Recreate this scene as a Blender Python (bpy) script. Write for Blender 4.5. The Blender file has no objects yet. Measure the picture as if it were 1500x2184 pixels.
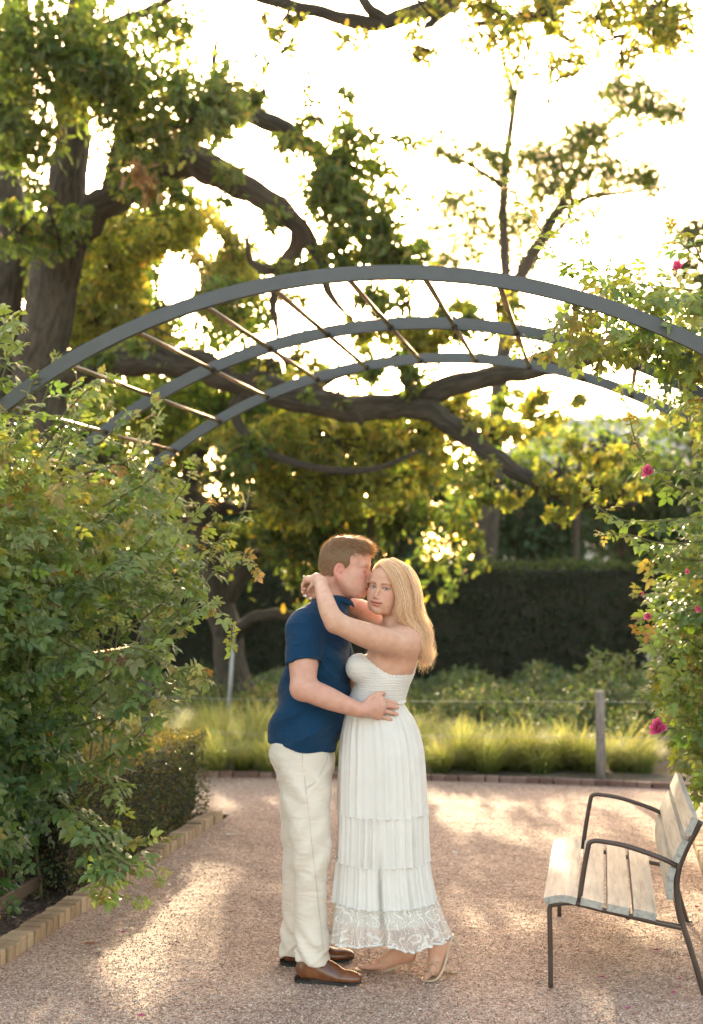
import bpy, math, random
import numpy as np
from mathutils import Vector, Matrix
random.seed(7)
RNG = np.random.default_rng(11)
scene = bpy.context.scene
COL = scene.collection

# ------------------------------------------------------------------ camera
FPX = 3033.0                      # focal length in photo pixels (50 mm on a 36 mm tall frame)
EYE = 1.72
cam_data = bpy.data.cameras.new('camera')
cam_data.sensor_fit = 'VERTICAL'
cam_data.sensor_height = 36.0
cam_data.sensor_width = 36.0 * 1500 / 2184
cam_data.lens = 50.0
cam_data.shift_y = 116 / 2184
cam_data.clip_end = 500
cam_data.dof.use_dof = True
cam_data.dof.focus_distance = 5.95
cam_data.dof.aperture_fstop = 2.0
cam = bpy.data.objects.new('camera', cam_data)
cam.location = (0, 0, EYE)
cam.rotation_euler = (math.radians(90), 0, 0)
COL.objects.link(cam)
scene.camera = cam

# ------------------------------------------------------------------ light
SUN = np.array([-0.0544, 1.0, 0.2878]); SUN /= np.linalg.norm(SUN)     # towards the sun
SUN_EL = math.asin(SUN[2]); SUN_AZ = math.atan2(SUN[0], SUN[1])
world = bpy.data.worlds.new('World'); scene.world = world
world.use_nodes = True
wn = world.node_tree.nodes; wl = world.node_tree.links
for n in list(wn): wn.remove(n)
w_out = wn.new('ShaderNodeOutputWorld'); w_bg = wn.new('ShaderNodeBackground')
w_sky = wn.new('ShaderNodeTexSky'); w_sky.sky_type = 'NISHITA'; w_sky.sun_disc = False
w_sky.sun_elevation = SUN_EL; w_sky.sun_rotation = SUN_AZ
w_sky.altitude = 0; w_sky.air_density = 1.0; w_sky.dust_density = 3.0; w_sky.ozone_density = 0.6
w_wb = wn.new('ShaderNodeMix'); w_wb.data_type = 'RGBA'; w_wb.blend_type = 'MULTIPLY'
w_wb.inputs['Factor'].default_value = 1.0
w_wb.inputs['B'].default_value = (1.25, 1.0, 0.78, 1)      # white balance of the photograph (set for shade)
wl.new(w_sky.outputs[0], w_wb.inputs['A']); wl.new(w_wb.outputs['Result'], w_bg.inputs[0])
w_bg.inputs[1].default_value = 0.15
wl.new(w_bg.outputs[0], w_out.inputs[0])
sun_data = bpy.data.lights.new('sun', 'SUN'); sun_data.energy = 2.1; sun_data.angle = math.radians(0.7)
sun_data.color = (1.0, 0.80, 0.52)
sun = bpy.data.objects.new('sun', sun_data); COL.objects.link(sun)
sun.rotation_euler = Vector(SUN).to_track_quat('Z', 'Y').to_euler()
scene.view_settings.view_transform = 'Standard'; scene.view_settings.look = 'None'
scene.view_settings.gamma = 1.0; scene.view_settings.exposure = 2.65
scene.view_settings.use_curve_mapping = False
try:
    scene.cycles.use_denoising = True
    scene.cycles.max_bounces = 8; scene.cycles.transparent_max_bounces = 12
    scene.cycles.transmission_bounces = 6; scene.cycles.diffuse_bounces = 4
    scene.cycles.caustics_reflective = False; scene.cycles.caustics_refractive = False
except Exception: pass

# ------------------------------------------------------------------ frames of reference
TH = math.atan(535 / FPX); CT, ST = math.cos(TH), math.sin(TH)     # the path runs 10 degrees to the right of the view
def px(u, v, d):
    "point d metres in front of the camera that falls on photo pixel u, v"
    return np.array([(u - 750) / FPX * d, d, EYE - (v - 1208) / FPX * d])
def pw(X, Y, Z=0.0):
    "path frame (X across, Y along) to world"
    return np.array([X * CT + Y * ST, -X * ST + Y * CT, Z])
def pwa(A):
    A = np.asarray(A, float)
    return np.stack([A[..., 0] * CT + A[..., 1] * ST, -A[..., 0] * ST + A[..., 1] * CT, A[..., 2]], -1)
def on_plane(u, v, Y):
    "where the ray of a photo pixel meets the plane Y = const of the path frame: (X, Z)"
    rx, rz = (u - 750) / FPX, -(v - 1208) / FPX
    d = Y / (rx * ST + CT)
    return (rx * CT - ST) * d, EYE + rz * d

# ------------------------------------------------------------------ mesh helpers
def link(o, parent=None):
    COL.objects.link(o)
    if parent is not None: o.parent = parent
    return o
def mesh_data(name, verts, faces, mats=(), smooth=False, cols=None, uvs=None):
    verts = np.asarray(verts, np.float32)
    me = bpy.data.meshes.new(name)
    if isinstance(faces, np.ndarray):
        n, k = faces.shape
        me.vertices.add(len(verts)); me.vertices.foreach_set('co', verts.ravel())
        me.loops.add(n * k); me.loops.foreach_set('vertex_index', faces.astype(np.int32).ravel())
        me.polygons.add(n)
        me.polygons.foreach_set('loop_start', np.arange(0, n * k, k, dtype=np.int32))
        me.polygons.foreach_set('loop_total', np.full(n, k, np.int32))
        me.update(calc_edges=True)
    else:
        me.from_pydata(verts.tolist(), [], faces); me.update()
    for m in (mats if isinstance(mats, (list, tuple)) else [mats]): me.materials.append(m)
    me.polygons.foreach_set('use_smooth', np.full(len(me.polygons), bool(smooth)))
    if cols is not None:
        c = np.ones((len(verts), 4), np.float32); c[:, :cols.shape[1]] = cols
        at = me.color_attributes.new('tint', 'FLOAT_COLOR', 'POINT'); at.data.foreach_set('color', c.ravel())
    if uvs is not None:
        uvl = me.uv_layers.new(name='UVMap')
        li = np.empty(len(me.loops), np.int32); me.loops.foreach_get('vertex_index', li)
        uvl.data.foreach_set('uv', np.asarray(uvs, np.float32)[li].ravel())
    return me
def obj(name, verts, faces, mat=(), parent=None, smooth=False, cols=None, uvs=None):
    return link(bpy.data.objects.new(name, mesh_data(name, verts, faces, mat, smooth, cols, uvs)), parent)
def thing(name, label, cat, loc=(0, 0, 0), group=None, rz=0.0):
    o = bpy.data.objects.new(name, None); o.empty_display_size = 0.1
    o.location = tuple(float(a) for a in loc); o.rotation_euler = (0, 0, rz)
    tag(o, label, cat, group); return link(o)
def tag(o, label=None, cat=None, group=None, kind=None):
    if label: o['label'] = label
    if cat: o['category'] = cat
    if group: o['group'] = group
    if kind: o['kind'] = kind
    return o
def rel(parent, P):
    "world points to a parent empty's local frame (unrotated parents)"
    return np.asarray(P, float) - np.array(parent.location)
def grid_faces(nu, nv, close_u=False, close_v=False, off=0):
    iu = np.arange(nu if close_u else nu - 1); iv = np.arange(nv if close_v else nv - 1)
    A, B = np.meshgrid(iu, iv, indexing='ij'); A2 = (A + 1) % nu; B2 = (B + 1) % nv
    return np.stack([A * nv + B, A * nv + B2, A2 * nv + B2, A2 * nv + B], -1).reshape(-1, 4) + off
def frames(P):
    P = np.asarray(P, float); T = np.gradient(P, axis=0); T /= np.linalg.norm(T, axis=1)[:, None] + 1e-12
    n = np.cross(T[0], [0, 0, 1.0])
    if np.linalg.norm(n) < 1e-3: n = np.cross(T[0], [0, 1.0, 0])
    N = [n / np.linalg.norm(n)]
    for i in range(1, len(P)):
        n = N[-1] - T[i] * np.dot(N[-1], T[i]); N.append(n / (np.linalg.norm(n) + 1e-12))
    N = np.array(N); return T, N, np.cross(T, N)
def tube(P, r, seg=8, cap=True, prof=None, rnd=0.0):
    "verts, quads, uvs of a tube; prof = closed 2-D section instead of a circle"
    P = np.asarray(P, float); n = len(P); r = np.broadcast_to(np.asarray(r, float), (n,))
    T, N, B = frames(P)
    if prof is None:
        a = np.arange(seg) / seg * 2 * math.pi; prof = np.stack([np.cos(a), np.sin(a)], -1)
    prof = np.asarray(prof, float); seg = len(prof)
    R = r[:, None] * np.ones((n, seg))
    if rnd: R = R * (1 + rnd * RNG.normal(size=(n, seg)))
    V = P[:, None] + N[:, None] * (R * prof[:, 0])[..., None] + B[:, None] * (R * prof[:, 1])[..., None]
    F = grid_faces(n, seg, close_v=True)
    L = np.concatenate([[0], np.cumsum(np.linalg.norm(np.diff(P, axis=0), axis=1))])
    UV = np.stack(np.broadcast_arrays((np.arange(seg) / seg)[None, :], L[:, None]), -1).reshape(-1, 2)
    V = V.reshape(-1, 3)
    if cap:
        V = np.concatenate([V, P[:1], P[-1:]]); UV = np.concatenate([UV, UV[:1], UV[-1:]])
        i0, i1 = n * seg, n * seg + 1; j = np.arange(seg); j2 = (j + 1) % seg
        c0 = np.stack([np.full(seg, i0), j2, j, np.full(seg, i0)], -1)[:, [0, 1, 2, 2]]
        c1 = np.stack([np.full(seg, i1), (n - 1) * seg + j, (n - 1) * seg + j2, (n - 1) * seg + j2], -1)
        F = (F, np.concatenate([c0[:, :3], c1[:, :3]]))
    else: F = (F, np.zeros((0, 3), int))
    return V, F, UV
class MB:
    "collects pieces into one mesh (all triangles)"
    def __init__(s): s.V = []; s.F = []; s.C = []; s.U = []; s.n = 0
    def add(s, V, F, col=None, uv=None):
        V = np.asarray(V, float); s.V.append(V)
        F = np.asarray(F)
        if F.shape[1] == 4: F = np.concatenate([F[:, [0, 1, 2]], F[:, [0, 2, 3]]])
        s.F.append(F + s.n); s.n += len(V)
        s.C.append(np.broadcast_to(np.asarray(col if col is not None else (1, 1, 1), float), (len(V), 3)))
        s.U.append(uv if uv is not None else np.zeros((len(V), 2)))
        return s
    def tube(s, P, r, seg=8, cap=True, prof=None, col=None, rnd=0.0):
        V, (Q, T), UV = tube(P, r, seg, cap, prof, rnd)
        F = np.concatenate([Q[:, [0, 1, 2]], Q[:, [0, 2, 3]], T]) if len(T) else Q
        return s.add(V, F, col, UV)
    def box(s, lo, hi, M=None, col=None, bev=0.0):
        V, F = box_geo(lo, hi, bev)
        if M is not None: V = M(V)
        return s.add(V, F, col)
    def build(s, name, mat, parent=None, smooth=False, origin=None):
        V = np.concatenate(s.V)
        if origin is not None: V = V - np.asarray(origin)
        return obj(name, V, np.concatenate(s.F), mat, parent, smooth, np.concatenate(s.C), np.concatenate(s.U))
def box_geo(lo, hi, bev=0.0):
    lo = np.asarray(lo, float); hi = np.asarray(hi, float)
    if bev <= 0:
        V = np.array([[x, y, z] for x in (0, 1) for y in (0, 1) for z in (0, 1)], float) * (hi - lo) + lo
        F = np.array([[0, 1, 3, 2], [4, 6, 7, 5], [0, 4, 5, 1], [2, 3, 7, 6], [0, 2, 6, 4], [1, 5, 7, 3]])
        return V, np.concatenate([F[:, [0, 1, 2]], F[:, [0, 2, 3]]])
    # chamfered box: three inset copies of the eight corners
    c = np.array([[x, y, z] for x in (-1, 1) for y in (-1, 1) for z in (-1, 1)], float)
    h = (hi - lo) / 2; m = (hi + lo) / 2; V = []
    for a in range(3):
        e = h - bev; e = e.copy(); e[a] = h[a]; V.append(c * e + m)
    V = np.concatenate(V); F = []
    def idx(a, x, y, z): return a * 8 + (x > 0) * 4 + (y > 0) * 2 + (z > 0)
    S = [(-1, -1), (1, -1), (1, 1), (-1, 1)]
    for a in range(3):
        for s in (-1, 1):
            q = []
            for p, r in S:
                k = [0, 0, 0]; k[a] = s; k[(a + 1) % 3] = p; k[(a + 2) % 3] = r; q.append(idx(a, *k))
            F.append(q if s > 0 else q[::-1])
    for a in range(3):                      # edges parallel to axis a
        b, c2 = (a + 1) % 3, (a + 2) % 3
        for sb in (-1, 1):
            for sc in (-1, 1):
                def g(f, t):
                    k = [0, 0, 0]; k[a] = t; k[b] = sb; k[c2] = sc; return idx(f, *k)
                q = [g(b, -1), g(b, 1), g(c2, 1), g(c2, -1)]
                F.append(q if sb * sc < 0 else q[::-1])
    T = [[f[0], f[1], f[2]] for f in F] + [[f[0], f[2], f[3]] for f in F]
    for x in (-1, 1):
        for y in (-1, 1):
            for z in (-1, 1):
                t = [idx(0, x, y, z), idx(1, x, y, z), idx(2, x, y, z)]
                T.append(t if x * y * z > 0 else t[::-1])
    return V, np.array(T)
def smooth_path(P, n):
    "Catmull-Rom through the points; P may carry extra columns (radius)"
    P = np.asarray(P, float); Q = np.concatenate([2 * P[:1] - P[1:2], P, 2 * P[-1:] - P[-2:-1]])
    out = []
    m = len(P) - 1
    for t in np.linspace(0, m - 1e-9, n):
        i = int(t); f = t - i; a, b, c, d = Q[i:i + 4]
        out.append(0.5 * (2 * b + (c - a) * f + (2 * a - 5 * b + 4 * c - d) * f * f + (3 * b - a - 3 * c + d) * f ** 3))
    return np.array(out)

# ------------------------------------------------------------------ materials
def new_mat(name):
    m = bpy.data.materials.new(name); m.use_nodes = True
    nt = m.node_tree; return m, nt.nodes, nt.links, nt.nodes['Principled BSDF']
def ramp(nodes, stops):
    r = nodes.new('ShaderNodeValToRGB'); e = r.color_ramp.elements
    while len(e) < len(stops): e.new(0.5)
    for k, (p, c) in zip(e, stops): k.position = p; k.color = (*c, 1) if len(c) == 3 else c
    return r
def noise(nodes, links, scale, detail=4, vec=None, rough=0.55, dist=0.0):
    n = nodes.new('ShaderNodeTexNoise'); n.inputs['Scale'].default_value = scale
    n.inputs['Detail'].default_value = detail; n.inputs['Roughness'].default_value = rough
    n.inputs['Distortion'].default_value = dist
    if vec is not None: links.new(vec, n.inputs['Vector'])
    return n
def coords(nodes, links, kind='Object', scale=(1, 1, 1)):
    t = nodes.new('ShaderNodeTexCoord'); m = nodes.new('ShaderNodeMapping'); m.inputs['Scale'].default_value = scale
    links.new(t.outputs[kind], m.inputs[0]); return m.outputs[0]
def add_bump(nodes, links, b, height, strength, dist=0.01, chain=None):
    k = nodes.new('ShaderNodeBump'); k.inputs['Strength'].default_value = strength; k.inputs['Distance'].default_value = dist
    links.new(height, k.inputs['Height'])
    if chain is not None: links.new(chain, k.inputs['Normal'])
    links.new(k.outputs[0], b.inputs['Normal']); return k.outputs[0]
def mixc(nodes, links, fac, a, b, mode='MIX'):
    m = nodes.new('ShaderNodeMix'); m.data_type = 'RGBA'; m.blend_type = mode
    for s, v in (('Factor', fac), ('A', a), ('B', b)):
        if hasattr(v, 'links'): links.new(v, m.inputs[s])
        elif s == 'Factor': m.inputs[s].default_value = v
        else: m.inputs[s].default_value = (*v, 1) if len(v) == 3 else v
    return m.outputs['Result']
def noisy_mat(name, stops, scale=8, rough=0.8, bump=0.3, bscale=60, bdist=0.004, detail=6, kind='Object', cscale=(1, 1, 1), metal=0.0, spec=0.5):
    m, N, L, b = new_mat(name); vec = coords(N, L, kind, cscale)
    n = noise(N, L, scale, detail, vec); r = ramp(N, stops); L.new(n.outputs[0], r.inputs[0]); L.new(r.outputs[0], b.inputs['Base Color'])
    b.inputs['Roughness'].default_value = rough; b.inputs['Metallic'].default_value = metal; b.inputs['Specular IOR Level'].default_value = spec
    if bump: add_bump(N, L, b, noise(N, L, bscale, 5, vec).outputs[0], bump, bdist)
    return m
def leaf_mat(name, gain=(1, 1, 1), trans=0.5, tgain=(1.25, 1.15, 0.55), rough=0.45, spec=0.4, rand=0.0):
    m, N, L, b = new_mat(name)
    a = N.new('ShaderNodeAttribute'); a.attribute_name = 'tint'
    c = mixc(N, L, 1.0, a.outputs['Color'], gain, 'MULTIPLY')
    if rand:
        oi = N.new('ShaderNodeObjectInfo'); h = N.new('ShaderNodeHueSaturation')
        mm = N.new('ShaderNodeMapRange'); mm.inputs[3].default_value = 1 - rand; mm.inputs[4].default_value = 1 + rand
        L.new(oi.outputs['Random'], mm.inputs[0]); L.new(mm.outputs[0], h.inputs['Value']); L.new(c, h.inputs['Color']); c = h.outputs[0]
    L.new(c, b.inputs['Base Color']); b.inputs['Roughness'].default_value = rough; b.inputs['Specular IOR Level'].default_value = spec
    t = N.new('ShaderNodeBsdfTranslucent'); L.new(mixc(N, L, 1.0, c, tgain, 'MULTIPLY'), t.inputs[0])
    ms = N.new('ShaderNodeMixShader'); ms.inputs[0].default_value = trans
    L.new(b.outputs[0], ms.inputs[1]); L.new(t.outputs[0], ms.inputs[2])
    L.new(ms.outputs[0], N['Material Output'].inputs[0]); return m

# ------------------------------------------------------------------ leaves
def leaf_shape(kind):
    "template: verts (x across, y along, z up), triangles"
    if kind == 'oak':
        o = [(0, 0), (.21, .26), (.10, .38), (.31, .60), (.13, .72), (.20, .90), (0, 1), (-.20, .90), (-.13, .72), (-.31, .60), (-.10, .38), (-.21, .26)]
        V = np.array([(0, .55, -.07)] + [(x, y, .30 * abs(x) - .20 * y * y) for x, y in o]); n = len(o)
        return V, np.array([(0, 1 + i, 1 + (i + 1) % n) for i in range(n)])
    if kind == 'oak_fine':
        side = [(0.0, 0.0), (0.21, 0.26), (0.12, 0.38), (0.31, 0.58), (0.15, 0.70), (0.22, 0.86)]
        tip = (0.0, 1.0)
    elif kind == 'rose':
        side = [(0.0, 0.0), (0.20, 0.16), (0.31, 0.42), (0.24, 0.70)]; tip = (0.0, 1.0)
    else:
        side = [(0.0, 0.0), (0.22, 0.35), (0.17, 0.7)]; tip = (0.0, 1.0)
    V = []; F = []
    n = len(side)
    mid = [(0.0, y) for _, y in side]
    for (x, y) in mid: V.append((0, y, -0.10 * math.sin(math.pi * min(1, y)) * 0 - 0.18 * y * y))
    V.append((0, 1.0, -0.18))
    for s in (1, -1):
        o = len(V)
        for (x, y) in side[1:]: V.append((s * x, y, 0.35 * abs(x) - 0.18 * y * y))
        for i in range(n - 1):
            a, b2 = i, i + 1
            p = o + i - 1 if i > 0 else a; q = o + i
            if i > 0: F.append((a, p, q) if s < 0 else (a, q, p))
            F.append((a, q, b2) if s < 0 else (a, b2, q))
        F.append((n - 1, o + n - 2, n) if s < 0 else (n - 1, n, o + n - 2))
    return np.array(V, float), np.array(F)
def simple_leaf():
    V = np.array([(0, 0, 0), (0.26, 0.45, 0.08), (0, 1, -0.12), (-0.26, 0.45, 0.08)], float)
    return V, np.array([(0, 1, 2), (0, 2, 3)])
def rand_rot(n, droop=0.0, rng=None):
    "random frames: leaf axis y, normal z; droop pulls the axis downwards"
    rng = rng or RNG
    y = rng.normal(size=(n, 3)); y[:, 2] -= droop * 1.2; y /= np.linalg.norm(y, axis=1)[:, None]
    z = rng.normal(size=(n, 3)); z[:, 2] += 1.0; z -= y * (y * z).sum(1)[:, None]; z /= np.linalg.norm(z, axis=1)[:, None] + 1e-9
    return np.stack([np.cross(y, z), y, z], -1)            # columns are the axes
def leaf_cloud(tmpl, P, R, S, C):
    V, F = tmpl; n = len(P)
    W = np.einsum('nij,vj->nvi', R, V) * np.asarray(S)[:, None, None] + P[:, None]
    FF = (F[None] + (np.arange(n) * len(V))[:, None, None]).reshape(-1, 3)
    return W.reshape(-1, 3), FF, np.repeat(C, len(V), 0)
def tints(n, palette, jit=0.18, rng=None):
    rng = rng or RNG; pal = np.array([p[:3] for p in palette]); w = np.array([p[3] for p in palette], float); w /= w.sum()
    c = pal[rng.choice(len(pal), n, p=w)]
    return np.clip(c * (1 + jit * rng.normal(size=(n, 1))) * (1 + 0.06 * rng.normal(size=(n, 3))), 0.005, 1)
def sun_cull(P, targets):
    "keep mask: real gaps in the crowns where the sun comes through to the given spots"
    keep = np.ones(len(P), bool)
    for (t, r) in targets:
        q = P - np.asarray(t); s = q @ SUN; dist = np.linalg.norm(q - s[:, None] * SUN, axis=1)
        keep &= ~((s > 0.4) & (dist < r) & (RNG.random(len(P)) < (1.0 if t[2] > .8 else .80)))
    return keep
# ================================================================== SETTING
def gravel_mat():
    m, N, L, b = new_mat('granite_grit'); vec = coords(N, L, 'Object')
    v = N.new('ShaderNodeTexVoronoi'); v.inputs['Scale'].default_value = 120; L.new(vec, v.inputs['Vector'])
    r = ramp(N, [(0.0, (0.175, 0.105, 0.08)), (0.3, (0.37, 0.255, 0.195)), (0.6, (0.49, 0.365, 0.29)), (0.85, (0.58, 0.465, 0.385)), (1.0, (0.70, 0.62, 0.55))])
    sp = N.new('ShaderNodeSeparateColor'); L.new(v.outputs['Color'], sp.inputs[0]); L.new(sp.outputs[0], r.inputs[0])
    big = noise(N, L, 1.6, 5, vec); rb = ramp(N, [(0.32, (0.80, 0.76, 0.74)), (0.68, (1.10, 1.06, 1.02))]); L.new(big.outputs[0], rb.inputs[0])
    mid = noise(N, L, 22, 3, vec); rm = ramp(N, [(0.3, (0.82, 0.80, 0.80)), (0.7, (1.08, 1.06, 1.05))]); L.new(mid.outputs[0], rm.inputs[0])
    c = mixc(N, L, 1.0, mixc(N, L, 1.0, r.outputs[0], rb.outputs[0], 'MULTIPLY'), rm.outputs[0], 'MULTIPLY')
    L.new(c, b.inputs['Base Color']); b.inputs['Roughness'].default_value = 0.8; b.inputs['Specular IOR Level'].default_value = 0.35
    sc_ = noise(N, L, 5.5, 4, vec, .5, .8); k0 = add_bump(N, L, b, sc_.outputs[0], 0.55, 0.07); k = add_bump(N, L, b, mid.outputs[0], 0.5, 0.02, k0)
    inv = N.new('ShaderNodeMath'); inv.operation = 'SUBTRACT'; inv.inputs[0].default_value = 1; L.new(v.outputs['Distance'], inv.inputs[1])
    add_bump(N, L, b, inv.outputs[0], 0.9, 0.006, k)
    return m
def bark_mat(name, a, c, sc=1.0):
    m, N, L, b = new_mat(name); vec = coords(N, L, 'UV', (9 * sc, 1.6 * sc, 1)); ob = coords(N, L, 'Object')
    n = noise(N, L, 3.2, 8, vec, 0.65, 0.6); r = ramp(N, [(0.30, a), (0.5, tuple(0.5 * (x + y) for x, y in zip(a, c))), (0.72, c)])
    L.new(n.outputs[0], r.inputs[0])
    g = noise(N, L, 1.3, 3, ob); rg = ramp(N, [(0.4, (0.85, 0.9, 0.8)), (0.65, (1.1, 1.02, 0.95))]); L.new(g.outputs[0], rg.inputs[0])
    L.new(mixc(N, L, 1.0, r.outputs[0], rg.outputs[0], 'MULTIPLY'), b.inputs['Base Color']); b.inputs['Roughness'].default_value = 0.95
    add_bump(N, L, b, n.outputs[0], 1.0, 0.05); return m
M = {}
M['gravel'] = gravel_mat()
M['mulch'] = noisy_mat('bark_mulch', [(0.3, (0.035, 0.022, 0.017)), (0.55, (0.10, 0.068, 0.05)), (0.75, (0.20, 0.15, 0.115))], 38, 0.95, 0.9, 60, 0.02)
M['soil'] = noisy_mat('soil', [(0.3, (0.06, 0.045, 0.03)), (0.7, (0.17, 0.14, 0.10))], 4, 0.95, 0.6, 30, 0.02)
M['bark'] = bark_mat('oak_bark', (0.018, 0.014, 0.011), (0.12, 0.098, 0.08))
M['bark2'] = bark_mat('grey_bark', (0.03, 0.025, 0.02), (0.14, 0.115, 0.095), 1.4)
def brick_mat(name, stops):
    m, N, L, b = new_mat(name); vec = coords(N, L, 'Object'); oi = N.new('ShaderNodeObjectInfo')
    n = noise(N, L, 16, 6, vec); ad = N.new('ShaderNodeMath'); ad.operation = 'MULTIPLY_ADD'; ad.inputs[1].default_value = 0.45
    L.new(oi.outputs['Random'], ad.inputs[0])
    s2 = N.new('ShaderNodeMath'); s2.operation = 'MULTIPLY'; s2.inputs[1].default_value = 0.7; L.new(n.outputs[0], s2.inputs[0]); L.new(s2.outputs[0], ad.inputs[2])
    r = ramp(N, stops); L.new(ad.outputs[0], r.inputs[0]); L.new(r.outputs[0], b.inputs['Base Color']); b.inputs['Roughness'].default_value = 0.9
    add_bump(N, L, b, noise(N, L, 90, 5, vec).outputs[0], 0.6, 0.004); return m
M['brick_tan'] = brick_mat('tan_brick', [(0.2, (0.20, 0.13, 0.075)), (0.5, (0.34, 0.235, 0.14)), (0.8, (0.45, 0.33, 0.215))])
M['brick_red'] = brick_mat('red_brick', [(0.2, (0.10, 0.06, 0.048)), (0.5, (0.18, 0.105, 0.082)), (0.8, (0.29, 0.20, 0.16))])

def sheet(name, P, z, mat):
    V = np.array([[*pw(X, Y)[:2], z] for X, Y in P]); return tag(obj(name, V, [list(range(len(P)))], mat), kind='structure')
gm = tag(obj('ground', np.array([(-120, -40, -0.035), (120, -40, -0.035), (120, 160, -0.035), (-120, 160, -0.035)], float), np.array([[0, 1, 2, 3]]), M['soil']), kind='structure')
KL, KR = -2.55, 0.56              # kerb lines left and right of the path (path frame X)
def far_edge(X): return 11.35 - 0.035 * (X + 1.2) ** 2        # far edge of the gravel, a shallow arc (path frame Y)
poly = [(KL + 0.01, 1.0), (KR - 0.01, 1.0), (KR - 0.01, 9.7), (5.2, 9.7)] + [(X, far_edge(X)) for X in np.linspace(5.2, -7.4, 30)] + [(-7.4, 9.55), (KL + 0.01, 9.55)]
sheet('gravel_path', poly, 0.0, M['gravel'])
sheet('mulch_bed', [(-6.5, 1.0), (KL, 1.0), (KL, 9.5), (-6.5, 9.5)], 0.012, M['mulch'])
sheet('mulch_bed', [(KR, 1.0), (4.0, 1.0), (4.0, 9.6), (KR, 9.6)], 0.012, M['mulch'])
# the bed beyond the far edge of the gravel
bed = [(X, far_edge(X) + 0.06) for X in np.linspace(-9, 7.5, 30)] + [(9.5, 24.5), (-12, 24.5)]
sheet('planting_bed', bed, 0.02, M['soil'])

# loose grit on the gravel, more of it nearby
def pebbles():
    n = 52000
    d = 5.25 + 5.0 * RNG.random(n) ** 1.9; u = RNG.uniform(-40, 1540, n)
    X = (u - 750) / FPX * d; P = np.stack([X, d, np.zeros(n)], -1)
    pX = P[:, 0] * CT - P[:, 1] * ST; keep = (pX > KL + 0.03) & (pX < KR - 0.03); P = P[keep]; n = len(P)
    T = np.array([(1, 0, 0), (-1, 0, 0), (0, 1, 0), (0, -1, 0), (0, 0, 1), (0, 0, -.6)], float)
    F = np.array([(0, 2, 4), (2, 1, 4), (1, 3, 4), (3, 0, 4)])
    S = (0.0022 + 0.0034 * RNG.random(n) ** 1.5)[:, None, None] * RNG.uniform(0.6, 1.35, (n, 6, 1))
    R = rand_rot(n); W = np.einsum('nij,vj->nvi', R, T) * S; W[..., 2] *= 0.75; P[:, 2] = 0.0012
    C = tints(n, [(.20, .12, .09, 2), (.44, .305, .225, 4), (.58, .43, .335, 4), (.70, .60, .51, 1.6), (.28, .20, .165, 2)], 0.15)
    FF = (F[None] + (np.arange(n) * 6)[:, None, None]).reshape(-1, 3)
    m, N, L, b = new_mat('grit_stone'); a = N.new('ShaderNodeAttribute'); a.attribute_name = 'tint'; L.new(a.outputs['Color'], b.inputs['Base Color'])
    b.inputs['Roughness'].default_value = 0.6
    o = obj('gravel', (W + P[:, None]).reshape(-1, 3), FF, m, None, False, np.repeat(C, 6, 0))
    tag(o, 'loose pinkish granite grit covering the path', 'gravel', kind='stuff')
pebbles()
def mulch_chips():
    n = 3600; X = RNG.uniform(-3.6, KL - 0.03, n); Y = 5.2 + 4.3 * RNG.random(n) ** 1.3; P = pwa(np.stack([X, Y, np.full(n, 0.02)], -1))
    V, F = box_geo((-.5, -.14, -.08), (.5, .14, .08)); R = rand_rot(n, 0); z = R[:, 2, :]
    S = RNG.uniform(0.015, 0.05, n); W = np.einsum('nij,vj->nvi', R, V) * S[:, None, None]; W[..., 2] *= 0.45
    C = tints(n, [(.045, .03, .022, 4), (.13, .09, .065, 3), (.26, .20, .15, 1.5), (.34, .30, .25, .6)])
    m, N, L, b = new_mat('mulch_chip'); a = N.new('ShaderNodeAttribute'); a.attribute_name = 'tint'; L.new(a.outputs['Color'], b.inputs['Base Color']); b.inputs['Roughness'].default_value = 0.9
    o = obj('mulch', (W + P[:, None]).reshape(-1, 3), (F[None] + (np.arange(n) * 8)[:, None, None]).reshape(-1, 3), m, None, False, np.repeat(C, 8, 0))
    tag(o, 'dark bark mulch chips in the bed under the left rose', 'mulch', kind='stuff')
mulch_chips()

# ------------------------------------------------------------------ brick edgings, brick by brick
def brick_row(name, label, pts, size, mat, cat='edging', z0=-0.03, var=0.004):
    root = thing(name, label, cat, (*pts[0][:2], 0))
    lx, ly, lz = size
    V, F = box_geo((-lx / 2, -ly / 2, 0), (lx / 2, ly / 2, lz), 0.004); me = mesh_data('brick', V, F, mat)
    for (x, y, a) in pts:
        o = bpy.data.objects.new('brick', me); o.parent = root
        o.location = (x - root.location[0] + random.gauss(0, var * .6), y - root.location[1] + random.gauss(0, var * .6), z0 + random.gauss(0, var * .7))
        o.rotation_euler = (random.gauss(0, .012), random.gauss(0, .012), a + random.gauss(0, .015)); COL.objects.link(o)
    return root
step = 0.074
brick_row('brick_edging', 'tan brick edging along the left bed beside the rose and low hedge',
          [(*pw(KL - 0.045, 4.9 + i * step)[:2], -TH) for i in range(int(4.55 / step))], (0.105, 0.064, 0.092), M['brick_tan'])
brick_row('brick_edging', 'tan brick edging of the right bed behind the bench',
          [(*pw(KR + 0.05, 5.6 + i * step)[:2], -TH) for i in range(int(3.9 / step))], (0.11, 0.068, 0.083), M['brick_tan'])
pts = []
for X in np.arange(-5.4, 3.6, 0.108):
    s = -0.07 * (X + 1.2); p = pw(X, far_edge(X) + 0.03); pts.append((p[0], p[1], -TH + math.atan(s)))
brick_row('brick_edging', 'reddish brick edging along the far side of the gravel below the grasses', pts, (0.100, 0.07, 0.076), M['brick_red'])

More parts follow.
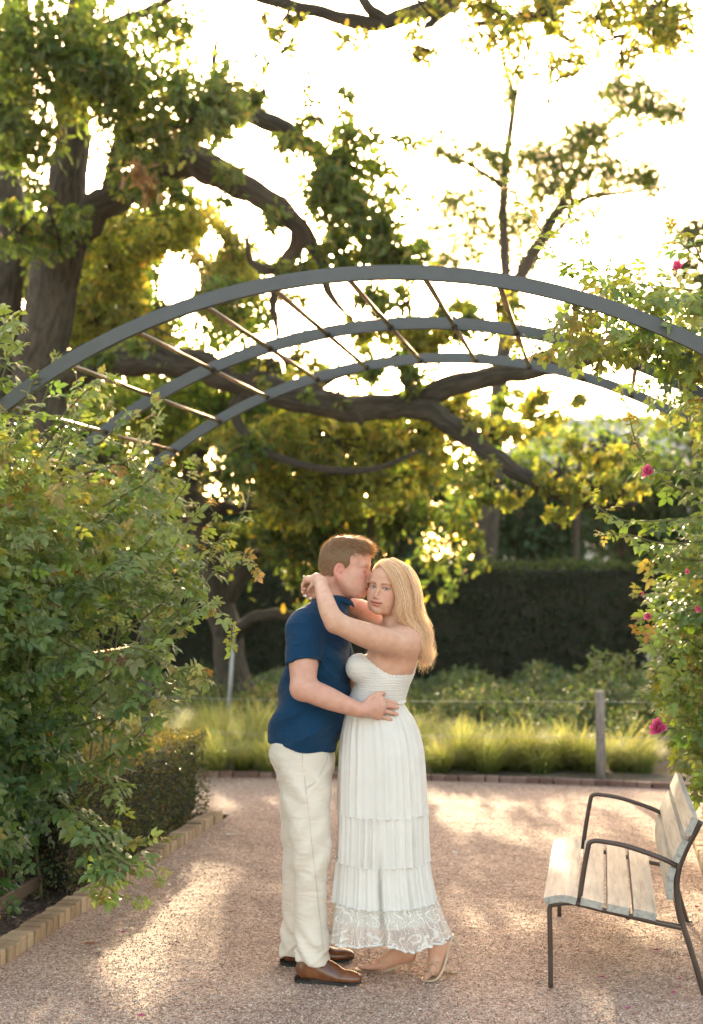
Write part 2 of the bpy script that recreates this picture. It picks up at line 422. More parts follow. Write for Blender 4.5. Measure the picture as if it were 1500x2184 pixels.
# ------------------------------------------------------------------ the steel rose arch
def steel_mat(name, c, rough, metal=0.0):
    m, N, L, b = new_mat(name); vec = coords(N, L, 'Object'); n = noise(N, L, 7, 6, vec)
    r = ramp(N, [(0.35, tuple(x * 0.85 for x in c)), (0.65, tuple(x * 1.12 for x in c))]); L.new(n.outputs[0], r.inputs[0]); L.new(r.outputs[0], b.inputs['Base Color'])
    b.inputs['Metallic'].default_value = metal
    rr = N.new('ShaderNodeMapRange'); rr.inputs[3].default_value = rough * .8; rr.inputs[4].default_value = rough * 1.3; L.new(n.outputs[0], rr.inputs[0]); L.new(rr.outputs[0], b.inputs['Roughness'])
    add_bump(N, L, b, noise(N, L, 300, 2, vec).outputs[0], 0.08, 0.001); return m
M['steel'] = steel_mat('grey_painted_steel', (0.060, 0.069, 0.076), 0.42)
M['bronze'] = steel_mat('bronze_steel', (0.36, 0.28, 0.21), 0.22, 0.85)
M['rust'] = steel_mat('brown_steel', (0.13, 0.09, 0.065), 0.5, 0.2)
M['black'] = steel_mat('black_rubber', (0.012, 0.012, 0.013), 0.5)
AX, AR, AZ, HALF = -1.03, 3.07, 3.08, 1.95
AYS = (6.37, 7.73, 9.05)
arch = thing('rose_arch', 'dark grey steel rose arch of three hoops joined by thin round bars', 'arch', pw(AX, AYS[0]))
def arch_pt(a, r, Y): return pw(AX + r * math.sin(a), Y, AZ - AR + r * math.cos(a))
AEND = math.asin(HALF / AR)
sq = np.array([(-1, -1), (1, -1), (1, 1), (-1, 1)], float)
for Y in AYS:
    path = [pw(AX - HALF * 1.0, Y, -0.02), pw(AX - HALF, Y, 1.2)] + [arch_pt(a, AR - 0.029, Y) for a in np.linspace(-AEND, AEND, 72)] + [pw(AX + HALF, Y, 1.2), pw(AX + HALF, Y, -0.02)]
    P = np.array(path); n = len(P)
    T = np.gradient(P, axis=0); T /= np.linalg.norm(T, axis=1)[:, None]
    D = np.array([ST, CT, 0.0]); O = np.cross(T, D); O /= np.linalg.norm(O, axis=1)[:, None]
    V = np.stack([P + O * a * 0.0315 + D * b * 0.019 for a, b in sq], 1)
    mb = MB(); mb.add(V.reshape(-1, 3), grid_faces(n, 4, close_v=True)); mb.build('hoop', M['steel'], arch, origin=arch.location)
front = [(20, 838), (150, 757), (290, 692), (436, 645), (582, 614), (742, 599), (905, 603), (1065, 627), (1225, 668), (1372, 722)]
angs = []
for (u, v) in front:
    X, Z = on_plane(u, v, AYS[0]); angs.append(math.asin((X - AX) / (AR - 0.045)))
angs = [angs[0] - 0.11] + angs + [angs[-1] + 0.10]
fer = MB()
for a in angs:
    for Y0, Y1 in zip(AYS[:-1], AYS[1:]):
        p, q = arch_pt(a, AR - 0.047, Y0 + 0.02), arch_pt(a, AR - 0.047, Y1 - 0.022)
        MB().tube([p, q], 0.0125, 12).build('bar', M['bronze'], arch, True, arch.location)
        fer.tube([q - (q - p) / np.linalg.norm(q - p) * 0.028, q + (q - p) / np.linalg.norm(q - p) * 0.002], 0.0165, 10)
fer.build('bar_collars', M['black'], arch, True, arch.location)
for s in (-1, 1):
    for Z in (2.3, 1.95, 1.6, 1.2, 0.8, 0.42):
        MB().tube([pw(AX + s * HALF, AYS[0], Z), pw(AX + s * HALF, AYS[2], Z)], 0.0125, 10).build('bar', M['bronze'], arch, True, arch.location)
    MB().box((s * HALF - 0.016 + AX + (0.13 if s < 0 else -0.13), 4.2, 0.07), (s * HALF + 0.016 + AX + (0.13 if s < 0 else -0.13), 9.2, 0.135), pwa, bev=0.004).build('rail', M['rust'], arch, origin=arch.location)
    for Y in (5.0, 6.75, 7.2, 8.4):
        MB().tube([pw(AX + s * (HALF + 0.0), Y, -0.02), pw(AX + s * (HALF + 0.0), Y, 0.85 if s < 0 else 0.5)], 0.011, 8).build('upright', M['rust'], arch, True, arch.location)

# ------------------------------------------------------------------ bench
def wood_mat():
    m, N, L, b = new_mat('weathered_teak'); vec = coords(N, L, 'Object', (22, 1.6, 22)); oi = N.new('ShaderNodeObjectInfo')
    n = noise(N, L, 2.4, 8, vec, 0.6, 0.4); r = ramp(N, [(0.28, (0.19, 0.18, 0.165)), (0.5, (0.36, 0.345, 0.32)), (0.75, (0.47, 0.455, 0.425))]); L.new(n.outputs[0], r.inputs[0])
    ob = coords(N, L, 'Object'); g = noise(N, L, 3.5, 5, ob); rg = ramp(N, [(0.38, (0.88, 0.90, 0.89)), (0.7, (1.07, 1.05, 1.0))]); L.new(g.outputs[0], rg.inputs[0])
    L.new(mixc(N, L, 1.0, r.outputs[0], rg.outputs[0], 'MULTIPLY'), b.inputs['Base Color']); b.inputs['Roughness'].default_value = 0.62
    add_bump(N, L, b, n.outputs[0], 0.5, 0.004); return m
M['wood'] = wood_mat()
M['bench_steel'] = steel_mat('bench_brown_steel', (0.085, 0.062, 0.052), 0.33, 0.35)
BY = 5.87; BL = 1.20
def bp(zu, zv): X, Z = on_plane(1100 + zu / 3.75, 1620 + zv / 3.75, BY); return X, Z
bench = thing('park_bench', 'weathered wooden slat bench with brown steel frame and armrests on the gravel', 'bench', pw(-0.15, BY), rz=-TH)
def bl(X, Y, Z): return np.array([X + 0.15, Y - BY, Z])            # bench local frame (rotated with the path)
flat = np.array([(-1, -.55), (-.75, -.8), (.75, -.8), (1, -.55), (1, .55), (.75, .8), (-.75, .8), (-1, .55)], float)
def bench_bar(name, zp, r, Y, n=28, prof=None, z_end=None):
    P = [bp(*p) for p in zp]
    if z_end is not None: P[z_end[0]] = (P[z_end[0]][0], z_end[1])
    P = smooth_path(P, n); return MB().tube([bl(x, Y, z) for x, z in P], r, 12, True, prof).build(name, M['bench_steel'], bench, True)
for Y in (BY, BY + BL):
    bench_bar('front_leg', [(281, 1830), (279, 1600), (275, 1350), (272, 1200), (282, 1160)], 0.0125, Y, 20, flat, (0, -0.005))
    bench_bar('seat_rail', [(282, 1160), (340, 1150), (420, 1143), (510, 1153), (720, 1207), (930, 1255), (1130, 1302), (1290, 1335), (1325, 1345)], 0.0125, Y, 40, flat)
    bench_bar('back_leg', [(1478, 490), (1440, 570), (1375, 690), (1310, 850), (1287, 1000), (1300, 1150), (1335, 1310), (1390, 1480), (1450, 1680), (1510, 1880), (1560, 2030)], 0.0145, Y, 44, flat, (-1, -0.005))
    bench_bar('armrest', [(508, 1150), (525, 1020), (552, 850), (578, 710), (590, 668), (625, 650), (680, 652), (850, 682), (1040, 742), (1180, 795), (1290, 850)], 0.0105, Y, 44, None)
MB().tube([bl(*bp(1320, 1290)[:1], BY, bp(1320, 1290)[1]), bl(*bp(1320, 1290)[:1], BY + BL, bp(1320, 1290)[1])], 0.012, 10).build('cross_bar', M['bench_steel'], bench, True)
MB().tube([bl(bp(900, 1262)[0], BY, bp(900, 1262)[1]), bl(bp(900, 1262)[0], BY + BL, bp(900, 1262)[1])], 0.011, 10).build('cross_bar', M['bench_steel'], bench, True)
def slat(top, thick, side=1):
    P = smooth_path([bp(*p) for p in top], 12); T = np.gradient(P, axis=0); T /= np.linalg.norm(T, axis=1)[:, None]
    Nn = np.stack([-T[:, 1], T[:, 0]], -1) * side
    sec = np.concatenate([P, (P - Nn * thick)[::-1]])
    c = sec.mean(0)
    mb = MB(); k = len(sec); ys = [(-0.035, 0.985), (-0.029, 1.0)] + [(y, 1.0) for y in np.linspace(0.2, BL - 0.2, 5)] + [(BL + 0.029, 1.0), (BL + 0.035, 0.985)]
    V = np.array([[bl(*(c + (p - c) * s)[:1], BY + y, (c + (p - c) * s)[1]) for p in sec] for y, s in ys]); n = len(ys)
    mb.add(V.reshape(-1, 3), grid_faces(n, k, close_v=True))
    for i in (0, n - 1):
        h = k // 2; q = np.array([[j, j + 1, k - 2 - j, k - 1 - j] for j in range(h - 1)]); q = q if i else q[:, ::-1]
        mb.add(V[i], q)
    return mb.build('slat', M['wood'], bench)
slat([(225, 1095), (275, 1078), (340, 1068), (420, 1070), (494, 1092)], 0.030)
slat([(526, 1090), (610, 1108), (704, 1134)], 0.030)
slat([(736, 1136), (820, 1154), (914, 1174)], 0.030)
slat([(946, 1176), (1040, 1196), (1130, 1218)], 0.030)
slat([(1229, 850), (1212, 920), (1203, 1010), (1205, 1108)], 0.026, -1)
slat([(1327, 622), (1293, 692), (1248, 796)], 0.028, -1)
slat([(1406, 444), (1378, 506), (1346, 576)], 0.028, -1)

# ------------------------------------------------------------------ hedges
M['hedge_leaf'] = leaf_mat('hedge_leaf', trans=0.35, rough=0.4, spec=0.5)
M['dark_leaf'] = leaf_mat('dark_leaf', trans=0.25, rough=0.6, spec=0.25)
M['twig'] = noisy_mat('twig', [(0.3, (0.05, 0.035, 0.022)), (0.7, (0.14, 0.10, 0.07))], 30, 0.9, 0.3, 60)
def hedge(name, label, lo, hi, n, size, pal, mat, core, frame=pwa, top_pal=None, rough=0.03):
    lo = np.array(lo, float); hi = np.array(hi, float); ctr = frame(((lo + hi) / 2)[None])[0]; root = thing(name, label, 'hedge', (ctr[0], ctr[1], lo[2]))
    V, F = box_geo(lo + 0.05, hi - 0.06, 0.03); obj('core', frame(V) - np.array(root.location), F, core, root)
    s = hi - lo; A = np.array([s[1] * s[2], s[1] * s[2], s[0] * s[2], s[0] * s[2], s[0] * s[1] * 1.2]); f = RNG.choice(5, n, p=A / A.sum())
    Q = RNG.random((n, 3)); Q[f == 0, 0] = 0; Q[f == 1, 0] = 1; Q[f == 2, 1] = 0; Q[f == 3, 1] = 1; Q[f == 4, 2] = 1
    P = lo + Q * s
    wob = np.sin(P[:, 0] * 5.1 + P[:, 2] * 4) * np.sin(P[:, 1] * 4.3 + 1.0 + P[:, 2] * 3)
    nrm = np.zeros((n, 3)); nrm[f == 0, 0] = -1; nrm[f == 1, 0] = 1; nrm[f == 2, 1] = -1; nrm[f == 3, 1] = 1; nrm[f == 4, 2] = 1
    P += nrm * (rough * (RNG.normal(size=n) * 0.7 + wob - 0.4))[:, None]
    P = frame(P); nrm = frame(nrm)
    y = nrm * 0.8 + RNG.normal(size=(n, 3)) * 0.7; y[:, 2] += 0.3; y /= np.linalg.norm(y, axis=1)[:, None]
    z = RNG.normal(size=(n, 3)); z -= y * (y * z).sum(1)[:, None]; z /= np.linalg.norm(z, axis=1)[:, None]
    C = tints(n, pal, 0.25)
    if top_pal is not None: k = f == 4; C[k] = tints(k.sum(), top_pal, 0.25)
    W, FF, CC = leaf_cloud(simple_leaf(), P, np.stack([np.cross(y, z), y, z], -1), size * RNG.uniform(0.6, 1.3, n), C)
    o = obj('foliage', W - np.array(root.location), FF, mat, root, False, CC); tag(o, kind='stuff'); return root
M['hedge_core'] = noisy_mat('hedge_inside', [(0.3, (0.008, 0.010, 0.005)), (0.7, (0.03, 0.032, 0.018))], 20, 1.0, 0.8, 50, 0.03)
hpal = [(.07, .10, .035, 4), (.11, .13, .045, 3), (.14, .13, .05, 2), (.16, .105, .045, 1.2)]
htop = [(.24, .21, .06, 3), (.30, .23, .08, 2), (.16, .17, .05, 2)]  # hedge tops and right hedge: sunlit gold put into the leaf colour
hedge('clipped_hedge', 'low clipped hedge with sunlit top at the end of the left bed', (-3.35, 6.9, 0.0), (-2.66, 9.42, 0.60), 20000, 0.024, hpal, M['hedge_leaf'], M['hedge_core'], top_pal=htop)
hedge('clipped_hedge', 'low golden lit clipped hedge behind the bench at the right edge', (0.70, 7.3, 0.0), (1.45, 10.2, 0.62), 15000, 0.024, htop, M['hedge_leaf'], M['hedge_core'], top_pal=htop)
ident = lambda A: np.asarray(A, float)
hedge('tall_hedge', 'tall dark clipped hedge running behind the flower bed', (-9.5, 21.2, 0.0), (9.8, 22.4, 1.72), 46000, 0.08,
      [(.011, .026, .010, 5), (.020, .042, .016, 3), (.035, .06, .022, 1)], M['dark_leaf'], M['hedge_core'], ident, [(.07, .095, .02, 3), (.045, .07, .02, 2)], 0.05)  # paler top leaves: sun on the hedge top put into their colour
# ================================================================== FENCE, GRASSES, PERENNIALS
M['grey_wood'] = noisy_mat('grey_post_wood', [(0.3, (0.13, 0.11, 0.10)), (0.55, (0.27, 0.24, 0.215)), (0.75, (0.38, 0.35, 0.31))], 3, 0.9, 0.7, 6, 0.01, 8, 'Object', (26, 26, 2.2))
M['wire'] = steel_mat('galvanised_wire', (0.35, 0.35, 0.34), 0.4, 0.8)
M['stake'] = steel_mat('grey_stake', (0.33, 0.34, 0.34), 0.5, 0.2)
pb = px(1281, 1668, 11.42); pb[2] = 0
post = thing('fence_post', 'round weathered grey wooden post standing at the edge of the grasses', 'post', pb)
hp = 0.72
mbp = MB(); mbp.tube([(0, 0, -0.05), (0.003, 0, 0.2), (-0.002, 0, 0.45), (-0.004, 0, hp - 0.015), (-0.004, 0, hp)], [0.041, 0.039, 0.038, 0.037, 0.032], 20, rnd=0.012)
mbp.build('shaft', M['grey_wood'], post, True)
MB().tube([(-0.04, -0.01, 0.652), (-0.005, -0.041, 0.65), (0.04, -0.01, 0.652)], 0.0025, 6).build('staple', M['wire'], post, True)
sb = px(488, 1500, 15.0); sb[2] = 0
stk = thing('fence_stake', 'thin pale grey metal stake leaning beside the old oak trunk', 'stake', sb)
MB().tube([(-0.02, 0, -0.05), (0.055, 0, 1.02)], 0.021, 8).build('shaft', M['stake'], stk, True)
MB().tube([(0.055, 0, 1.02), (0.06, 0, 1.10)], 0.024, 8).build('cap', noisy_mat('blue_cap', [(0.3, (0.03, 0.07, 0.16)), (0.7, (0.05, 0.10, 0.22))], 5, 0.5, 0), stk, True)
for v0, v1, v2, lab in ((1486, 1497, 1500, 'upper thin fence wire stretched above the pale grasses'), (1558, 1572, 1578, 'lower thin fence wire running through the grasses')):
    P = smooth_path([px(300, v0, 12.2), px(700, (v0 + v1) / 2 + 3, 11.9), px(1281, v1, 11.38), px(1700, v2, 11.3)], 30)
    tag(MB().tube(P, 0.0022, 6).build('fence_wire', M['wire'], None, True), lab, 'wire')

# tufts of fine grass
M['grass'] = leaf_mat('grass_blade', trans=0.6, tgain=(1.15, 1.1, 0.6), rough=0.5, spec=0.3)
def tuft_mesh(n, h, spread, pal, seed, lean=(0, 0), wid=0.003):
    rng = np.random.default_rng(seed); k = 5
    a = rng.uniform(0, 2 * math.pi, n); out = spread * rng.random(n) ** 0.6; L = h * rng.uniform(0.55, 1.1, n)
    t = np.linspace(0, 1, k)[None]
    r0 = 0.10 * rng.random(n)
    R = r0[:, None] + out[:, None] * t ** 1.8
    X = np.cos(a)[:, None] * R + lean[0] * t ** 2; Y = np.sin(a)[:, None] * R + lean[1] * t ** 2
    Z = L[:, None] * (t * 1.15 - 0.5 * (out / h)[:, None] * t ** 2.6)
    P = np.stack([X, Y, Z], -1); sd = np.stack([-np.sin(a), np.cos(a), 0 * a], -1)[:, None] * (wid * (1 - t ** 2 * 0.85) + 0.0006)[..., None]
    V = np.stack([P - sd, P + sd], 2).reshape(n, k * 2, 3)
    f = np.array([[2 * i, 2 * i + 1, 2 * i + 3, 2 * i + 2] for i in range(k - 1)])
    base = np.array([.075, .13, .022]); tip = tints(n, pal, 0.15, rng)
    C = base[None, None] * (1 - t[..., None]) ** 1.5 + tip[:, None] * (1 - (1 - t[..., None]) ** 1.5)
    return V.reshape(-1, 3), (f[None] + (np.arange(n) * k * 2)[:, None, None]).reshape(-1, 4), np.repeat(C, 2, 1).reshape(-1, 3)
gpal = [(.46, .47, .19, 3), (.56, .53, .26, 2), (.36, .41, .15, 3)]
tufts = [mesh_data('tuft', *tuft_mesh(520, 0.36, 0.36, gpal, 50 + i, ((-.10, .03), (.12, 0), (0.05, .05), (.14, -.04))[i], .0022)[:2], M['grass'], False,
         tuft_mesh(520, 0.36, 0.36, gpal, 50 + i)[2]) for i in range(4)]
row = [(462, 11.75), (520, 11.9), (575, 11.7), (940, 11.75), (985, 12.0), (1040, 11.7), (1095, 11.9), (1150, 11.72), (1205, 12.0), (1262, 11.8), (1318, 11.9), (1368, 11.75)]
for i, (u, d) in enumerate(row):
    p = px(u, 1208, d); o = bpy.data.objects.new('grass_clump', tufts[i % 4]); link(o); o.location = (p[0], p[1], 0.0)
    o.rotation_euler = (0, 0, random.uniform(0, 6.28)); s = random.uniform(0.8, 1.12); o.scale = (s, s, s * random.uniform(0.9, 1.1))
    nth = ('leftmost', 'middle', 'rightmost')[i] + ' of the three front grass clumps at the brick edging left of the couple' if i < 3 else ('first', 'second', 'third', 'fourth', 'fifth', 'sixth', 'seventh', 'eighth', 'ninth')[i - 3] + ' front grass clump at the brick edging counting right from the white dress'
    tag(o, nth, 'grass', 'front row of grass clumps')
def meadow():
    mb = MB()
    for i in range(420):
        Y = 11.7 + 3.0 * random.random(); X = random.uniform(-5.8, 3.6); w = pw(X, Y)
        lim = max(12.25, 14.2 - 1.3 * max(0, w[0] - 0.3))
        if w[1] > lim or w[1] < 11.75: continue
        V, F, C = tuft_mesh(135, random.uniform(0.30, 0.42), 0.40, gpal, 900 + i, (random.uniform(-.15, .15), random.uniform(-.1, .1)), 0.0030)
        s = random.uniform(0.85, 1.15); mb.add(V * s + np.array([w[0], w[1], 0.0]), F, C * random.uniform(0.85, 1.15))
    tag(mb.build('grass_meadow', M['grass']), 'drift of soft yellow green prairie grass behind the front clumps', 'grass', kind='stuff')
meadow()
# low ground cover behind the grasses
M['herb'] = leaf_mat('herb_leaf', trans=0.4, rough=0.45, spec=0.5)
def ground_cover():
    n = 34000; u = RNG.uniform(-60, 1560, n); d = RNG.uniform(12.5, 20.8, n); d = np.where((u < 850) & (d < 14.2), d + 4, d); P = np.stack([(u - 750) / FPX * d, d, np.zeros(n)], -1)
    h = 0.24 + 0.13 * np.sin(P[:, 0] * 2.3 + 1) * np.sin(P[:, 1] * 1.9) + 0.09 * np.sin(P[:, 0] * 5.3) - 0.012 * (d - 12.9)
    P[:, 2] = np.clip(h, 0.08, 1) * RNG.random(n) ** 0.5
    C = tints(n, [(.08, .13, .045, 4), (.12, .17, .06, 3), (.17, .20, .075, 2), (.19, .16, .08, .7)])
    W, F, CC = leaf_cloud(simple_leaf(), P, rand_rot(n, 0.1), RNG.uniform(0.05, 0.11, n), C)
    tag(obj('ground_cover', W, F, M['herb'], None, False, CC), 'low mixed green ground cover between the grasses and the dark hedge', 'ground cover', kind='stuff')
ground_cover()
def leafy_plant(label, u, vtop, d, wpx, pal, n, leaf, group=None, stems=9, cat='plant', seed=0, flower=None, upright=False):
    rng = np.random.default_rng(300 + seed)
    h = EYE - (vtop - 1208) / FPX * d; w = wpx / FPX * d / 2; b = px(u, 1208, d); b[2] = 0.0
    root = thing('leafy_plant', label, cat, b, group)
    mb = MB(); tips = []
    for i in range(stems):
        a = rng.uniform(0, 2 * math.pi); r = w * math.sqrt(rng.random()) * 0.95
        hh = h * rng.uniform(0.6, 1.0) * (1 - 0.25 * r / max(w, .01)); P = smooth_path([(0.2 * r * math.cos(a), 0.2 * r * math.sin(a), 0), (.6 * r * math.cos(a), .6 * r * math.sin(a), hh * .5), (r * math.cos(a), r * math.sin(a), hh)], 8)
        mb.tube(P, np.linspace(0.008, 0.003, 8), 5); tips.append(P)
    mb.build('stem', M['twig'], root, True)
    si = rng.integers(0, stems, n); t = rng.random(n) ** 0.6 * 7 * 0.999; P = np.array([tips[s][int(k)] * (1 - k % 1) + tips[s][int(k) + 1] * (k % 1) for s, k in zip(si, t)])
    P += rng.normal(size=(n, 3)) * (0.045 if upright else 0.075)
    R = rand_rot(n, -0.3 if upright else 0.2, rng)
    W, F, CC = leaf_cloud(leaf_shape('x'), P, R, leaf * rng.uniform(0.6, 1.2, n), tints(n, pal, 0.2, rng))
    tag(obj('leaves', W, F, M['herb'], root, False, CC), kind='stuff')
    if flower is not None:
        fm, N, L, bb = new_mat('white_bloom'); bb.inputs['Base Color'].default_value = (.5, .52, .42, 1); bb.inputs['Roughness'].default_value = .7
        n2 = 240; q = rng.normal(size=(n2, 3)); q /= np.linalg.norm(q, axis=1)[:, None]
        W, F, CC = leaf_cloud(simple_leaf(), np.array([0, 0, h - .02]) + q * .075, rand_rot(n2, 0, rng), np.full(n2, .045), np.ones((n2, 3)))
        obj('flower_head', W, F, fm, root, False, CC)
    return root
gp = [(.07, .12, .042, 4), (.11, .16, .055, 3), (.15, .18, .06, 2)]
gp2 = [(.10, .15, .065, 4), (.15, .19, .09, 3), (.22, .25, .14, 1)]
gp3 = [(.14, .14, .04, 3), (.20, .15, .05, 2), (.10, .11, .03, 3)]
leafy_plant('tall upright leafy shrub with stacked leaf spikes before the dark hedge', 1290, 1338, 15.2, 120, gp, 900, .07, None, 12, seed=1, upright=True)
leafy_plant('narrow pale leafy shoot before the middle of the dark hedge', 1143, 1392, 15.6, 50, gp2, 330, .06, None, 7, seed=2, upright=True)
leafy_plant('bushy plant with a round white flower head near the right rose', 1400, 1396, 15.0, 150, gp, 900, .09, None, 12, seed=3, flower=True)
leafy_plant('broad leafy green plant left of the white flowered bush', 1318, 1420, 14.4, 130, gp2, 800, .08, None, 11, seed=4)
leafy_plant('green bushy perennial behind the grey wooden post', 1265, 1462, 14.0, 120, gp, 700, .075, None, 11, seed=5)
leafy_plant('dark leafy shrub at the right end beside the pink rose', 1400, 1455, 13.4, 150, gp, 900, .085, None, 12, seed=6)
leafy_plant('low spreading perennial directly right of the white dress', 985, 1458, 14.2, 150, gp2, 760, .07, None, 12, seed=7)
leafy_plant('low spreading perennial in the middle of the bed', 1095, 1466, 13.9, 150, gp, 760, .07, None, 12, seed=8)
leafy_plant('soft green perennial between the bed centre and the wooden post', 1190, 1480, 13.5, 130, gp2, 700, .06, None, 12, seed=9)
leafy_plant('russet tinged low plant beside the golden hedge', 1370, 1560, 12.5, 110, gp3, 650, .055, None, 12, seed=10)
leafy_plant('bright green low plant right of the wooden post', 1335, 1510, 12.9, 110, gp2, 600, .055, None, 11, seed=11)
leafy_plant('reddish green low plant just left of the couple', 570, 1440, 15.0, 120, gp3, 500, .06, None, 10, seed=12)
leafy_plant('dull green plant behind the pale stake', 470, 1445, 15.6, 120, gp, 500, .06, None, 10, seed=13)
# one pale weathered branch on the ground behind the man
P = smooth_path([(*px(500, 1345, 16.3), .055), (*px(535, 1318, 16.2), .05), (*px(580, 1308, 16.1), .045), (*px(630, 1325, 16.0), .035), (*px(670, 1400, 15.9), .03)], 20)

# ================================================================== TREES
M['oak_leaf'] = leaf_mat('oak_leaf', trans=0.6, tgain=(2.1, 2.05, 0.75), rough=0.45, spec=0.45)
GAPS = []      # filled from the spots that lie in sun
def limbs(root, specs, mat, name='trunk', rnd=0.02, seg=16):
    mb = MB()
    for pts in specs:
        A = np.array([[*px(u, v, d), r / FPX * d] for (u, v, d, r) in pts]); S = smooth_path(A, max(10, 9 * len(pts)))
        n = len(S); ph = RNG.uniform(0, 6.28)
        S[:, :3] += np.stack([np.sin(np.arange(n) * .55 + ph), np.cos(np.arange(n) * .43 + ph), np.sin(np.arange(n) * .7 + ph)], -1) * S[:, 3:4] * 0.10
        mb.tube(S[:, :3], np.maximum(S[:, 3], 0.004), seg, True, rnd=rnd)
    return mb.build(name, mat, root, True, root.location)
def clumps(E, per, leaf, pal, rng, sub=0.42, droop=0.4, dz=0.8, tw=None):
    "leaves in clumps inside ellipsoids given as photo ellipses at a depth"
    P = []
    for e in E:
        u, v, ru, rv, d = e[:5]; k = e[5] if len(e) > 5 else 1.0
        c = px(u, v, d); rx, rz = ru / FPX * d, rv / FPX * d; ry = dz * (rx + rz) / 2 + 0.2
        n = int(per * k * (ru * rv * math.pi) / FPX ** 2 * d * d)
        m = max(3, int(n / 38)); q = rng.normal(size=(m, 3)); q *= (rng.random((m, 1)) ** 0.4) / np.linalg.norm(q, axis=1)[:, None]
        C = c + q * np.array([rx, ry, rz]); i = rng.integers(0, m, n)
        s = sub * min(rx, rz, 0.55) * rng.uniform(0.5, 1.1, m)
        P.append(C[i] + rng.normal(size=(n, 3)) * s[i][:, None] * np.array([1, 1, .8]) * 0.75)
        if tw is not None:
            for cc in C[:min(m, 14)]:
                mid = (c + cc) / 2 + rng.normal(size=3) * .08; tw.tube(smooth_path([c + rng.normal(size=3) * .05, mid, cc, cc + (cc - mid) * .35 + rng.normal(size=3) * .06], 7), np.linspace(.013, .003, 7), 5)
    P = np.concatenate(P); P = P[sun_cull(P, GAPS)]
    n = len(P); return leaf_cloud(leaf_shape('oak') if leaf[1] == 'oak' else simple_leaf(), P, rand_rot(n, droop, rng), leaf[0] * rng.uniform(0.65, 1.2, n), tints(n, pal, 0.22, rng))
for t in [((-0.06, 6.0, 1.80), .2), ((0.22, 6.0, 1.68), .22), ((-0.24, 6.0, 1.45), .18), ((0.36, 6.0, 1.38), .18), ((0.34, 6.0, 1.0), .14)]: GAPS.append(t)     # the couple's rim light
for (u, v, r) in [(1000, 1725, .32), (1120, 1770, .32), (470, 1830, .17), (350, 1925, .13), (1240, 1800, .2), (960, 1780, .2), (540, 1740, .22), (1010, 1850, .15), (1080, 1960, .16), (880, 1690, .2), (1250, 1750, .2), (250, 2010, .14), (430, 2080, .12), (1290, 2170, .15), (1380, 1960, .15)]:
    d = EYE * FPX / (v - 1208); GAPS.append((px(u, v, d), r))
for (u, v, d, r) in [(120, 900, 6.9, .3), (60, 1020, 6.7, .2), (230, 1040, 7.6, .2), (330, 1600, 8.0, .30), (400, 1590, 8.8, .32), (290, 1610, 7.6, .25), (436, 1585, 9.3, .25), (1450, 1250, 7, .25), (1400, 1120, 7, .2), (1460, 1480, 7.4, .22), (1460, 1640, 8.4, .25), (290, 1830, 6.4, .16), (1300, 640, 7, .22),
                     (480, 1560, 12.4, .5), (600, 1560, 12.4, .5), (960, 1570, 12.4, .45), (1100, 1590, 12.2, .5), (1230, 1600, 12.0, .45), (1340, 1600, 12.2, .4), (400, 1500, 13.5, .5), (540, 1500, 13.5, .5), (1240, 1850, 6.2, .16), (1430, 1700, 6.6, .15), (300, 720, 7, .15)]:
    GAPS.append((px(u, v, d), r))

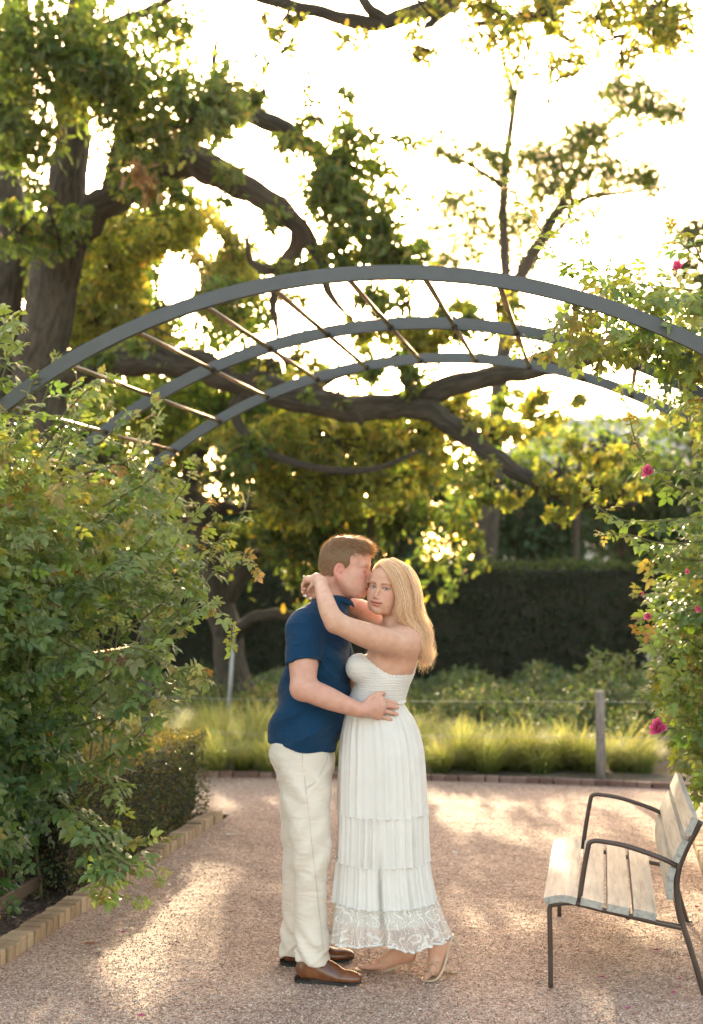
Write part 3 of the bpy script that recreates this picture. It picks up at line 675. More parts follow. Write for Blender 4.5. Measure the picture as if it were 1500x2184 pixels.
rngT = np.random.default_rng(5)
oak1 = thing('oak_tree', 'huge old oak with forked dark trunk at the left and limbs reaching across', 'tree', (px(70, 1208, 14)[0], 14, 0))
L1 = [
 [(-30, 1560, 14.7, 75), (-20, 1100, 14.7, 55), (0, 800, 14.7, 46), (12, 560, 14.7, 42), (16, 330, 14.7, 36), (30, 120, 14.7, 30), (40, -60, 14.7, 24)],
 [(55, 1585, 14, 95), (62, 1400, 14, 72), (70, 1100, 14, 62), (92, 760, 14, 55), (118, 580, 14, 50), (145, 420, 14, 42), (155, 250, 14, 36), (165, 90, 14, 31), (190, -60, 14, 26)],
 [(105, 640, 14, 46), (150, 520, 13.9, 40), (200, 452, 13.8, 34), (262, 412, 13.7, 32), (330, 372, 13.6, 33), (410, 345, 13.4, 36), (480, 378, 13.3, 32), (550, 415, 13.2, 26), (612, 455, 13.1, 22), (660, 515, 13.0, 17), (688, 560, 13.0, 13), (700, 620, 13, 9), (730, 660, 13, 5), (760, 690, 13, 2)],
 [(330, 372, 13.6, 26), (400, 300, 13.7, 24), (470, 240, 13.8, 22), (540, 245, 13.7, 21), (620, 285, 13.6, 18), (690, 335, 13.5, 14), (745, 400, 13.4, 10), (770, 470, 13.4, 7)],
 [(640, 490, 13.05, 18), (625, 540, 13.2, 17), (585, 575, 13.3, 13), (540, 562, 13.4, 8), (528, 520, 13.4, 5), (535, 480, 13.4, 2)],
 [(620, 540, 13.2, 14), (590, 610, 13.4, 11), (583, 660, 13.4, 8), (592, 705, 13.4, 5), (588, 750, 13.4, 2)],
 [(60, 860, 14, 40), (140, 790, 13.9, 42), (260, 765, 13.8, 36), (380, 772, 13.7, 33), (480, 800, 13.6, 31), (620, 845, 13.5, 29), (760, 872, 13.4, 29), (860, 858, 13.3, 25), (950, 828, 13.2, 24), (1060, 800, 13.1, 22), (1160, 785, 13.0, 20), (1250, 770, 12.9, 15), (1330, 730, 12.8, 8)],
 [(830, 868, 13.35, 26), (905, 872, 13.2, 24), (960, 905, 13.1, 22), (1010, 940, 13.0, 20), (1070, 985, 12.9, 18), (1130, 1022, 12.8, 16), (1200, 1060, 12.7, 13), (1290, 1080, 12.6, 10), (1360, 1075, 12.5, 6)],
 [(1040, 805, 13.1, 12), (1130, 770, 13, 12), (1180, 745, 12.9, 9), (1230, 690, 12.8, 5)],
 [(230, 420, 13.8, 16), (255, 300, 13.8, 15), (280, 240, 13.6, 13), (235, 215, 13.4, 9), (190, 190, 13.3, 6)],
 [(280, 245, 13.6, 9), (330, 240, 13.5, 8), (350, 300, 13.4, 9), (300, 255, 13.4, 5)],
 [(455, 170, 13.5, 6), (458, 120, 13.5, 6), (463, 86, 13.5, 4)], [(470, 245, 13.8, 9), (456, 200, 13.6, 8), (455, 160, 13.5, 6)],
 [(165, 110, 14, 18), (230, 60, 13.8, 14), (300, 30, 13.6, 10), (380, -10, 13.5, 6)],
 [(640, 845, 13.5, 14), (720, 800, 13.4, 10), (800, 780, 13.3, 7), (880, 740, 13.2, 4)],
 [(540, 830, 13.6, 16), (500, 880, 13.6, 12), (560, 960, 13.5, 9), (690, 1000, 13.4, 8), (800, 1000, 13.3, 6), (900, 960, 13.2, 4)],
 [(740, 860, 13.4, 20), (765, 892, 13.3, 12), (772, 908, 13.3, 3)],
]
limbs(oak1, L1, M['bark'], rnd=0.03, seg=22)
opal = [(.07, .11, .034, 5), (.10, .145, .045, 4), (.14, .17, .05, 2), (.19, .18, .055, .8)]
opal_y = [(.18, .20, .055, 4), (.25, .24, .06, 3), (.12, .155, .05, 3), (.32, .23, .06, .6)]  # yellower leaves, their backlit glow partly put into the colour
opal_d = [(.05, .08, .03, 5), (.07, .105, .038, 4), (.10, .13, .045, 1.5)]
E_green = [(110, 110, 180, 130, 12.6), (40, 260, 90, 120, 12.6, .8), (260, 180, 120, 110, 12.6), (400, 235, 120, 75, 12.4), (470, 255, 60, 50, 12.3), (300, 330, 70, 90, 12.8, .9), (340, 420, 60, 45, 12.8),
  (480, 190, 70, 40, 13, .6), (330, 60, 80, 70, 13, .5), (560, 215, 50, 40, 13.2, .5),
  (735, 340, 95, 75, 12.8), (760, 450, 95, 90, 12.8, 1.1), (690, 420, 70, 60, 12.9, .7), (640, 330, 60, 45, 13, .45), (830, 520, 90, 50, 12.7, .8), (700, 560, 110, 45, 13, .6), (870, 560, 90, 40, 12.8, .8), (640, 250, 40, 40, 13.2, .3), (730, 215, 22, 28, 13, .5), (860, 300, 40, 35, 13, .4),
  (460, 1010, 60, 50, 13.6, .8), (520, 980, 60, 40, 13.4, .6), (620, 590, 70, 40, 13.3, .4), (870, 640, 110, 30, 12.9, .7), (980, 690, 90, 30, 12.9, .5), (480, 640, 90, 60, 13.4, .6), (560, 790, 70, 30, 13.0, .7), (700, 830, 60, 28, 12.9, .7), (860, 800, 80, 32, 12.8, .8), (330, 740, 90, 28, 13.1, .6), (230, 780, 60, 26, 13.2, .6), (640, 710, 70, 26, 13.2, .5), (480, 400, 50, 34, 12.9, .6), (560, 450, 50, 30, 12.8, .5), (120, 470, 70, 60, 13.0, .6), (40, 480, 50, 80, 12.9, .7)]
E_yel = [(380, 500, 130, 70, 14.6, .9), (460, 590, 110, 70, 14.6, .8), (250, 560, 110, 100, 14.8, .8), (900, 720, 170, 45, 13.6, .8), (1060, 650, 90, 40, 13.6, .5), (600, 770, 130, 40, 14, .6), (340, 660, 160, 70, 14.8, .8),
  (700, 935, 220, 55, 14.2), (560, 950, 130, 70, 14.4), (900, 930, 130, 60, 14.0), (800, 1030, 170, 60, 14.4), (600, 1060, 130, 60, 14.6), (1000, 880, 90, 30, 13.6, .7), (1060, 930, 80, 45, 13.2, .7), (1150, 890, 70, 40, 13.2, .5), (1270, 960, 90, 40, 12.9, .55), (1045, 1030, 65, 40, 12.6, .9), (1120, 1050, 50, 35, 12.6, .8), (1190, 1010, 60, 35, 12.6, .6), (1280, 1040, 80, 30, 12.5, .7), (1205, 1090, 35, 40, 12.5, .6), (1330, 1040, 50, 25, 12.4, .6), (1180, 850, 110, 25, 12.8, .35), (760, 700, 80, 36, 13.4, .5), (1040, 730, 90, 30, 13.2, .5), (500, 540, 80, 50, 14.4, .6), (200, 680, 90, 60, 14.6, .7), (590, 640, 60, 40, 14.2, .4)]
TW1 = MB()
W, F, C = clumps(E_green, 2300, (.098, 'oak'), opal, rngT, tw=TW1); cr = [(W, F, C)]
W, F, C = clumps(E_yel, 2300, (.098, 'oak'), opal_y, rngT, tw=TW1); cr.append((W, F, C)); tag(TW1.build('twigs', M['bark'], oak1, True, oak1.location), kind='stuff')
mb = MB()
for W, F, C in cr: mb.add(W, F, C)
tag(mb.build('crown', M['oak_leaf'], oak1, origin=oak1.location), kind='stuff')
# dead leaf bunches hanging in the left crown
def dead(u, v, ru, rv, d, n):
    W, F, C = clumps([(u, v, ru, rv, d)], n, (.12, 'oak'), [(.30, .20, .12, 2), (.22, .13, .07, 1)], rngT, droop=1.2, dz=.4)
    tag(obj('dead_leaves', W - np.array(oak1.location), F, M['oak_leaf'], oak1, False, C), 'dry brown leaf bunch', kind='stuff')
dead(310, 375, 36, 38, 12.2, 900); dead(475, 185, 36, 24, 12.3, 600)

oak2 = thing('oak_tree', 'gnarled leaning oak trunk behind the left rose with drooping foliage', 'tree', (px(500, 1208, 17)[0], 17, 0))
limbs(oak2, [[(505, 1530, 17, 45), (492, 1400, 17, 34), (470, 1290, 17, 32), (448, 1190, 17, 32), (430, 1110, 16.9, 32), (390, 1062, 16.8, 30), (330, 1045, 16.7, 28), (270, 1020, 16.6, 24), (200, 960, 16.5, 18)],
             [(432, 1110, 16.9, 22), (470, 1085, 16.8, 16), (520, 1088, 16.7, 10), (560, 1075, 16.6, 6)],
             [(470, 1290, 17, 22), (540, 1200, 16.8, 16), (640, 1140, 16.6, 12), (760, 1120, 16.4, 8), (880, 1120, 16.3, 5)],
             [(488, 1370, 17, 16), (530, 1325, 16.4, 14), (580, 1310, 16.1, 12), (640, 1318, 15.9, 9), (700, 1350, 15.8, 6)],
             [(390, 1062, 16.8, 22), (430, 960, 16.9, 16), (520, 880, 17, 11), (640, 830, 17, 7)]], M['bark2'], rnd=0.03)
E2 = [(760, 1100, 170, 60, 16.2), (700, 1180, 150, 70, 16.0), (880, 1130, 110, 60, 16.0), (950, 1190, 85, 50, 15.9), (600, 1160, 90, 70, 16.4), (560, 1240, 90, 50, 16.4), (690, 1260, 110, 40, 16.2), (900, 1230, 80, 35, 16), (520, 1150, 60, 60, 16.6, .7), (1000, 1130, 45, 40, 16, .6), (480, 960, 120, 90, 17.2, .9), (360, 900, 140, 90, 17.4, .9), (600, 880, 140, 60, 17.4, .8), (990, 1060, 60, 40, 16.4, .7), (430, 1190, 50, 60, 17.4, .5), (600, 1290, 110, 34, 16, .8), (760, 1290, 90, 30, 16, .8), (500, 1300, 60, 34, 16.2, .7), (920, 1270, 60, 30, 15.8, .8)]
W, F, C = clumps(E2, 2200, (.105, 'oak'), opal_d + [(.16, .18, .04, 2), (.30, .20, .03, .35)], rngT)
tag(obj('crown', W - np.array(oak2.location), F, M['oak_leaf'], oak2, False, C), kind='stuff')

oak3 = thing('oak_tree', 'slender pale oak at upper right with thin branches against the sky', 'tree', (px(1060, 1208, 23.6)[0], 23.6, 0))
limbs(oak3, [[(1030, 1480, 23.6, 26), (1040, 1200, 23.6, 22), (1060, 900, 23.6, 18), (1085, 660, 23.6, 16), (1115, 580, 23.6, 14), (1150, 520, 23.6, 13), (1190, 450, 23.6, 11), (1225, 380, 23.6, 9), (1262, 300, 23.6, 7), (1330, 230, 23.6, 4)],
             [(1085, 660, 23.6, 12), (1075, 520, 23.6, 11), (1075, 400, 23.6, 10), (1085, 300, 23.6, 8), (1095, 220, 23.6, 7), (1075, 130, 23.6, 5), (1060, 90, 23.6, 3)], [(1090, 240, 23.6, 5), (1110, 160, 23.6, 4), (1118, 120, 23.6, 3)],
             [(1190, 450, 23.6, 7), (1260, 420, 23.4, 6), (1340, 410, 23.2, 4), (1430, 400, 23.1, 2)], [(1075, 400, 23.6, 6), (1000, 350, 23.6, 5), (930, 320, 23.6, 3)], [(1150, 520, 23.6, 6), (1210, 470, 23.6, 5), (1220, 400, 23.6, 3)],
             [(1262, 310, 23.6, 5), (1340, 280, 23.6, 4), (1440, 230, 23.6, 2)]], M['bark2'], seg=10)
E3 = [(1000, 325, 80, 32, 23.6, .7), (930, 300, 60, 28, 23.6, .5), (1090, 200, 28, 36, 23.6, .5), (1180, 330, 100, 45, 23.2, .9), (1260, 280, 70, 40, 23.0, .9), (1330, 195, 75, 40, 23.0, .9), (1390, 230, 70, 35, 22.8, .8), (1450, 240, 40, 30, 22.8, .6), (1300, 370, 130, 38, 23.0, .8), (1180, 400, 60, 40, 23.2, .5), (960, 430, 100, 60, 23.8, .6), (1060, 350, 40, 30, 23.6, .4), (1100, 380, 90, 40, 23.8, .4), (1010, 500, 100, 50, 24.1, .6), (1130, 480, 100, 50, 24.2, .45), (1240, 460, 60, 24, 23.6, .3), (1390, 390, 70, 22, 23.0, .5), (940, 560, 90, 40, 24.1, .6), (1130, 560, 70, 40, 24.2, .4), (1330, 520, 40, 24, 23.6, .2)]
TW3 = MB(); W, F, C = clumps(E3, 2500, (.088, 'oak'), opal, rngT, sub=.75, tw=TW3); tag(TW3.build('twigs', M['bark2'], oak3, True, oak3.location), kind='stuff')
tag(obj('crown', W - np.array(oak3.location), F, M['oak_leaf'], oak3, False, C), kind='stuff')

oak4 = thing('oak_tree', 'overhanging oak whose bare limbs cross the top edge of the sky', 'tree', (px(2300, 1208, 12)[0], 12, 0))
limbs(oak4, [[(2300, 1640, 12, 80), (2290, 900, 12, 70), (2200, 300, 12, 60), (2000, -100, 12, 45), (1700, -160, 11.8, 32), (1300, -90, 11.6, 22), (1000, -20, 11.4, 18), (830, 46, 11.3, 16), (740, 40, 11.2, 14), (650, 18, 11.2, 13), (560, -5, 11.2, 12), (470, -50, 11.2, 10)],
             [(830, 46, 11.3, 13), (790, 20, 11.2, 12), (760, -20, 11.2, 10), (700, -80, 11.2, 8)], [(1000, -20, 11.4, 12), (930, 40, 11.3, 10), (905, 60, 11.2, 4)],
             [(1300, -90, 11.6, 14), (1180, 20, 11.4, 11), (1100, 45, 11.3, 9), (1010, 50, 11.2, 5)], [(1180, 20, 11.4, 10), (1190, 66, 11.3, 7), (1220, 90, 11.2, 4)], [(1500, -120, 11.7, 14), (1400, 20, 11.5, 9), (1300, 60, 11.4, 5)]], M['bark'], seg=14)
E4 = [(590, 90, 45, 30, 11, .7), (620, 30, 60, 22, 11, .6), (760, 75, 50, 26, 11, .6), (900, 95, 32, 45, 11, .9), (930, 20, 60, 30, 11, .7), (1050, 80, 60, 36, 11, .8), (1070, 15, 110, 30, 11, .9), (1180, 30, 90, 36, 11, .7), (1290, 50, 80, 60, 11, .8), (1380, 70, 80, 45, 11, .8), (1450, 60, 50, 40, 11, .6), (1220, 130, 50, 36, 11, .5), (1400, 20, 120, 30, 11, .7), (1180, 170, 40, 26, 11, .35), (560, 160, 22, 30, 11, .4), (660, 190, 18, 26, 11, .5), (1110, 110, 36, 40, 11, .4), (1340, 130, 50, 26, 11, .4)]
TW4 = MB(); W, F, C = clumps(E4, 2300, (.074, 'oak'), opal_y, rngT, sub=.7, dz=.6, tw=TW4); tag(TW4.build('twigs', M['bark'], oak4, True, oak4.location), kind='stuff')
tag(obj('crown', W - np.array(oak4.location), F, M['oak_leaf'], oak4, False, C), kind='stuff')

def bg_tree(label, u, d, E, per, pal, leaf=.2, name='evergreen_tree', tr=40, dz=.7):
    lm = M['oak_leaf'] if name == 'background_tree' else M['dark_leaf']
    b = px(u, 1208, d); root = thing(name, label, 'tree', (b[0], d, 0)); vt = min(e[1] for e in E)
    limbs(root, [[(u, 1208 + EYE * FPX / d, d, tr), (u, 1100, d, tr * .8), (u + 6, (1100 + vt) / 2, d, tr * .5), (u, vt, d, tr * .2)]], M['bark2'], seg=10)
    W, F, C = clumps(E, per, (leaf, 's'), pal, rngT, sub=.6, dz=dz)
    tag(obj('crown', W - np.array(root.location), F, lm, root, False, C), kind='stuff')
dk = [(.018, .048, .020, 5), (.03, .07, .028, 4), (.05, .09, .035, 1)]
bg_tree('dark evergreen mass above the tall hedge right of the woman', 1130, 25, [(1060, 1130, 120, 80, 25), (1180, 1120, 120, 90, 25), (1130, 1040, 120, 60, 25, .8)], 650, dk)
bg_tree('dark evergreen beyond the hedge toward the right rose', 1330, 26, [(1330, 1120, 130, 90, 26), (1330, 1040, 130, 60, 26), (1320, 970, 90, 50, 26, .7), (1440, 1080, 110, 120, 26)], 650, dk)
bg_tree('dark background tree behind the kissing couple', 860, 25, [(860, 1140, 150, 90, 25), (760, 1020, 180, 80, 24.5, .9), (930, 1010, 120, 70, 24.5, .9), (840, 940, 160, 50, 25, .7)], 650, dk)
bg_tree('dark background tree behind the gnarled leaning trunk', 560, 24.5, [(560, 1180, 170, 100, 24.5), (450, 1080, 150, 110, 24.5), (600, 1010, 150, 80, 24, .9), (420, 900, 140, 100, 24, .9), (580, 860, 130, 60, 24, .7)], 650, dk)
bg_tree('dense dark tree at far left behind the big oak trunk', 180, 24.5, [(180, 1100, 220, 160, 24.5), (150, 880, 220, 130, 24.5), (200, 680, 170, 110, 24.5, .9), (60, 520, 120, 160, 24.5, .9), (240, 540, 100, 90, 24.5, .7), (30, 1300, 200, 130, 24.5)], 650, dk)
bg_tree('pale green tree filling the gap under the arch', 790, 15.6, [(700, 900, 230, 55, 15.6), (900, 890, 150, 50, 15.6), (540, 850, 130, 50, 15.6), (760, 960, 200, 50, 15.6), (1020, 910, 100, 45, 15.6, .7), (640, 1000, 200, 60, 15.6), (900, 990, 150, 60, 15.6), (800, 1080, 180, 50, 15.6), (980, 760, 120, 40, 15.6, .4), (1100, 860, 90, 40, 15.6, .5), (760, 800, 120, 36, 15.6, .5)], 1150, [(.06, .11, .03, 3), (.09, .14, .04, 3), (.16, .18, .06, 2)], .12, 'background_tree', 11)
bg_tree('leafy tree glowing in the sun behind the big limb', 330, 16, [(330, 560, 170, 110, 16), (430, 690, 150, 80, 16), (220, 720, 150, 90, 16), (500, 560, 80, 60, 16, .5), (330, 850, 180, 90, 16), (480, 880, 120, 60, 16), (150, 560, 120, 120, 16), (560, 700, 90, 60, 16, .7), (420, 480, 100, 50, 16, .8), (600, 820, 110, 50, 16, .8)], 1150, [(.06, .11, .03, 3), (.10, .15, .04, 3), (.15, .18, .05, 1)], .12, 'background_tree', 11)
bg_tree('green tree in front of the distant house roof', 1230, 24, [(1060, 1000, 80, 60, 24, .8), (1230, 910, 150, 45, 24, .7), (1330, 990, 130, 50, 24, .8), (1150, 960, 90, 50, 24, .7), (1430, 900, 90, 80, 24, .7)], 460, [(.06, .11, .03, 3), (.10, .15, .04, 3), (.15, .18, .05, 1)], .13, 'background_tree', 9)
bg_tree('small dark tree at the right edge against the bright sky', 1560, 30, [(1540, 520, 110, 90, 30), (1570, 640, 130, 120, 30), (1520, 800, 90, 110, 30, .8), (1500, 960, 90, 90, 30)], 300, [(.05, .075, .025, 3), (.07, .09, .03, 2)], .22, 'small_tree', 30)

# a house roof far behind the trees
hx, hy = px(1330, 1208, 38)[0], 38.0
house = thing('house', 'distant house with pale grey gabled roof glimpsed between the leaves', 'house', (hx, hy, 0))
M['shingle'] = noisy_mat('grey_shingle', [(0.35, (0.27, 0.26, 0.25)), (0.7, (0.40, 0.39, 0.37))], 9, 0.9, 0.3, 40)
M['plaster'] = noisy_mat('pale_wall', [(0.35, (0.45, 0.42, 0.37)), (0.7, (0.55, 0.52, 0.46))], 4, 0.9, 0.2, 40)
obj('wall', *box_geo((-3.4, 0, 0), (7, 6, 4.2)), M['plaster'], house)
zr, ze = 6.0, 4.2
V = np.array([(-3.9, -.5, ze), (7.5, -.5, ze), (6.2, 3, zr), (-1.6, 3, zr), (-3.9, 6.5, ze), (7.5, 6.5, ze)] + [(-3.9, -.5, ze - .15), (7.5, -.5, ze - .15), (7.5, 6.5, ze - .15), (-3.9, 6.5, ze - .15)], float)
rf = obj('roof', V, [[0, 1, 2, 3], [1, 5, 2], [5, 4, 3, 2], [4, 0, 3], [0, 6, 7, 1], [1, 7, 8, 5], [5, 8, 9, 4], [4, 9, 6, 0], [6, 9, 8, 7]], M['shingle'], house)
obj('chimney', *box_geo((2.5, 3.4, 5.2), (3.2, 4.1, 6.9), .02), M['brick_red'], rf)
for x in (-2.2, 0.6, 3.4): w_ = obj('window', *box_geo((x, -.06, 1.6), (x + 1.1, 0.02, 3.0), .01), noisy_mat('window_frame', [(0, (.5, .5, .48)), (1, (.6, .6, .58))], 3, .6, 0), house); obj('pane', *box_geo((x + .1, -.07, 1.7), (x + 1.0, -.03, 2.9)), M['black'], w_)
# ================================================================== CLIMBING ROSES
M['rose_leaf'] = leaf_mat('rose_leaf', trans=0.42, tgain=(1.3, 1.4, 0.45), rough=0.38, spec=0.5)
M['cane'] = noisy_mat('rose_cane', [(0.3, (0.07, 0.085, 0.03)), (0.7, (0.17, 0.16, 0.06))], 30, 0.6, 0.3, 60)
def leaflet():
    side = [(0.0, 0.0), (0.29, 0.28), (0.29, 0.64)]; V = [(0, 0, 0), (0, .30, 0.0), (0, .66, -.06), (0, 1, -.2)]; F = []
    for s in (1, -1):
        o = len(V)
        for x, y in side[1:]: V.append((s * x, y, .10 - .13 * y * y))
        q = [(0, 1, o), (1, o + 1, o), (1, 2, o + 1), (2, 3, o + 1)]
        F += [f if s > 0 else f[::-1] for f in q]
    return np.array(V, float), np.array(F)
def compound(seed):
    rng = np.random.default_rng(seed); V0, F0 = leaflet(); V = []; F = []; n = 0
    specs = [(0, 1.12, 0.0, .46)] + [(s, y, s * a, z) for y, a, z in ((.98, 1.12, .42), (.42, 1.25, .36)) for s in (-1, 1)]
    for s, y, a, z in specs:
        a += rng.normal() * .12; c, t = math.cos(a), math.sin(a); W = V0 * z * rng.uniform(.9, 1.1)
        tl = rng.normal() * .25; W = np.stack([W[:, 0], W[:, 1], W[:, 2] + W[:, 0] * tl], -1)
        W = np.stack([W[:, 0] * c + W[:, 1] * t, -W[:, 0] * t + W[:, 1] * c, W[:, 2]], -1)
        W[:, 1] += y * .55; W[:, 2] -= .10 * (y * .6 + W[:, 1]) ** 2 * .5
        V.append(W); F.append(F0 + n); n += len(W)
    V.append(np.array([(-.012, 0, 0), (.012, 0, 0), (0, .56, -.02)])); F.append(np.array([(0, 1, 2)]) + n)
    return np.concatenate(V), np.concatenate(F)
COMP = [compound(70 + i) for i in range(3)]
def orient(y, rng, up=1.0):
    n = len(y); y = y / (np.linalg.norm(y, axis=1)[:, None] + 1e-9)
    z = rng.normal(size=(n, 3)) * .45; z[:, 2] += up; z[:, 1] -= .35
    z -= y * (y * z).sum(1)[:, None]; z /= np.linalg.norm(z, axis=1)[:, None] + 1e-9
    return np.stack([np.cross(y, z), y, z], -1)
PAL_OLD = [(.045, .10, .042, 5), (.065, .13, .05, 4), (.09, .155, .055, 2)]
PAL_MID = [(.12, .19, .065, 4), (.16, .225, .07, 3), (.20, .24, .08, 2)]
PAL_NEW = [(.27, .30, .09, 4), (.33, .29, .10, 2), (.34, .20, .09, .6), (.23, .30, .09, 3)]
def rose(label, base, canes, blobs, seed, n_fill, age, parts=300, scale=1.0):
    rng = np.random.default_rng(seed); root = thing('climbing_rose', label, 'rose', base)
    P = []; Y = []; S = []; A = []
    for (pts, r, step) in canes:
        C = smooth_path(pts, max(12, int(len(pts) * 9))); L = np.concatenate([[0], np.cumsum(np.linalg.norm(np.diff(C, axis=0), axis=1))])
        MB().tube(C, np.linspace(r, r * .35, len(C)), 7).build('cane', M['cane'], root, True, root.location)
        t = np.arange(.15 * L[-1], L[-1], step); n = len(t)
        for k, s in enumerate(t):
            i = min(np.searchsorted(L, s), len(C) - 1); p = C[i]; tg = C[i] - C[i - 1]; tg = tg / np.linalg.norm(tg)
            side = np.cross(tg, [0, 0, 1]); side /= np.linalg.norm(side) + 1e-9
            f = s / L[-1]; yv = tg * (.45 + .5 * (f > .93)) + side * (1 if k % 2 else -1) * .9 + rng.normal(size=3) * .35; yv[2] -= .35 * (1 - f)
            P.append(p); Y.append(yv); S.append((.135 - .05 * max(0, f - .6) / .4) * rng.uniform(.8, 1.15)); A.append(.25 + .85 * f ** 2)
        for e in range(3): P.append(C[-1]); yv = tg + rng.normal(size=3) * .5; Y.append(yv); S.append(.055); A.append(1.25)
    w = np.array([b[3] * b[4] * b[5] for b in blobs]) ** (2 / 3); w *= np.array([b[6] if len(b) > 6 else 1 for b in blobs]); bi = rng.choice(len(blobs), n_fill, p=w / w.sum())
    B = np.array([b[:6] for b in blobs])[bi]; q = rng.normal(size=(n_fill, 3)); q /= np.linalg.norm(q, axis=1)[:, None]
    rad = 1 - .45 * rng.random(n_fill) ** 1.8 + .08 * rng.normal(size=n_fill)
    Q = B[:, :3] + q * rad[:, None] * B[:, 3:]; Q += .05 * np.stack([np.sin(Q[:, 1] * 9 + Q[:, 2] * 7), np.sin(Q[:, 0] * 8 + Q[:, 2] * 6), np.sin(Q[:, 0] * 9)], -1)
    kk = Q[:, 2] > .05; Q = Q[kk]; q = q[kk]; Q = pwa(Q); qn = pwa(q)
    yv = qn * .6 + rng.normal(size=(len(Q), 3)) * .55; yv[:, 2] -= .35
    P = np.concatenate([np.array(P).reshape(-1, 3), Q]); Y = np.concatenate([np.array(Y).reshape(-1, 3), yv])
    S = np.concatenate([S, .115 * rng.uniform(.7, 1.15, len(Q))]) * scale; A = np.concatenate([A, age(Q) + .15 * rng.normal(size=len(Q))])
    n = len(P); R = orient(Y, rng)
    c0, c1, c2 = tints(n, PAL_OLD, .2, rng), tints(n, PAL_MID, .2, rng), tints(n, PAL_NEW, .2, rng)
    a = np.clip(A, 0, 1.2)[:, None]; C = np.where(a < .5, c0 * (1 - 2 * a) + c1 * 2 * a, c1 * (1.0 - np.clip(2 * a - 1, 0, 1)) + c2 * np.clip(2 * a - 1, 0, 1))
    sick = rng.random(n) < .010; C[sick] = tints(sick.sum(), [(.30, .17, .04, 2), (.34, .24, .05, 2), (.16, .08, .03, 1)], .2, rng)
    # the leaves that show largest become parts of their own
    tip = P + Y / np.linalg.norm(Y, axis=1)[:, None] * S[:, None] * .5
    u = 750 + FPX * tip[:, 0] / tip[:, 1]; v = 1208 - FPX * (tip[:, 2] - EYE) / tip[:, 1]
    order = np.argsort(tip[:, 1]); occ = set(); single = []
    for i in order:
        if not (0 <= u[i] <= 1500 and 0 <= v[i] <= 2184): continue
        key = (int(u[i] // 26), int(v[i] // 26))
        if key in occ: continue
        occ.add(key); single.append(i)
    single = sorted(single, key=lambda i: -S[i] / tip[i, 1])[:parts]
    keep = np.ones(n, bool); keep[single] = False; mb = MB()
    vi = rng.integers(0, 3, n)
    for k in range(3):
        m = keep & (vi == k)
        if m.any(): mb.add(*leaf_cloud(COMP[k], P[m], R[m], S[m], C[m]))
    tag(mb.build('foliage', M['rose_leaf'], root, origin=root.location), kind='stuff')
    cache = {}
    for i in single:
        key = (int(vi[i]), int(np.clip(A[i], 0, 1.2) * 5), int(sick[i]), int(rng.integers(0, 3)))
        if key not in cache:
            V, F = COMP[key[0]]; cache[key] = mesh_data('leaf', V, F, M['rose_leaf'], False, np.repeat(C[i][None], len(V), 0))
        o = bpy.data.objects.new('leaf', cache[key]); o.parent = root; COL.objects.link(o)
        mt = Matrix(R[i].tolist()).to_4x4(); o.matrix_local = Matrix.Translation(P[i] - np.array(root.location)) @ mt @ Matrix.Scale(float(S[i]), 4)
    return root
def cane_px(pts): return np.array([px(*p) for p in pts])
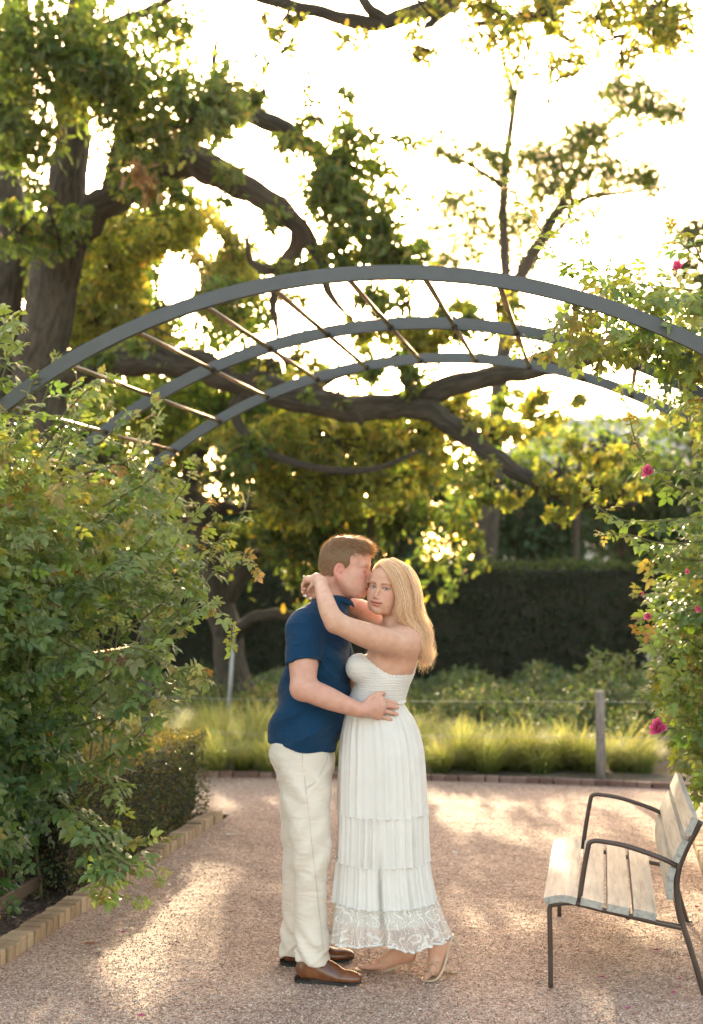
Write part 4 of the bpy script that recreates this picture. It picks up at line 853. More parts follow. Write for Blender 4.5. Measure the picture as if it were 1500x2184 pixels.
# ---- left rose
cL = []
for pts in [  # canes that show singly against the background
    [(150, 1500, 7.2), (260, 1420, 7.0), (330, 1345, 6.9), (410, 1270, 6.9), (455, 1170, 6.9), (480, 1160, 6.9)],
    [(120, 1560, 7.0), (240, 1520, 6.6), (330, 1400, 6.5), (400, 1330, 6.5), (455, 1290, 6.5)],
    [(200, 1640, 6.8), (290, 1570, 6.4), (350, 1500, 6.3), (390, 1480, 6.3)],
    [(100, 1250, 7.2), (230, 1230, 7.0), (320, 1150, 6.9), (365, 1080, 6.9), (400, 1030, 6.9), (412, 995, 6.9)],
    [(180, 1400, 7.4), (330, 1300, 7.3), (420, 1200, 7.3), (500, 1120, 7.3), (525, 1080, 7.3), (530, 1060, 7.3)],
    [(140, 1150, 7.4), (230, 1100, 7.3), (285, 1010, 7.3), (300, 950, 7.3), (330, 860, 7.3)],
    [(60, 1000, 7.0), (110, 930, 7.0), (180, 850, 7.1), (215, 800, 7.2)], [(20, 950, 6.9), (90, 860, 6.9), (110, 790, 6.9), (115, 770, 6.9)], [(-30, 900, 6.8), (10, 790, 6.8), (15, 700, 6.8), (12, 665, 6.8)],
    [(120, 1000, 7.2), (160, 900, 7.2), (165, 830, 7.2), (160, 780, 7.2)], [(0, 1000, 6.7), (40, 900, 6.7), (60, 840, 6.7), (70, 810, 6.7)], [(60, 960, 6.9), (130, 890, 6.9), (190, 830, 6.9), (235, 810, 6.9)], [(-40, 850, 6.6), (-10, 740, 6.6), (20, 680, 6.6), (40, 690, 6.6)], [(150, 1000, 7.1), (230, 930, 7.0), (270, 880, 7.0), (300, 900, 7.0)], [(-20, 820, 6.7), (20, 760, 6.7), (40, 740, 6.7)], [(180, 1010, 7.2), (280, 980, 7.1), (320, 930, 7.1), (335, 890, 7.1)], [(40, 1050, 6.8), (120, 960, 6.8), (200, 900, 6.8), (230, 870, 6.8)], [(220, 1080, 7.2), (310, 1030, 7.1), (350, 990, 7.1)], [(150, 1300, 7.0), (250, 1200, 6.8), (330, 1230, 6.7), (390, 1260, 6.7)],
    [(100, 1350, 6.9), (210, 1400, 6.5), (290, 1380, 6.4), (370, 1420, 6.4), (420, 1440, 6.4)], [(140, 1600, 6.8), (220, 1660, 6.5), (260, 1700, 6.4), (250, 1760, 6.4)],
    [(120, 1700, 6.7), (200, 1760, 6.3), (250, 1800, 6.2), (300, 1800, 6.2), (345, 1790, 6.2)], [(190, 1770, 6.3), (215, 1850, 6.2), (240, 1900, 6.2), (285, 1920, 6.2)], [(215, 1790, 6.25), (270, 1840, 6.15), (320, 1850, 6.15), (335, 1870, 6.1)], [(200, 1780, 6.3), (230, 1860, 6.1), (215, 1910, 6.1)],
    [(180, 1250, 7.3), (300, 1180, 7.2), (370, 1190, 7.2), (420, 1240, 7.2), (440, 1300, 7.2)], [(200, 1500, 6.9), (320, 1390, 6.6), (400, 1310, 6.5), (450, 1290, 6.5), (490, 1330, 6.5), (495, 1370, 6.5)], [(230, 1450, 7.0), (360, 1330, 6.8), (440, 1240, 6.8), (500, 1180, 6.8), (530, 1190, 6.8), (545, 1215, 6.8)], [(160, 1350, 7.1), (270, 1290, 6.8), (350, 1200, 6.8), (400, 1120, 6.8), (440, 1080, 6.8), (455, 1090, 6.8)], [(220, 1560, 6.7), (310, 1480, 6.4), (370, 1440, 6.4), (420, 1420, 6.4), (440, 1450, 6.4)], [(210, 1300, 7.2), (320, 1260, 7.0), (390, 1230, 7.0), (430, 1180, 7.0), (440, 1130, 7.0)], [(200, 1100, 7.5), (290, 1080, 7.5), (350, 1120, 7.5), (395, 1180, 7.5)]]:
    cL.append((cane_px(pts), .0065, .034))
for i in range(9): cL.append((np.array([pw(-2.9 + .1 * random.random(), 6.3 + .3 * i, 0), pw(-2.8 - .1 * random.random(), 6.35 + .3 * i, .7), pw(-2.75 + .2 * random.random(), 6.3 + .3 * i, 1.4)]), .011, .3))
bL = [(-2.95, 6.2, 1.45, .42, .75, .75), (-2.95, 6.9, 1.25, .38, .5, .75), (-3.02, 7.3, 1.35, .32, .4, .6), (-3.0, 8.1, 1.75, .28, .4, .35, .6), (-2.95, 6.3, .75, .36, .65, .5), (-2.98, 6.9, .72, .28, .45, .42), (-2.95, 6.6, 1.95, .38, .7, .38, .8), (-2.95, 7.4, 1.9, .32, .5, .34, .7), (-3.0, 5.6, 1.2, .4, .6, .9), (-2.85, 6.7, 1.55, .30, .4, .4), (-2.9, 5.95, 1.95, .35, .5, .5, .7), (-2.95, 6.1, .35, .3, .5, .28, .6), (-2.9, 8.8, 1.85, .26, .40, .45, .8), (-2.85, 6.2, 2.15, .3, .4, .25, .5), (-3.0, 7.75, 2.2, .22, .35, .28, .8), (-2.98, 9.05, 2.05, .22, .32, .38, .9), (-3.0, 8.4, 1.9, .22, .4, .4, .7)]
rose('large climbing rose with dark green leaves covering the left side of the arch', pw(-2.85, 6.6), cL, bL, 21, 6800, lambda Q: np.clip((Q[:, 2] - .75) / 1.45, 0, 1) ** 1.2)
# ---- right rose
cR = []
for pts in [[(1500, 640, 7.0), (1400, 640, 6.9), (1300, 610, 6.8), (1200, 560, 6.8), (1160, 500, 6.8), (1110, 430, 6.8), (1085, 395, 6.8)], [(1480, 620, 7), (1340, 600, 6.8), (1260, 560, 6.8), (1230, 470, 6.8), (1200, 420, 6.8)],
            [(1520, 700, 8), (1360, 710, 7.8), (1240, 690, 7.7), (1150, 720, 7.6), (1105, 740, 7.6)], [(1500, 560, 7.2), (1450, 520, 7.1), (1420, 520, 7.0)], [(1520, 620, 7.2), (1480, 520, 7), (1440, 490, 7)],
            [(1530, 1000, 7.4), (1400, 1000, 7.2), (1360, 950, 7.2), (1340, 880, 7.2), (1325, 840, 7.2)], [(1530, 1100, 7), (1420, 1110, 6.8), (1330, 1110, 6.8), (1275, 1080, 6.8), (1258, 1050, 6.8)], [(1530, 1150, 7), (1420, 1160, 6.8), (1340, 1140, 6.8), (1290, 1140, 6.8)],
            [(1530, 1200, 7), (1450, 1190, 6.9), (1400, 1180, 6.9), (1385, 1220, 6.9)], [(1540, 1290, 7.2), (1450, 1290, 7), (1400, 1290, 7), (1365, 1270, 7)], [(1540, 1310, 7), (1470, 1300, 6.9), (1410, 1310, 6.9), (1378, 1320, 6.9)],
            [(1540, 1420, 7), (1490, 1380, 6.9), (1460, 1370, 6.9), (1450, 1410, 6.9)], [(1540, 1560, 7), (1490, 1560, 6.8), (1450, 1555, 6.8), (1415, 1552, 6.8)], [(1540, 1500, 7), (1480, 1480, 6.9), (1440, 1490, 6.9), (1420, 1510, 6.9)], [(1530, 1060, 7.6), (1440, 1040, 7.4), (1390, 1000, 7.4), (1345, 960, 7.4), (1350, 930, 7.4)]]:
    cR.append((cane_px(pts), .006, .045))
for i in range(5): cR.append((np.array([pw(.85, 6.5 + .5 * i, 0), pw(.82, 6.5 + .5 * i, 1.2), pw(.85, 6.6 + .5 * i, 2.2)]), .011, .3))
bR = [(.92, 7.2, 2.3, .34, .6, .35), (.30, 6.75, 2.85, .50, .4, .18, 1.6), (.55, 7.4, 1.35, .30, .5, .5), (.62, 7.3, .95, .26, .4, .4, .9), (.95, 8.0, 2.0, .26, .5, .35, .7), (.80, 7.6, 1.6, .36, .7, .5), (.72, 8.4, 1.7, .3, .5, .5), (.92, 7.3, 1.1, .32, .6, .5), (.95, 7.6, .7, .25, .5, .4, .5), (.72, 6.9, 2.5, .30, .45, .25, .6), (.50, 7.75, 2.62, .30, .25, .12, .6)]
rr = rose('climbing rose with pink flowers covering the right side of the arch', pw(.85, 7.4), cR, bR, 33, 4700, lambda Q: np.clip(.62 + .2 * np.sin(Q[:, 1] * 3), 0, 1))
# ---- pink flowers of the right rose
pm, N_, L_, b_ = new_mat('pink_petal'); at = N_.new('ShaderNodeAttribute'); at.attribute_name = 'tint'; L_.new(at.outputs['Color'], b_.inputs['Base Color']); b_.inputs['Roughness'].default_value = .5
tr_ = N_.new('ShaderNodeBsdfTranslucent'); L_.new(at.outputs['Color'], tr_.inputs[0]); mx_ = N_.new('ShaderNodeMixShader'); mx_.inputs[0].default_value = .4
L_.new(b_.outputs[0], mx_.inputs[1]); L_.new(tr_.outputs[0], mx_.inputs[2]); L_.new(mx_.outputs[0], N_['Material Output'].inputs[0])
def petal_mesh():
    nu, nv = 5, 5; V = []; C = []
    for i in range(nu):
        t = i / (nu - 1); w = .42 * math.sin(math.pi * (.12 + .80 * t)) ** .8
        for j in range(nv):
            s = j / (nv - 1) * 2 - 1; V.append((s * w, t * .95 - .10 * s * s * t, .42 * t * t - .18 * t + .20 * s * s * w + .03 * math.sin(5 * s + 4 * t)))
            e = max(abs(s), t) ** 3; C.append((.62 + .15 * e, .035 + .22 * e, .19 + .24 * e))
    return mesh_data('petal', V, grid_faces(nu, nv), pm, True, np.array(C))
PET = petal_mesh()
for (u, v, d, r, nn) in [(1405, 1553, 6.70, .054, 16), (1383, 1007, 6.6, .040, 12), (1445, 570, 6.2, .034, 11), (1384, 1312, 6.70, .030, 9), (1490, 1297, 6.6, .024, 8), (1467, 1218, 6.6, .018, 7), (1372, 1265, 6.75, .014, 6)]:
    fl = bpy.data.objects.new('flower', None); link(fl, rr); fl.location = px(u, v, d) - np.array(rr.location); fl.empty_display_size = .02
    ax = Vector((-.45, -.75, .35 if nn > 9 else -.5)).normalized(); fl.rotation_euler = ax.to_track_quat('Z', 'Y').to_euler(); fl.scale = (r, r, r)
    for k in range(nn):
        lay = k / nn; o = bpy.data.objects.new('petal', PET); o.parent = fl; COL.objects.link(o)
        o.rotation_euler = (math.radians(8 + 72 * (1 - lay) * .15 + 60 * lay ** 1.3) + random.gauss(0, .12), random.gauss(0, .15), k * 2.4 + random.gauss(0, .2)); s = 1.05 - .35 * lay; o.scale = (s, s, s)
# ================================================================== PEOPLE
class Field:
    "signed distance sampled on a grid; smooth unions give one continuous skin"
    def __init__(s, xs, ys, zs):
        s.x, s.y, s.z = [np.asarray(a, np.float32) for a in (xs, ys, zs)]
        s.v = np.full((len(s.x), len(s.y), len(s.z)), 0.5, np.float32)
    def box(s, lo, hi):
        i = [(max(0, np.searchsorted(a, l) - 1), min(len(a), np.searchsorted(a, h) + 1)) for a, l, h in zip((s.x, s.y, s.z), lo, hi)]
        sl = tuple(slice(a, b) for a, b in i)
        return sl, s.x[sl[0]][:, None, None], s.y[sl[1]][None, :, None], s.z[sl[2]][None, None, :]
    def put(s, sl, d, k, op):
        a = s.v[sl]
        if a.size == 0: return
        if op == 'sub': d = -d; h = np.clip(.5 - .5 * (a - d) / k, 0, 1) if k else None; s.v[sl] = (a * (1 - h) + d * h + k * h * (1 - h)) if k else np.maximum(a, d); return
        if k: h = np.clip(.5 + .5 * (a - d) / k, 0, 1); s.v[sl] = a * (1 - h) + d * h - k * h * (1 - h)
        else: s.v[sl] = np.minimum(a, d)
    def cone(s, a, b, ra, rb, k=.02, op='add'):
        a = np.asarray(a, np.float32); b = np.asarray(b, np.float32); m = max(ra, rb) + k + .03
        sl, X, Y, Z = s.box(np.minimum(a, b) - m, np.maximum(a, b) + m); ba = b - a; L = float(ba @ ba) + 1e-12
        t = np.clip(((X - a[0]) * ba[0] + (Y - a[1]) * ba[1] + (Z - a[2]) * ba[2]) / L, 0, 1)
        d = np.sqrt((X - a[0] - t * ba[0]) ** 2 + (Y - a[1] - t * ba[1]) ** 2 + (Z - a[2] - t * ba[2]) ** 2) - (ra + (rb - ra) * t)
        s.put(sl, d, k, op); return s
    def chain(s, P, k=.02, op='add'):
        P = np.array([np.asarray(p, float) for p in P])
        if len(P) > 2: P = smooth_path(P, 5 * len(P))
        m = P[:, 3].max() + k + .03; sl, X, Y, Z = s.box(P[:, :3].min(0) - m, P[:, :3].max(0) + m); best = None
        for a, b in zip(P[:-1], P[1:]):
            ba = (b - a)[:3]; t = np.clip(((X - a[0]) * ba[0] + (Y - a[1]) * ba[1] + (Z - a[2]) * ba[2]) / (ba @ ba + 1e-12), 0, 1)
            d = np.sqrt((X - a[0] - t * ba[0]) ** 2 + (Y - a[1] - t * ba[1]) ** 2 + (Z - a[2] - t * ba[2]) ** 2) - (a[3] + (b[3] - a[3]) * t)
            best = d if best is None else np.minimum(best, d)
        s.put(sl, best.astype(np.float32), k, op); return s
    def ell(s, c, r, R=None, k=.02, op='add'):
        c = np.asarray(c, np.float32); r = np.asarray(r, np.float32); R = np.eye(3) if R is None else np.asarray(R); m = float(r.max()) + k + .02
        sl, X, Y, Z = s.box(c - m, c + m); X = X - c[0]; Y = Y - c[1]; Z = Z - c[2]
        q = [(X * R[0, i] + Y * R[1, i] + Z * R[2, i]) for i in range(3)]
        k0 = np.sqrt(sum((q[i] / r[i]) ** 2 for i in range(3))); k1 = np.sqrt(sum((q[i] / r[i] ** 2) ** 2 for i in range(3))) + 1e-9
        s.put(sl, k0 * (k0 - 1) / k1, k, op); return s
    def loft(s, S, k=.02, op='add', zcut=None):
        "S rows: z, cx, cy, rx, ry; stacked ellipses"
        S = np.asarray(sorted(S), float); z = s.z; m = z >= -9
        cx, cy, rx, ry = [np.interp(z, S[:, 0], S[:, j]).astype(np.float32) for j in (1, 2, 3, 4)]
        sl = (slice(None),) * 3; X = s.x[:, None, None] - cx; Y = s.y[None, :, None] - cy
        d = (np.sqrt((X / rx) ** 2 + (Y / ry) ** 2) - 1) * np.minimum(rx, ry)
        d = np.maximum(d, np.maximum(z - S[-1, 0], S[0, 0] - z)[None, None, :]); s.put(sl, d.astype(np.float32), k, op); return s
    def cut(s, p, n):
        "remove what lies on the side n points to"
        n = np.asarray(n, np.float32); n = n / np.linalg.norm(n)
        d = (s.x[:, None, None] - p[0]) * n[0] + (s.y[None, :, None] - p[1]) * n[1] + (s.z[None, None, :] - p[2]) * n[2]
        s.v = np.maximum(s.v, d.astype(np.float32)); return s
    def mesh(s):
        v = s.v.copy(); v[[0, -1]] = .1; v[:, [0, -1]] = .1; v[:, :, [0, -1]] = .1
        ins = v < 0; nx, ny, nz = v.shape
        c = ins[:-1, :-1, :-1].astype(np.int8)
        tot = sum(ins[i:nx - 1 + i, j:ny - 1 + j, k:nz - 1 + k].astype(np.int8) for i in (0, 1) for j in (0, 1) for k in (0, 1))
        act = (tot > 0) & (tot < 8); I = np.argwhere(act); idx = np.full(act.shape, -1, np.int32); idx[act] = np.arange(len(I))
        pos = np.zeros((len(I), 3)); cnt = np.zeros(len(I))
        cor = [(i, j, k) for i in (0, 1) for j in (0, 1) for k in (0, 1)]
        for a in cor:
            for ax in range(3):
                if a[ax]: continue
                b = list(a); b[ax] = 1
                va = v[I[:, 0] + a[0], I[:, 1] + a[1], I[:, 2] + a[2]]; vb = v[I[:, 0] + b[0], I[:, 1] + b[1], I[:, 2] + b[2]]
                m = (va < 0) != (vb < 0); t = np.where(m, va / np.where(m, va - vb, 1), 0); p = np.array(a, float) + 0 * pos; p[:, ax] += t
                pos[m] += p[m]; cnt[m] += 1
        pos = I + pos / np.maximum(cnt, 1)[:, None]
        W = np.stack([np.interp(pos[:, i], np.arange(len(a)), a) for i, a in enumerate((s.x, s.y, s.z))], -1)
        F = []
        for ax in range(3):
            A = np.moveaxis(ins, ax, 0); ch = A[:-1] != A[1:]; ch = np.moveaxis(ch, 0, ax); o = [(ax + 1) % 3, (ax + 2) % 3]
            E = np.argwhere(ch); E = E[(E[:, o[0]] > 0) & (E[:, o[1]] > 0) & (E[:, o[0]] < v.shape[o[0]] - 1) & (E[:, o[1]] < v.shape[o[1]] - 1)]
            q = []
            for (p, r) in ((1, 1), (0, 1), (0, 0), (1, 0)):
                e = E.copy(); e[:, o[0]] -= p; e[:, o[1]] -= r; q.append(idx[e[:, 0], e[:, 1], e[:, 2]])
            q = np.stack(q, -1); fl = ins[E[:, 0], E[:, 1], E[:, 2]]; q[~fl] = q[~fl][:, ::-1]; F.append(q)
        return W, np.concatenate(F)
def axis(*seg):
    "non-uniform axis: (start, step), ..., end"
    out = []
    for (a, h), nxt in zip(seg[:-1], seg[1:]):
        b = nxt[0] if isinstance(nxt, tuple) else nxt; out.append(np.arange(a, b - h * .3, h))
    return np.concatenate(out + [[seg[-1]]])
def PX(u, v, d, r=None): p = px(u, v, d); return p if r is None else np.array([*p, r])
def head_frame(fwd, roll=0.0):
    f = np.array(fwd, float); f /= np.linalg.norm(f); r = np.cross(f, [0, 0, 1]); r /= np.linalg.norm(r); u = np.cross(r, f)
    c, s = math.cos(roll), math.sin(roll); r2 = r * c + u * s; u2 = u * c - r * s
    return np.stack([r2, f, u2], -1)                # columns: person's right, forward, up
def add_head(F, o, R, s, woman, eyes_open):
    w = lambda c: o + s * (R @ np.array(c, float))
    E = lambda c, r, k=.012, op='add', Q=None: F.ell(w(c), np.array(r) * s, R if Q is None else R @ Q, k * s, op)
    K = lambda a, b, ra, rb, k=.01, op='add': F.cone(w(a), w(b), ra * s, rb * s, k * s, op)
    E((0, -.018, .028), (.075, .096, .086)); E((0, .028, .048), (.066, .060, .056), .03)
    E((0, .026, -.030), (.062 if woman else .066, .060, .080), .03)
    E((0, .040, -.074), (.046 if woman else .054, .050, .034), .03)
    for q in (-1, 1):
        K((q * .060, -.002, -.045), (q * .034, .058, -.092), .020, .018 if not woman else .015, .03)        # jaw
        E((q * .043, .054, -.026), (.024, .022, .020), .025)                                                 # cheek bone
        E((q * .030, .058, -.055), (.026, .026, .024), .03)                                                  # cheek
        E((q * .027, .075, .021), (.025, .012, .008), .016)                                                  # brow
    E((0, .076, -.099), (.020 if woman else .024, .016, .015), .022)                                         # chin
    for q in (-1, 1): E((q * .031, .098, .001), (.021, .020, .012), .012, 'sub')                            # eye sockets
    nw = .82 if woman else 1.0; nz = .003 if woman else 0
    K((0, .083, .012), (0, .102 if woman else .104, -.032), .0070 * nw, .0090 * nw, .012); E((0, .105 if woman else .107, -.040 + nz), (.0105 * nw, .0100 * nw, .0085 * nw), .008)
    for q in (-1, 1): E((q * .0125 * nw, .095, -.043 + nz), (.0072 * nw, .0105, .0070 * nw), .006)
    for q in (-1, 1): E((q * .0065 * nw, .102, -.0500 + nz), (.0040, .005, .0032), .003, 'sub')
    mz = .0065 if woman else 0; mw = 1.2 if woman else 1.0
    E((0, .086, -.060 + mz), (.022, .011, .012), .016)                                                            # muzzle
    [E((q * .018 * mw, .0850, -.0685 + mz + (.0032 if woman else 0)), (.010, .008, .0042), .006) for q in (-1, 1)]; E((0, .0935, -.0665 + mz), (.020 * mw, .0085, .0052), .005); E((0, .0925, -.0785 + mz), (.017 * mw, .0090, .0064), .005)
    E((0, .103, -.0725 + mz), (.024 * mw, .010, .0016), .004, 'sub'); E((0, .098, -.0895 + mz), (.014, .008, .0045), .008, 'sub')
    for q in (-1, 1):
        E((q * .031, .0690, .000), (.0180, .0160, .0150), .006) if woman else E((q * .031, .0705, .000), (.0165, .0150, .0140), .006)
        if eyes_open: E((q * .0312, .0900, -.0008), (.0152, .0125, .0054), .002, 'sub')
        T = np.array([[math.cos(.30 * q), -math.sin(.30 * q), 0], [math.sin(.30 * q), math.cos(.30 * q), 0], [0, 0, 1]])
        E((q * .076, -.016, -.016), (.0075, .019, .031), .006, 'add', T); E((q * .0845, -.012, -.012), (.0080, .0115, .020), .004, 'sub', T); E((q * .0800, -.004, -.016), (.004, .004, .008), .004)
def smoothn(V, F, it=2, lam=.5):
    V = V.copy(); n = len(V)
    for _ in range(it):
        acc = np.zeros_like(V); c = np.zeros(n)
        for i in range(4):
            a, b = F[:, i], F[:, (i + 1) % 4]
            for k in range(3): acc[:, k] += np.bincount(a, V[b, k], n) + np.bincount(b, V[a, k], n)
            c += np.bincount(a, minlength=n) + np.bincount(b, minlength=n)
        V += lam * (acc / np.maximum(c, 1)[:, None] - V)
    return V
def skin_mat(name):
    m, N, L, b = new_mat(name); a = N.new('ShaderNodeAttribute'); a.attribute_name = 'tint'; vec = coords(N, L, 'Object')
    n = noise(N, L, 34, 6, vec); r = ramp(N, [(0.3, (.90, .85, .83)), (.7, (1.07, 1.06, 1.05))]); L.new(n.outputs[0], r.inputs[0]); n2 = noise(N, L, 7, 3, vec); r2 = ramp(N, [(.35, (1.0, .95, .93)), (.65, (1.01, 1.02, 1.02))]); L.new(n2.outputs[0], r2.inputs[0])
    L.new(mixc(N, L, 1.0, mixc(N, L, 1.0, a.outputs['Color'], r.outputs[0], 'MULTIPLY'), r2.outputs[0], 'MULTIPLY'), b.inputs['Base Color'])
    b.inputs['Roughness'].default_value = .48; b.inputs['Specular IOR Level'].default_value = .35
    b.inputs['Subsurface Weight'].default_value = .22; b.inputs['Subsurface Radius'].default_value = (1.0, .35, .18); b.inputs['Subsurface Scale'].default_value = .012
    add_bump(N, L, b, noise(N, L, 420, 3, vec).outputs[0], .10, .0008); return m
M['skin'] = skin_mat('skin')
def cloth_mat(name, col, rough=.85, weave=700, wb=.25, trans=0.0, tcol=None, stripes=None, var=.08, sheen=.2):
    m, N, L, b = new_mat(name); vec = coords(N, L, 'Object'); n = noise(N, L, 9, 5, vec)
    r = ramp(N, [(.3, tuple(c * (1 - var) for c in col)), (.7, tuple(min(1, c * (1 + var)) for c in col))]); L.new(n.outputs[0], r.inputs[0]); c = r.outputs[0]
    b.inputs['Roughness'].default_value = rough; b.inputs['Sheen Weight'].default_value = sheen; b.inputs['Specular IOR Level'].default_value = .2
    ch = add_bump(N, L, b, noise(N, L, weave, 2, vec).outputs[0], wb, .0012)
    wr = N.new('ShaderNodeMapping'); wr.inputs['Rotation'].default_value = (0, .6, 0); wr.inputs['Scale'].default_value = (4, 4, 13); L.new(vec, wr.inputs[0]); ch = add_bump(N, L, b, noise(N, L, 1.6, 3, wr.outputs[0], .5, 1.2).outputs[0], .45, .02, ch)
    if stripes:
        wv = N.new('ShaderNodeTexWave'); wv.bands_direction = stripes[0]; wv.inputs['Scale'].default_value = stripes[1]; wv.inputs['Distortion'].default_value = stripes[2]; wv.inputs['Detail'].default_value = 2
        wv.inputs['Detail Scale'].default_value = 3; L.new(vec, wv.inputs['Vector']); add_bump(N, L, b, wv.outputs['Fac'], stripes[3], stripes[4], ch)
        c = mixc(N, L, wv.outputs['Fac'], mixc(N, L, 1.0, c, (stripes[5],) * 3, 'MULTIPLY'), c)
    L.new(c, b.inputs['Base Color'])
    if trans:
        t = N.new('ShaderNodeBsdfTranslucent'); L.new(c, t.inputs[0]); ms = N.new('ShaderNodeMixShader'); ms.inputs[0].default_value = trans
        L.new(b.outputs[0], ms.inputs[1]); L.new(t.outputs[0], ms.inputs[2]); L.new(ms.outputs[0], N['Material Output'].inputs[0])
    return m
def local_to(o, R, s, V): return ((V - o) @ R) / s
def paint_face(C, V, o, R, s, base, lip, brow, lash, blush, closed=False, ear=None):
    Q = local_to(o, R, s, V); x, y, z = Q.T; ax = np.abs(x)
    zo, z = z, z - (0 if closed else .0065); wl = 1.0 if closed else 1.2
    def blend(m, col, a): m = np.clip(m, 0, 1)[:, None] * a; C[:] = C * (1 - m) + np.array(col) * m
    g = lambda cx, cy, cz, rr: np.exp(-(((ax - cx) / rr[0]) ** 2 + ((y - cy) / rr[1]) ** 2 + ((z - cz) / rr[2]) ** 2))
    blend(g(.040, .065, -.038, (.022, .03, .020)), blush, .75); blend(g(0, .11, -.042, (.012, .012, .010)), blush, .4)
    if ear is not None: blend(((ax > .066) & (y < .012) & (y > -.05) & (np.abs(z + .016) < .04)).astype(float), ear, .6)
    d = np.sqrt((x / (.0235 * wl)) ** 2 + ((z + .0735 - (7 if not closed else 3) * x * x) / np.where(z > -.0735 + 4 * x * x, .0100, .0125)) ** 2); blend((1.12 - d) / .18 * (y > .065), lip, .85)
    blend(np.where((np.abs(z + .0728 - (6.5 if not closed else 3) * x * x) < .0014) & (ax < .024 * wl) & (y > .065), 1.0, 0), tuple(c * .35 for c in lip), .8); z = zo
    bx = np.clip((ax - .013) / .036, 0, 1); bz = (.0205 if closed else .0170) + .0062 * np.sin(bx * 2.3) - .002 * bx; th = (.0036 if closed else .0040) * (1 - .6 * bx)
    blend(np.where((ax > .012) & (ax < .050) & (y > .03), 1.4 - np.abs(z - bz) / th, 0), brow, .75)
    ex = (ax - .031) / (.0145 if closed else .0165)
    up = .0056 * (1 - ex ** 2) - .001; lo = -.0058 * (1 - ex ** 2) - .0010
    if closed: up = -.0050 * (1 - .8 * ex ** 2); blend(np.where((np.abs(ex) < 1) & (y > .05), 1.3 - np.abs(z - up) / .0014, 0), lash, .85)
    else:
        blend(np.where((np.abs(ex) < 1.1) & (y > .05), 1.6 - np.abs(z - up - .0008) / .0018, 0), lash, .97)
        blend(np.where((np.abs(ex) < 1.0) & (y > .05), 1.2 - np.abs(z - lo) / .0011, 0), lash, .45)
        blend(np.where((np.abs(ex) < 1.15) & (y > .05), 1 - np.abs(z - up - .005) / .005, 0), tuple(b * .72 for b in base), .5)
    return C
def eyeballs(root, o, R, s, gaze, iris=(.055, .085, .10)):
    m, N, L, b = new_mat('eye_surface'); a = N.new('ShaderNodeAttribute'); a.attribute_name = 'tint'; L.new(a.outputs['Color'], b.inputs['Base Color']); b.inputs['Roughness'].default_value = .12
    g = np.array(gaze) / np.linalg.norm(gaze)
    for q in (-1, 1):
        th, ph = np.meshgrid(np.linspace(0, math.pi, 28), np.linspace(0, 2 * math.pi, 24, endpoint=False), indexing='ij')
        V = np.stack([np.sin(th) * np.cos(ph), np.sin(th) * np.sin(ph), np.cos(th)], -1).reshape(-1, 3)
        e1 = np.cross(g, [0, 0, 1]); e1 /= np.linalg.norm(e1); B = np.stack([e1, np.cross(g, e1), g], -1); ang = np.arccos(np.clip(V[:, 2], -1, 1))
        C = np.where((ang < .20)[:, None], (.005, .005, .006), np.where((ang < .42)[:, None], iris, np.where((ang < .49)[:, None], (.025, .035, .05), (.42, .38, .36))))
        W = (V @ B.T) * .0140 * s + o + s * (R @ np.array([q * .031, .0695, 0]))
        obj('eye', W - np.array(root.location), grid_faces(28, 24, close_v=True), m, root, True, C)
def strands_mesh(paths, r, col, mb, sides=3, taper=.25):
    "many thin tubes of equal point count: paths (n, k, 3)"
    n, k, _ = paths.shape; T = np.gradient(paths, axis=1); T /= np.linalg.norm(T, axis=2)[..., None] + 1e-9
    A = np.cross(T, np.array([.31, -.87, .39])); A /= np.linalg.norm(A, axis=2)[..., None] + 1e-9; B = np.cross(T, A)
    rr = (np.asarray(r).reshape(-1, 1) * np.ones((n, 1))) * np.linspace(1, taper, k)[None]
    V = np.stack([paths + rr[..., None] * (math.cos(a) * A + math.sin(a) * B) for a in np.arange(sides) * 2 * math.pi / sides], 2)
    f = grid_faces(k, sides, close_v=True); F = (f[None] + (np.arange(n) * k * sides)[:, None, None]).reshape(-1, 4)
    mb.add(V.reshape(-1, 3), F, np.repeat(col, k * sides, 0)); return mb
def ribbons(paths, w, col, mb, nrm=None, taper=.3):
    n, k, _ = paths.shape; T = np.gradient(paths, axis=1); T /= np.linalg.norm(T, axis=2)[..., None] + 1e-9
    ref = rngP.normal(size=(n, 1, 3)) if nrm is None else nrm; A = np.cross(T, ref); A /= np.linalg.norm(A, axis=2)[..., None] + 1e-9
    ww = (np.asarray(w).reshape(-1, 1) * np.ones((n, 1))) * np.linspace(1, taper, k)[None]
    V = np.stack([paths - A * ww[..., None], paths + A * ww[..., None]], 2); f = np.array([[2 * i, 2 * i + 1, 2 * i + 3, 2 * i + 2] for i in range(k - 1)])
    mb.add(V.reshape(-1, 3), (f[None] + (np.arange(n) * k * 2)[:, None, None]).reshape(-1, 4), np.repeat(col, k * 2, 0)); return mb
def hair_mat(name, trans=.3, rough=.38):
    m, N, L, b = new_mat(name); a = N.new('ShaderNodeAttribute'); a.attribute_name = 'tint'; L.new(a.outputs['Color'], b.inputs['Base Color'])
    b.inputs['Roughness'].default_value = rough; b.inputs['Specular IOR Level'].default_value = .45; b.inputs['Anisotropic'].default_value = .4
    t = N.new('ShaderNodeBsdfTranslucent'); L.new(mixc(N, L, 1.0, a.outputs['Color'], (1.5, 1.25, .9), 'MULTIPLY'), t.inputs[0]); ms = N.new('ShaderNodeMixShader'); ms.inputs[0].default_value = trans
    L.new(b.outputs[0], ms.inputs[1]); L.new(t.outputs[0], ms.inputs[2]); L.new(ms.outputs[0], N['Material Output'].inputs[0]); return m
M['hair'] = hair_mat('hair', .45)
rngP = np.random.default_rng(77)
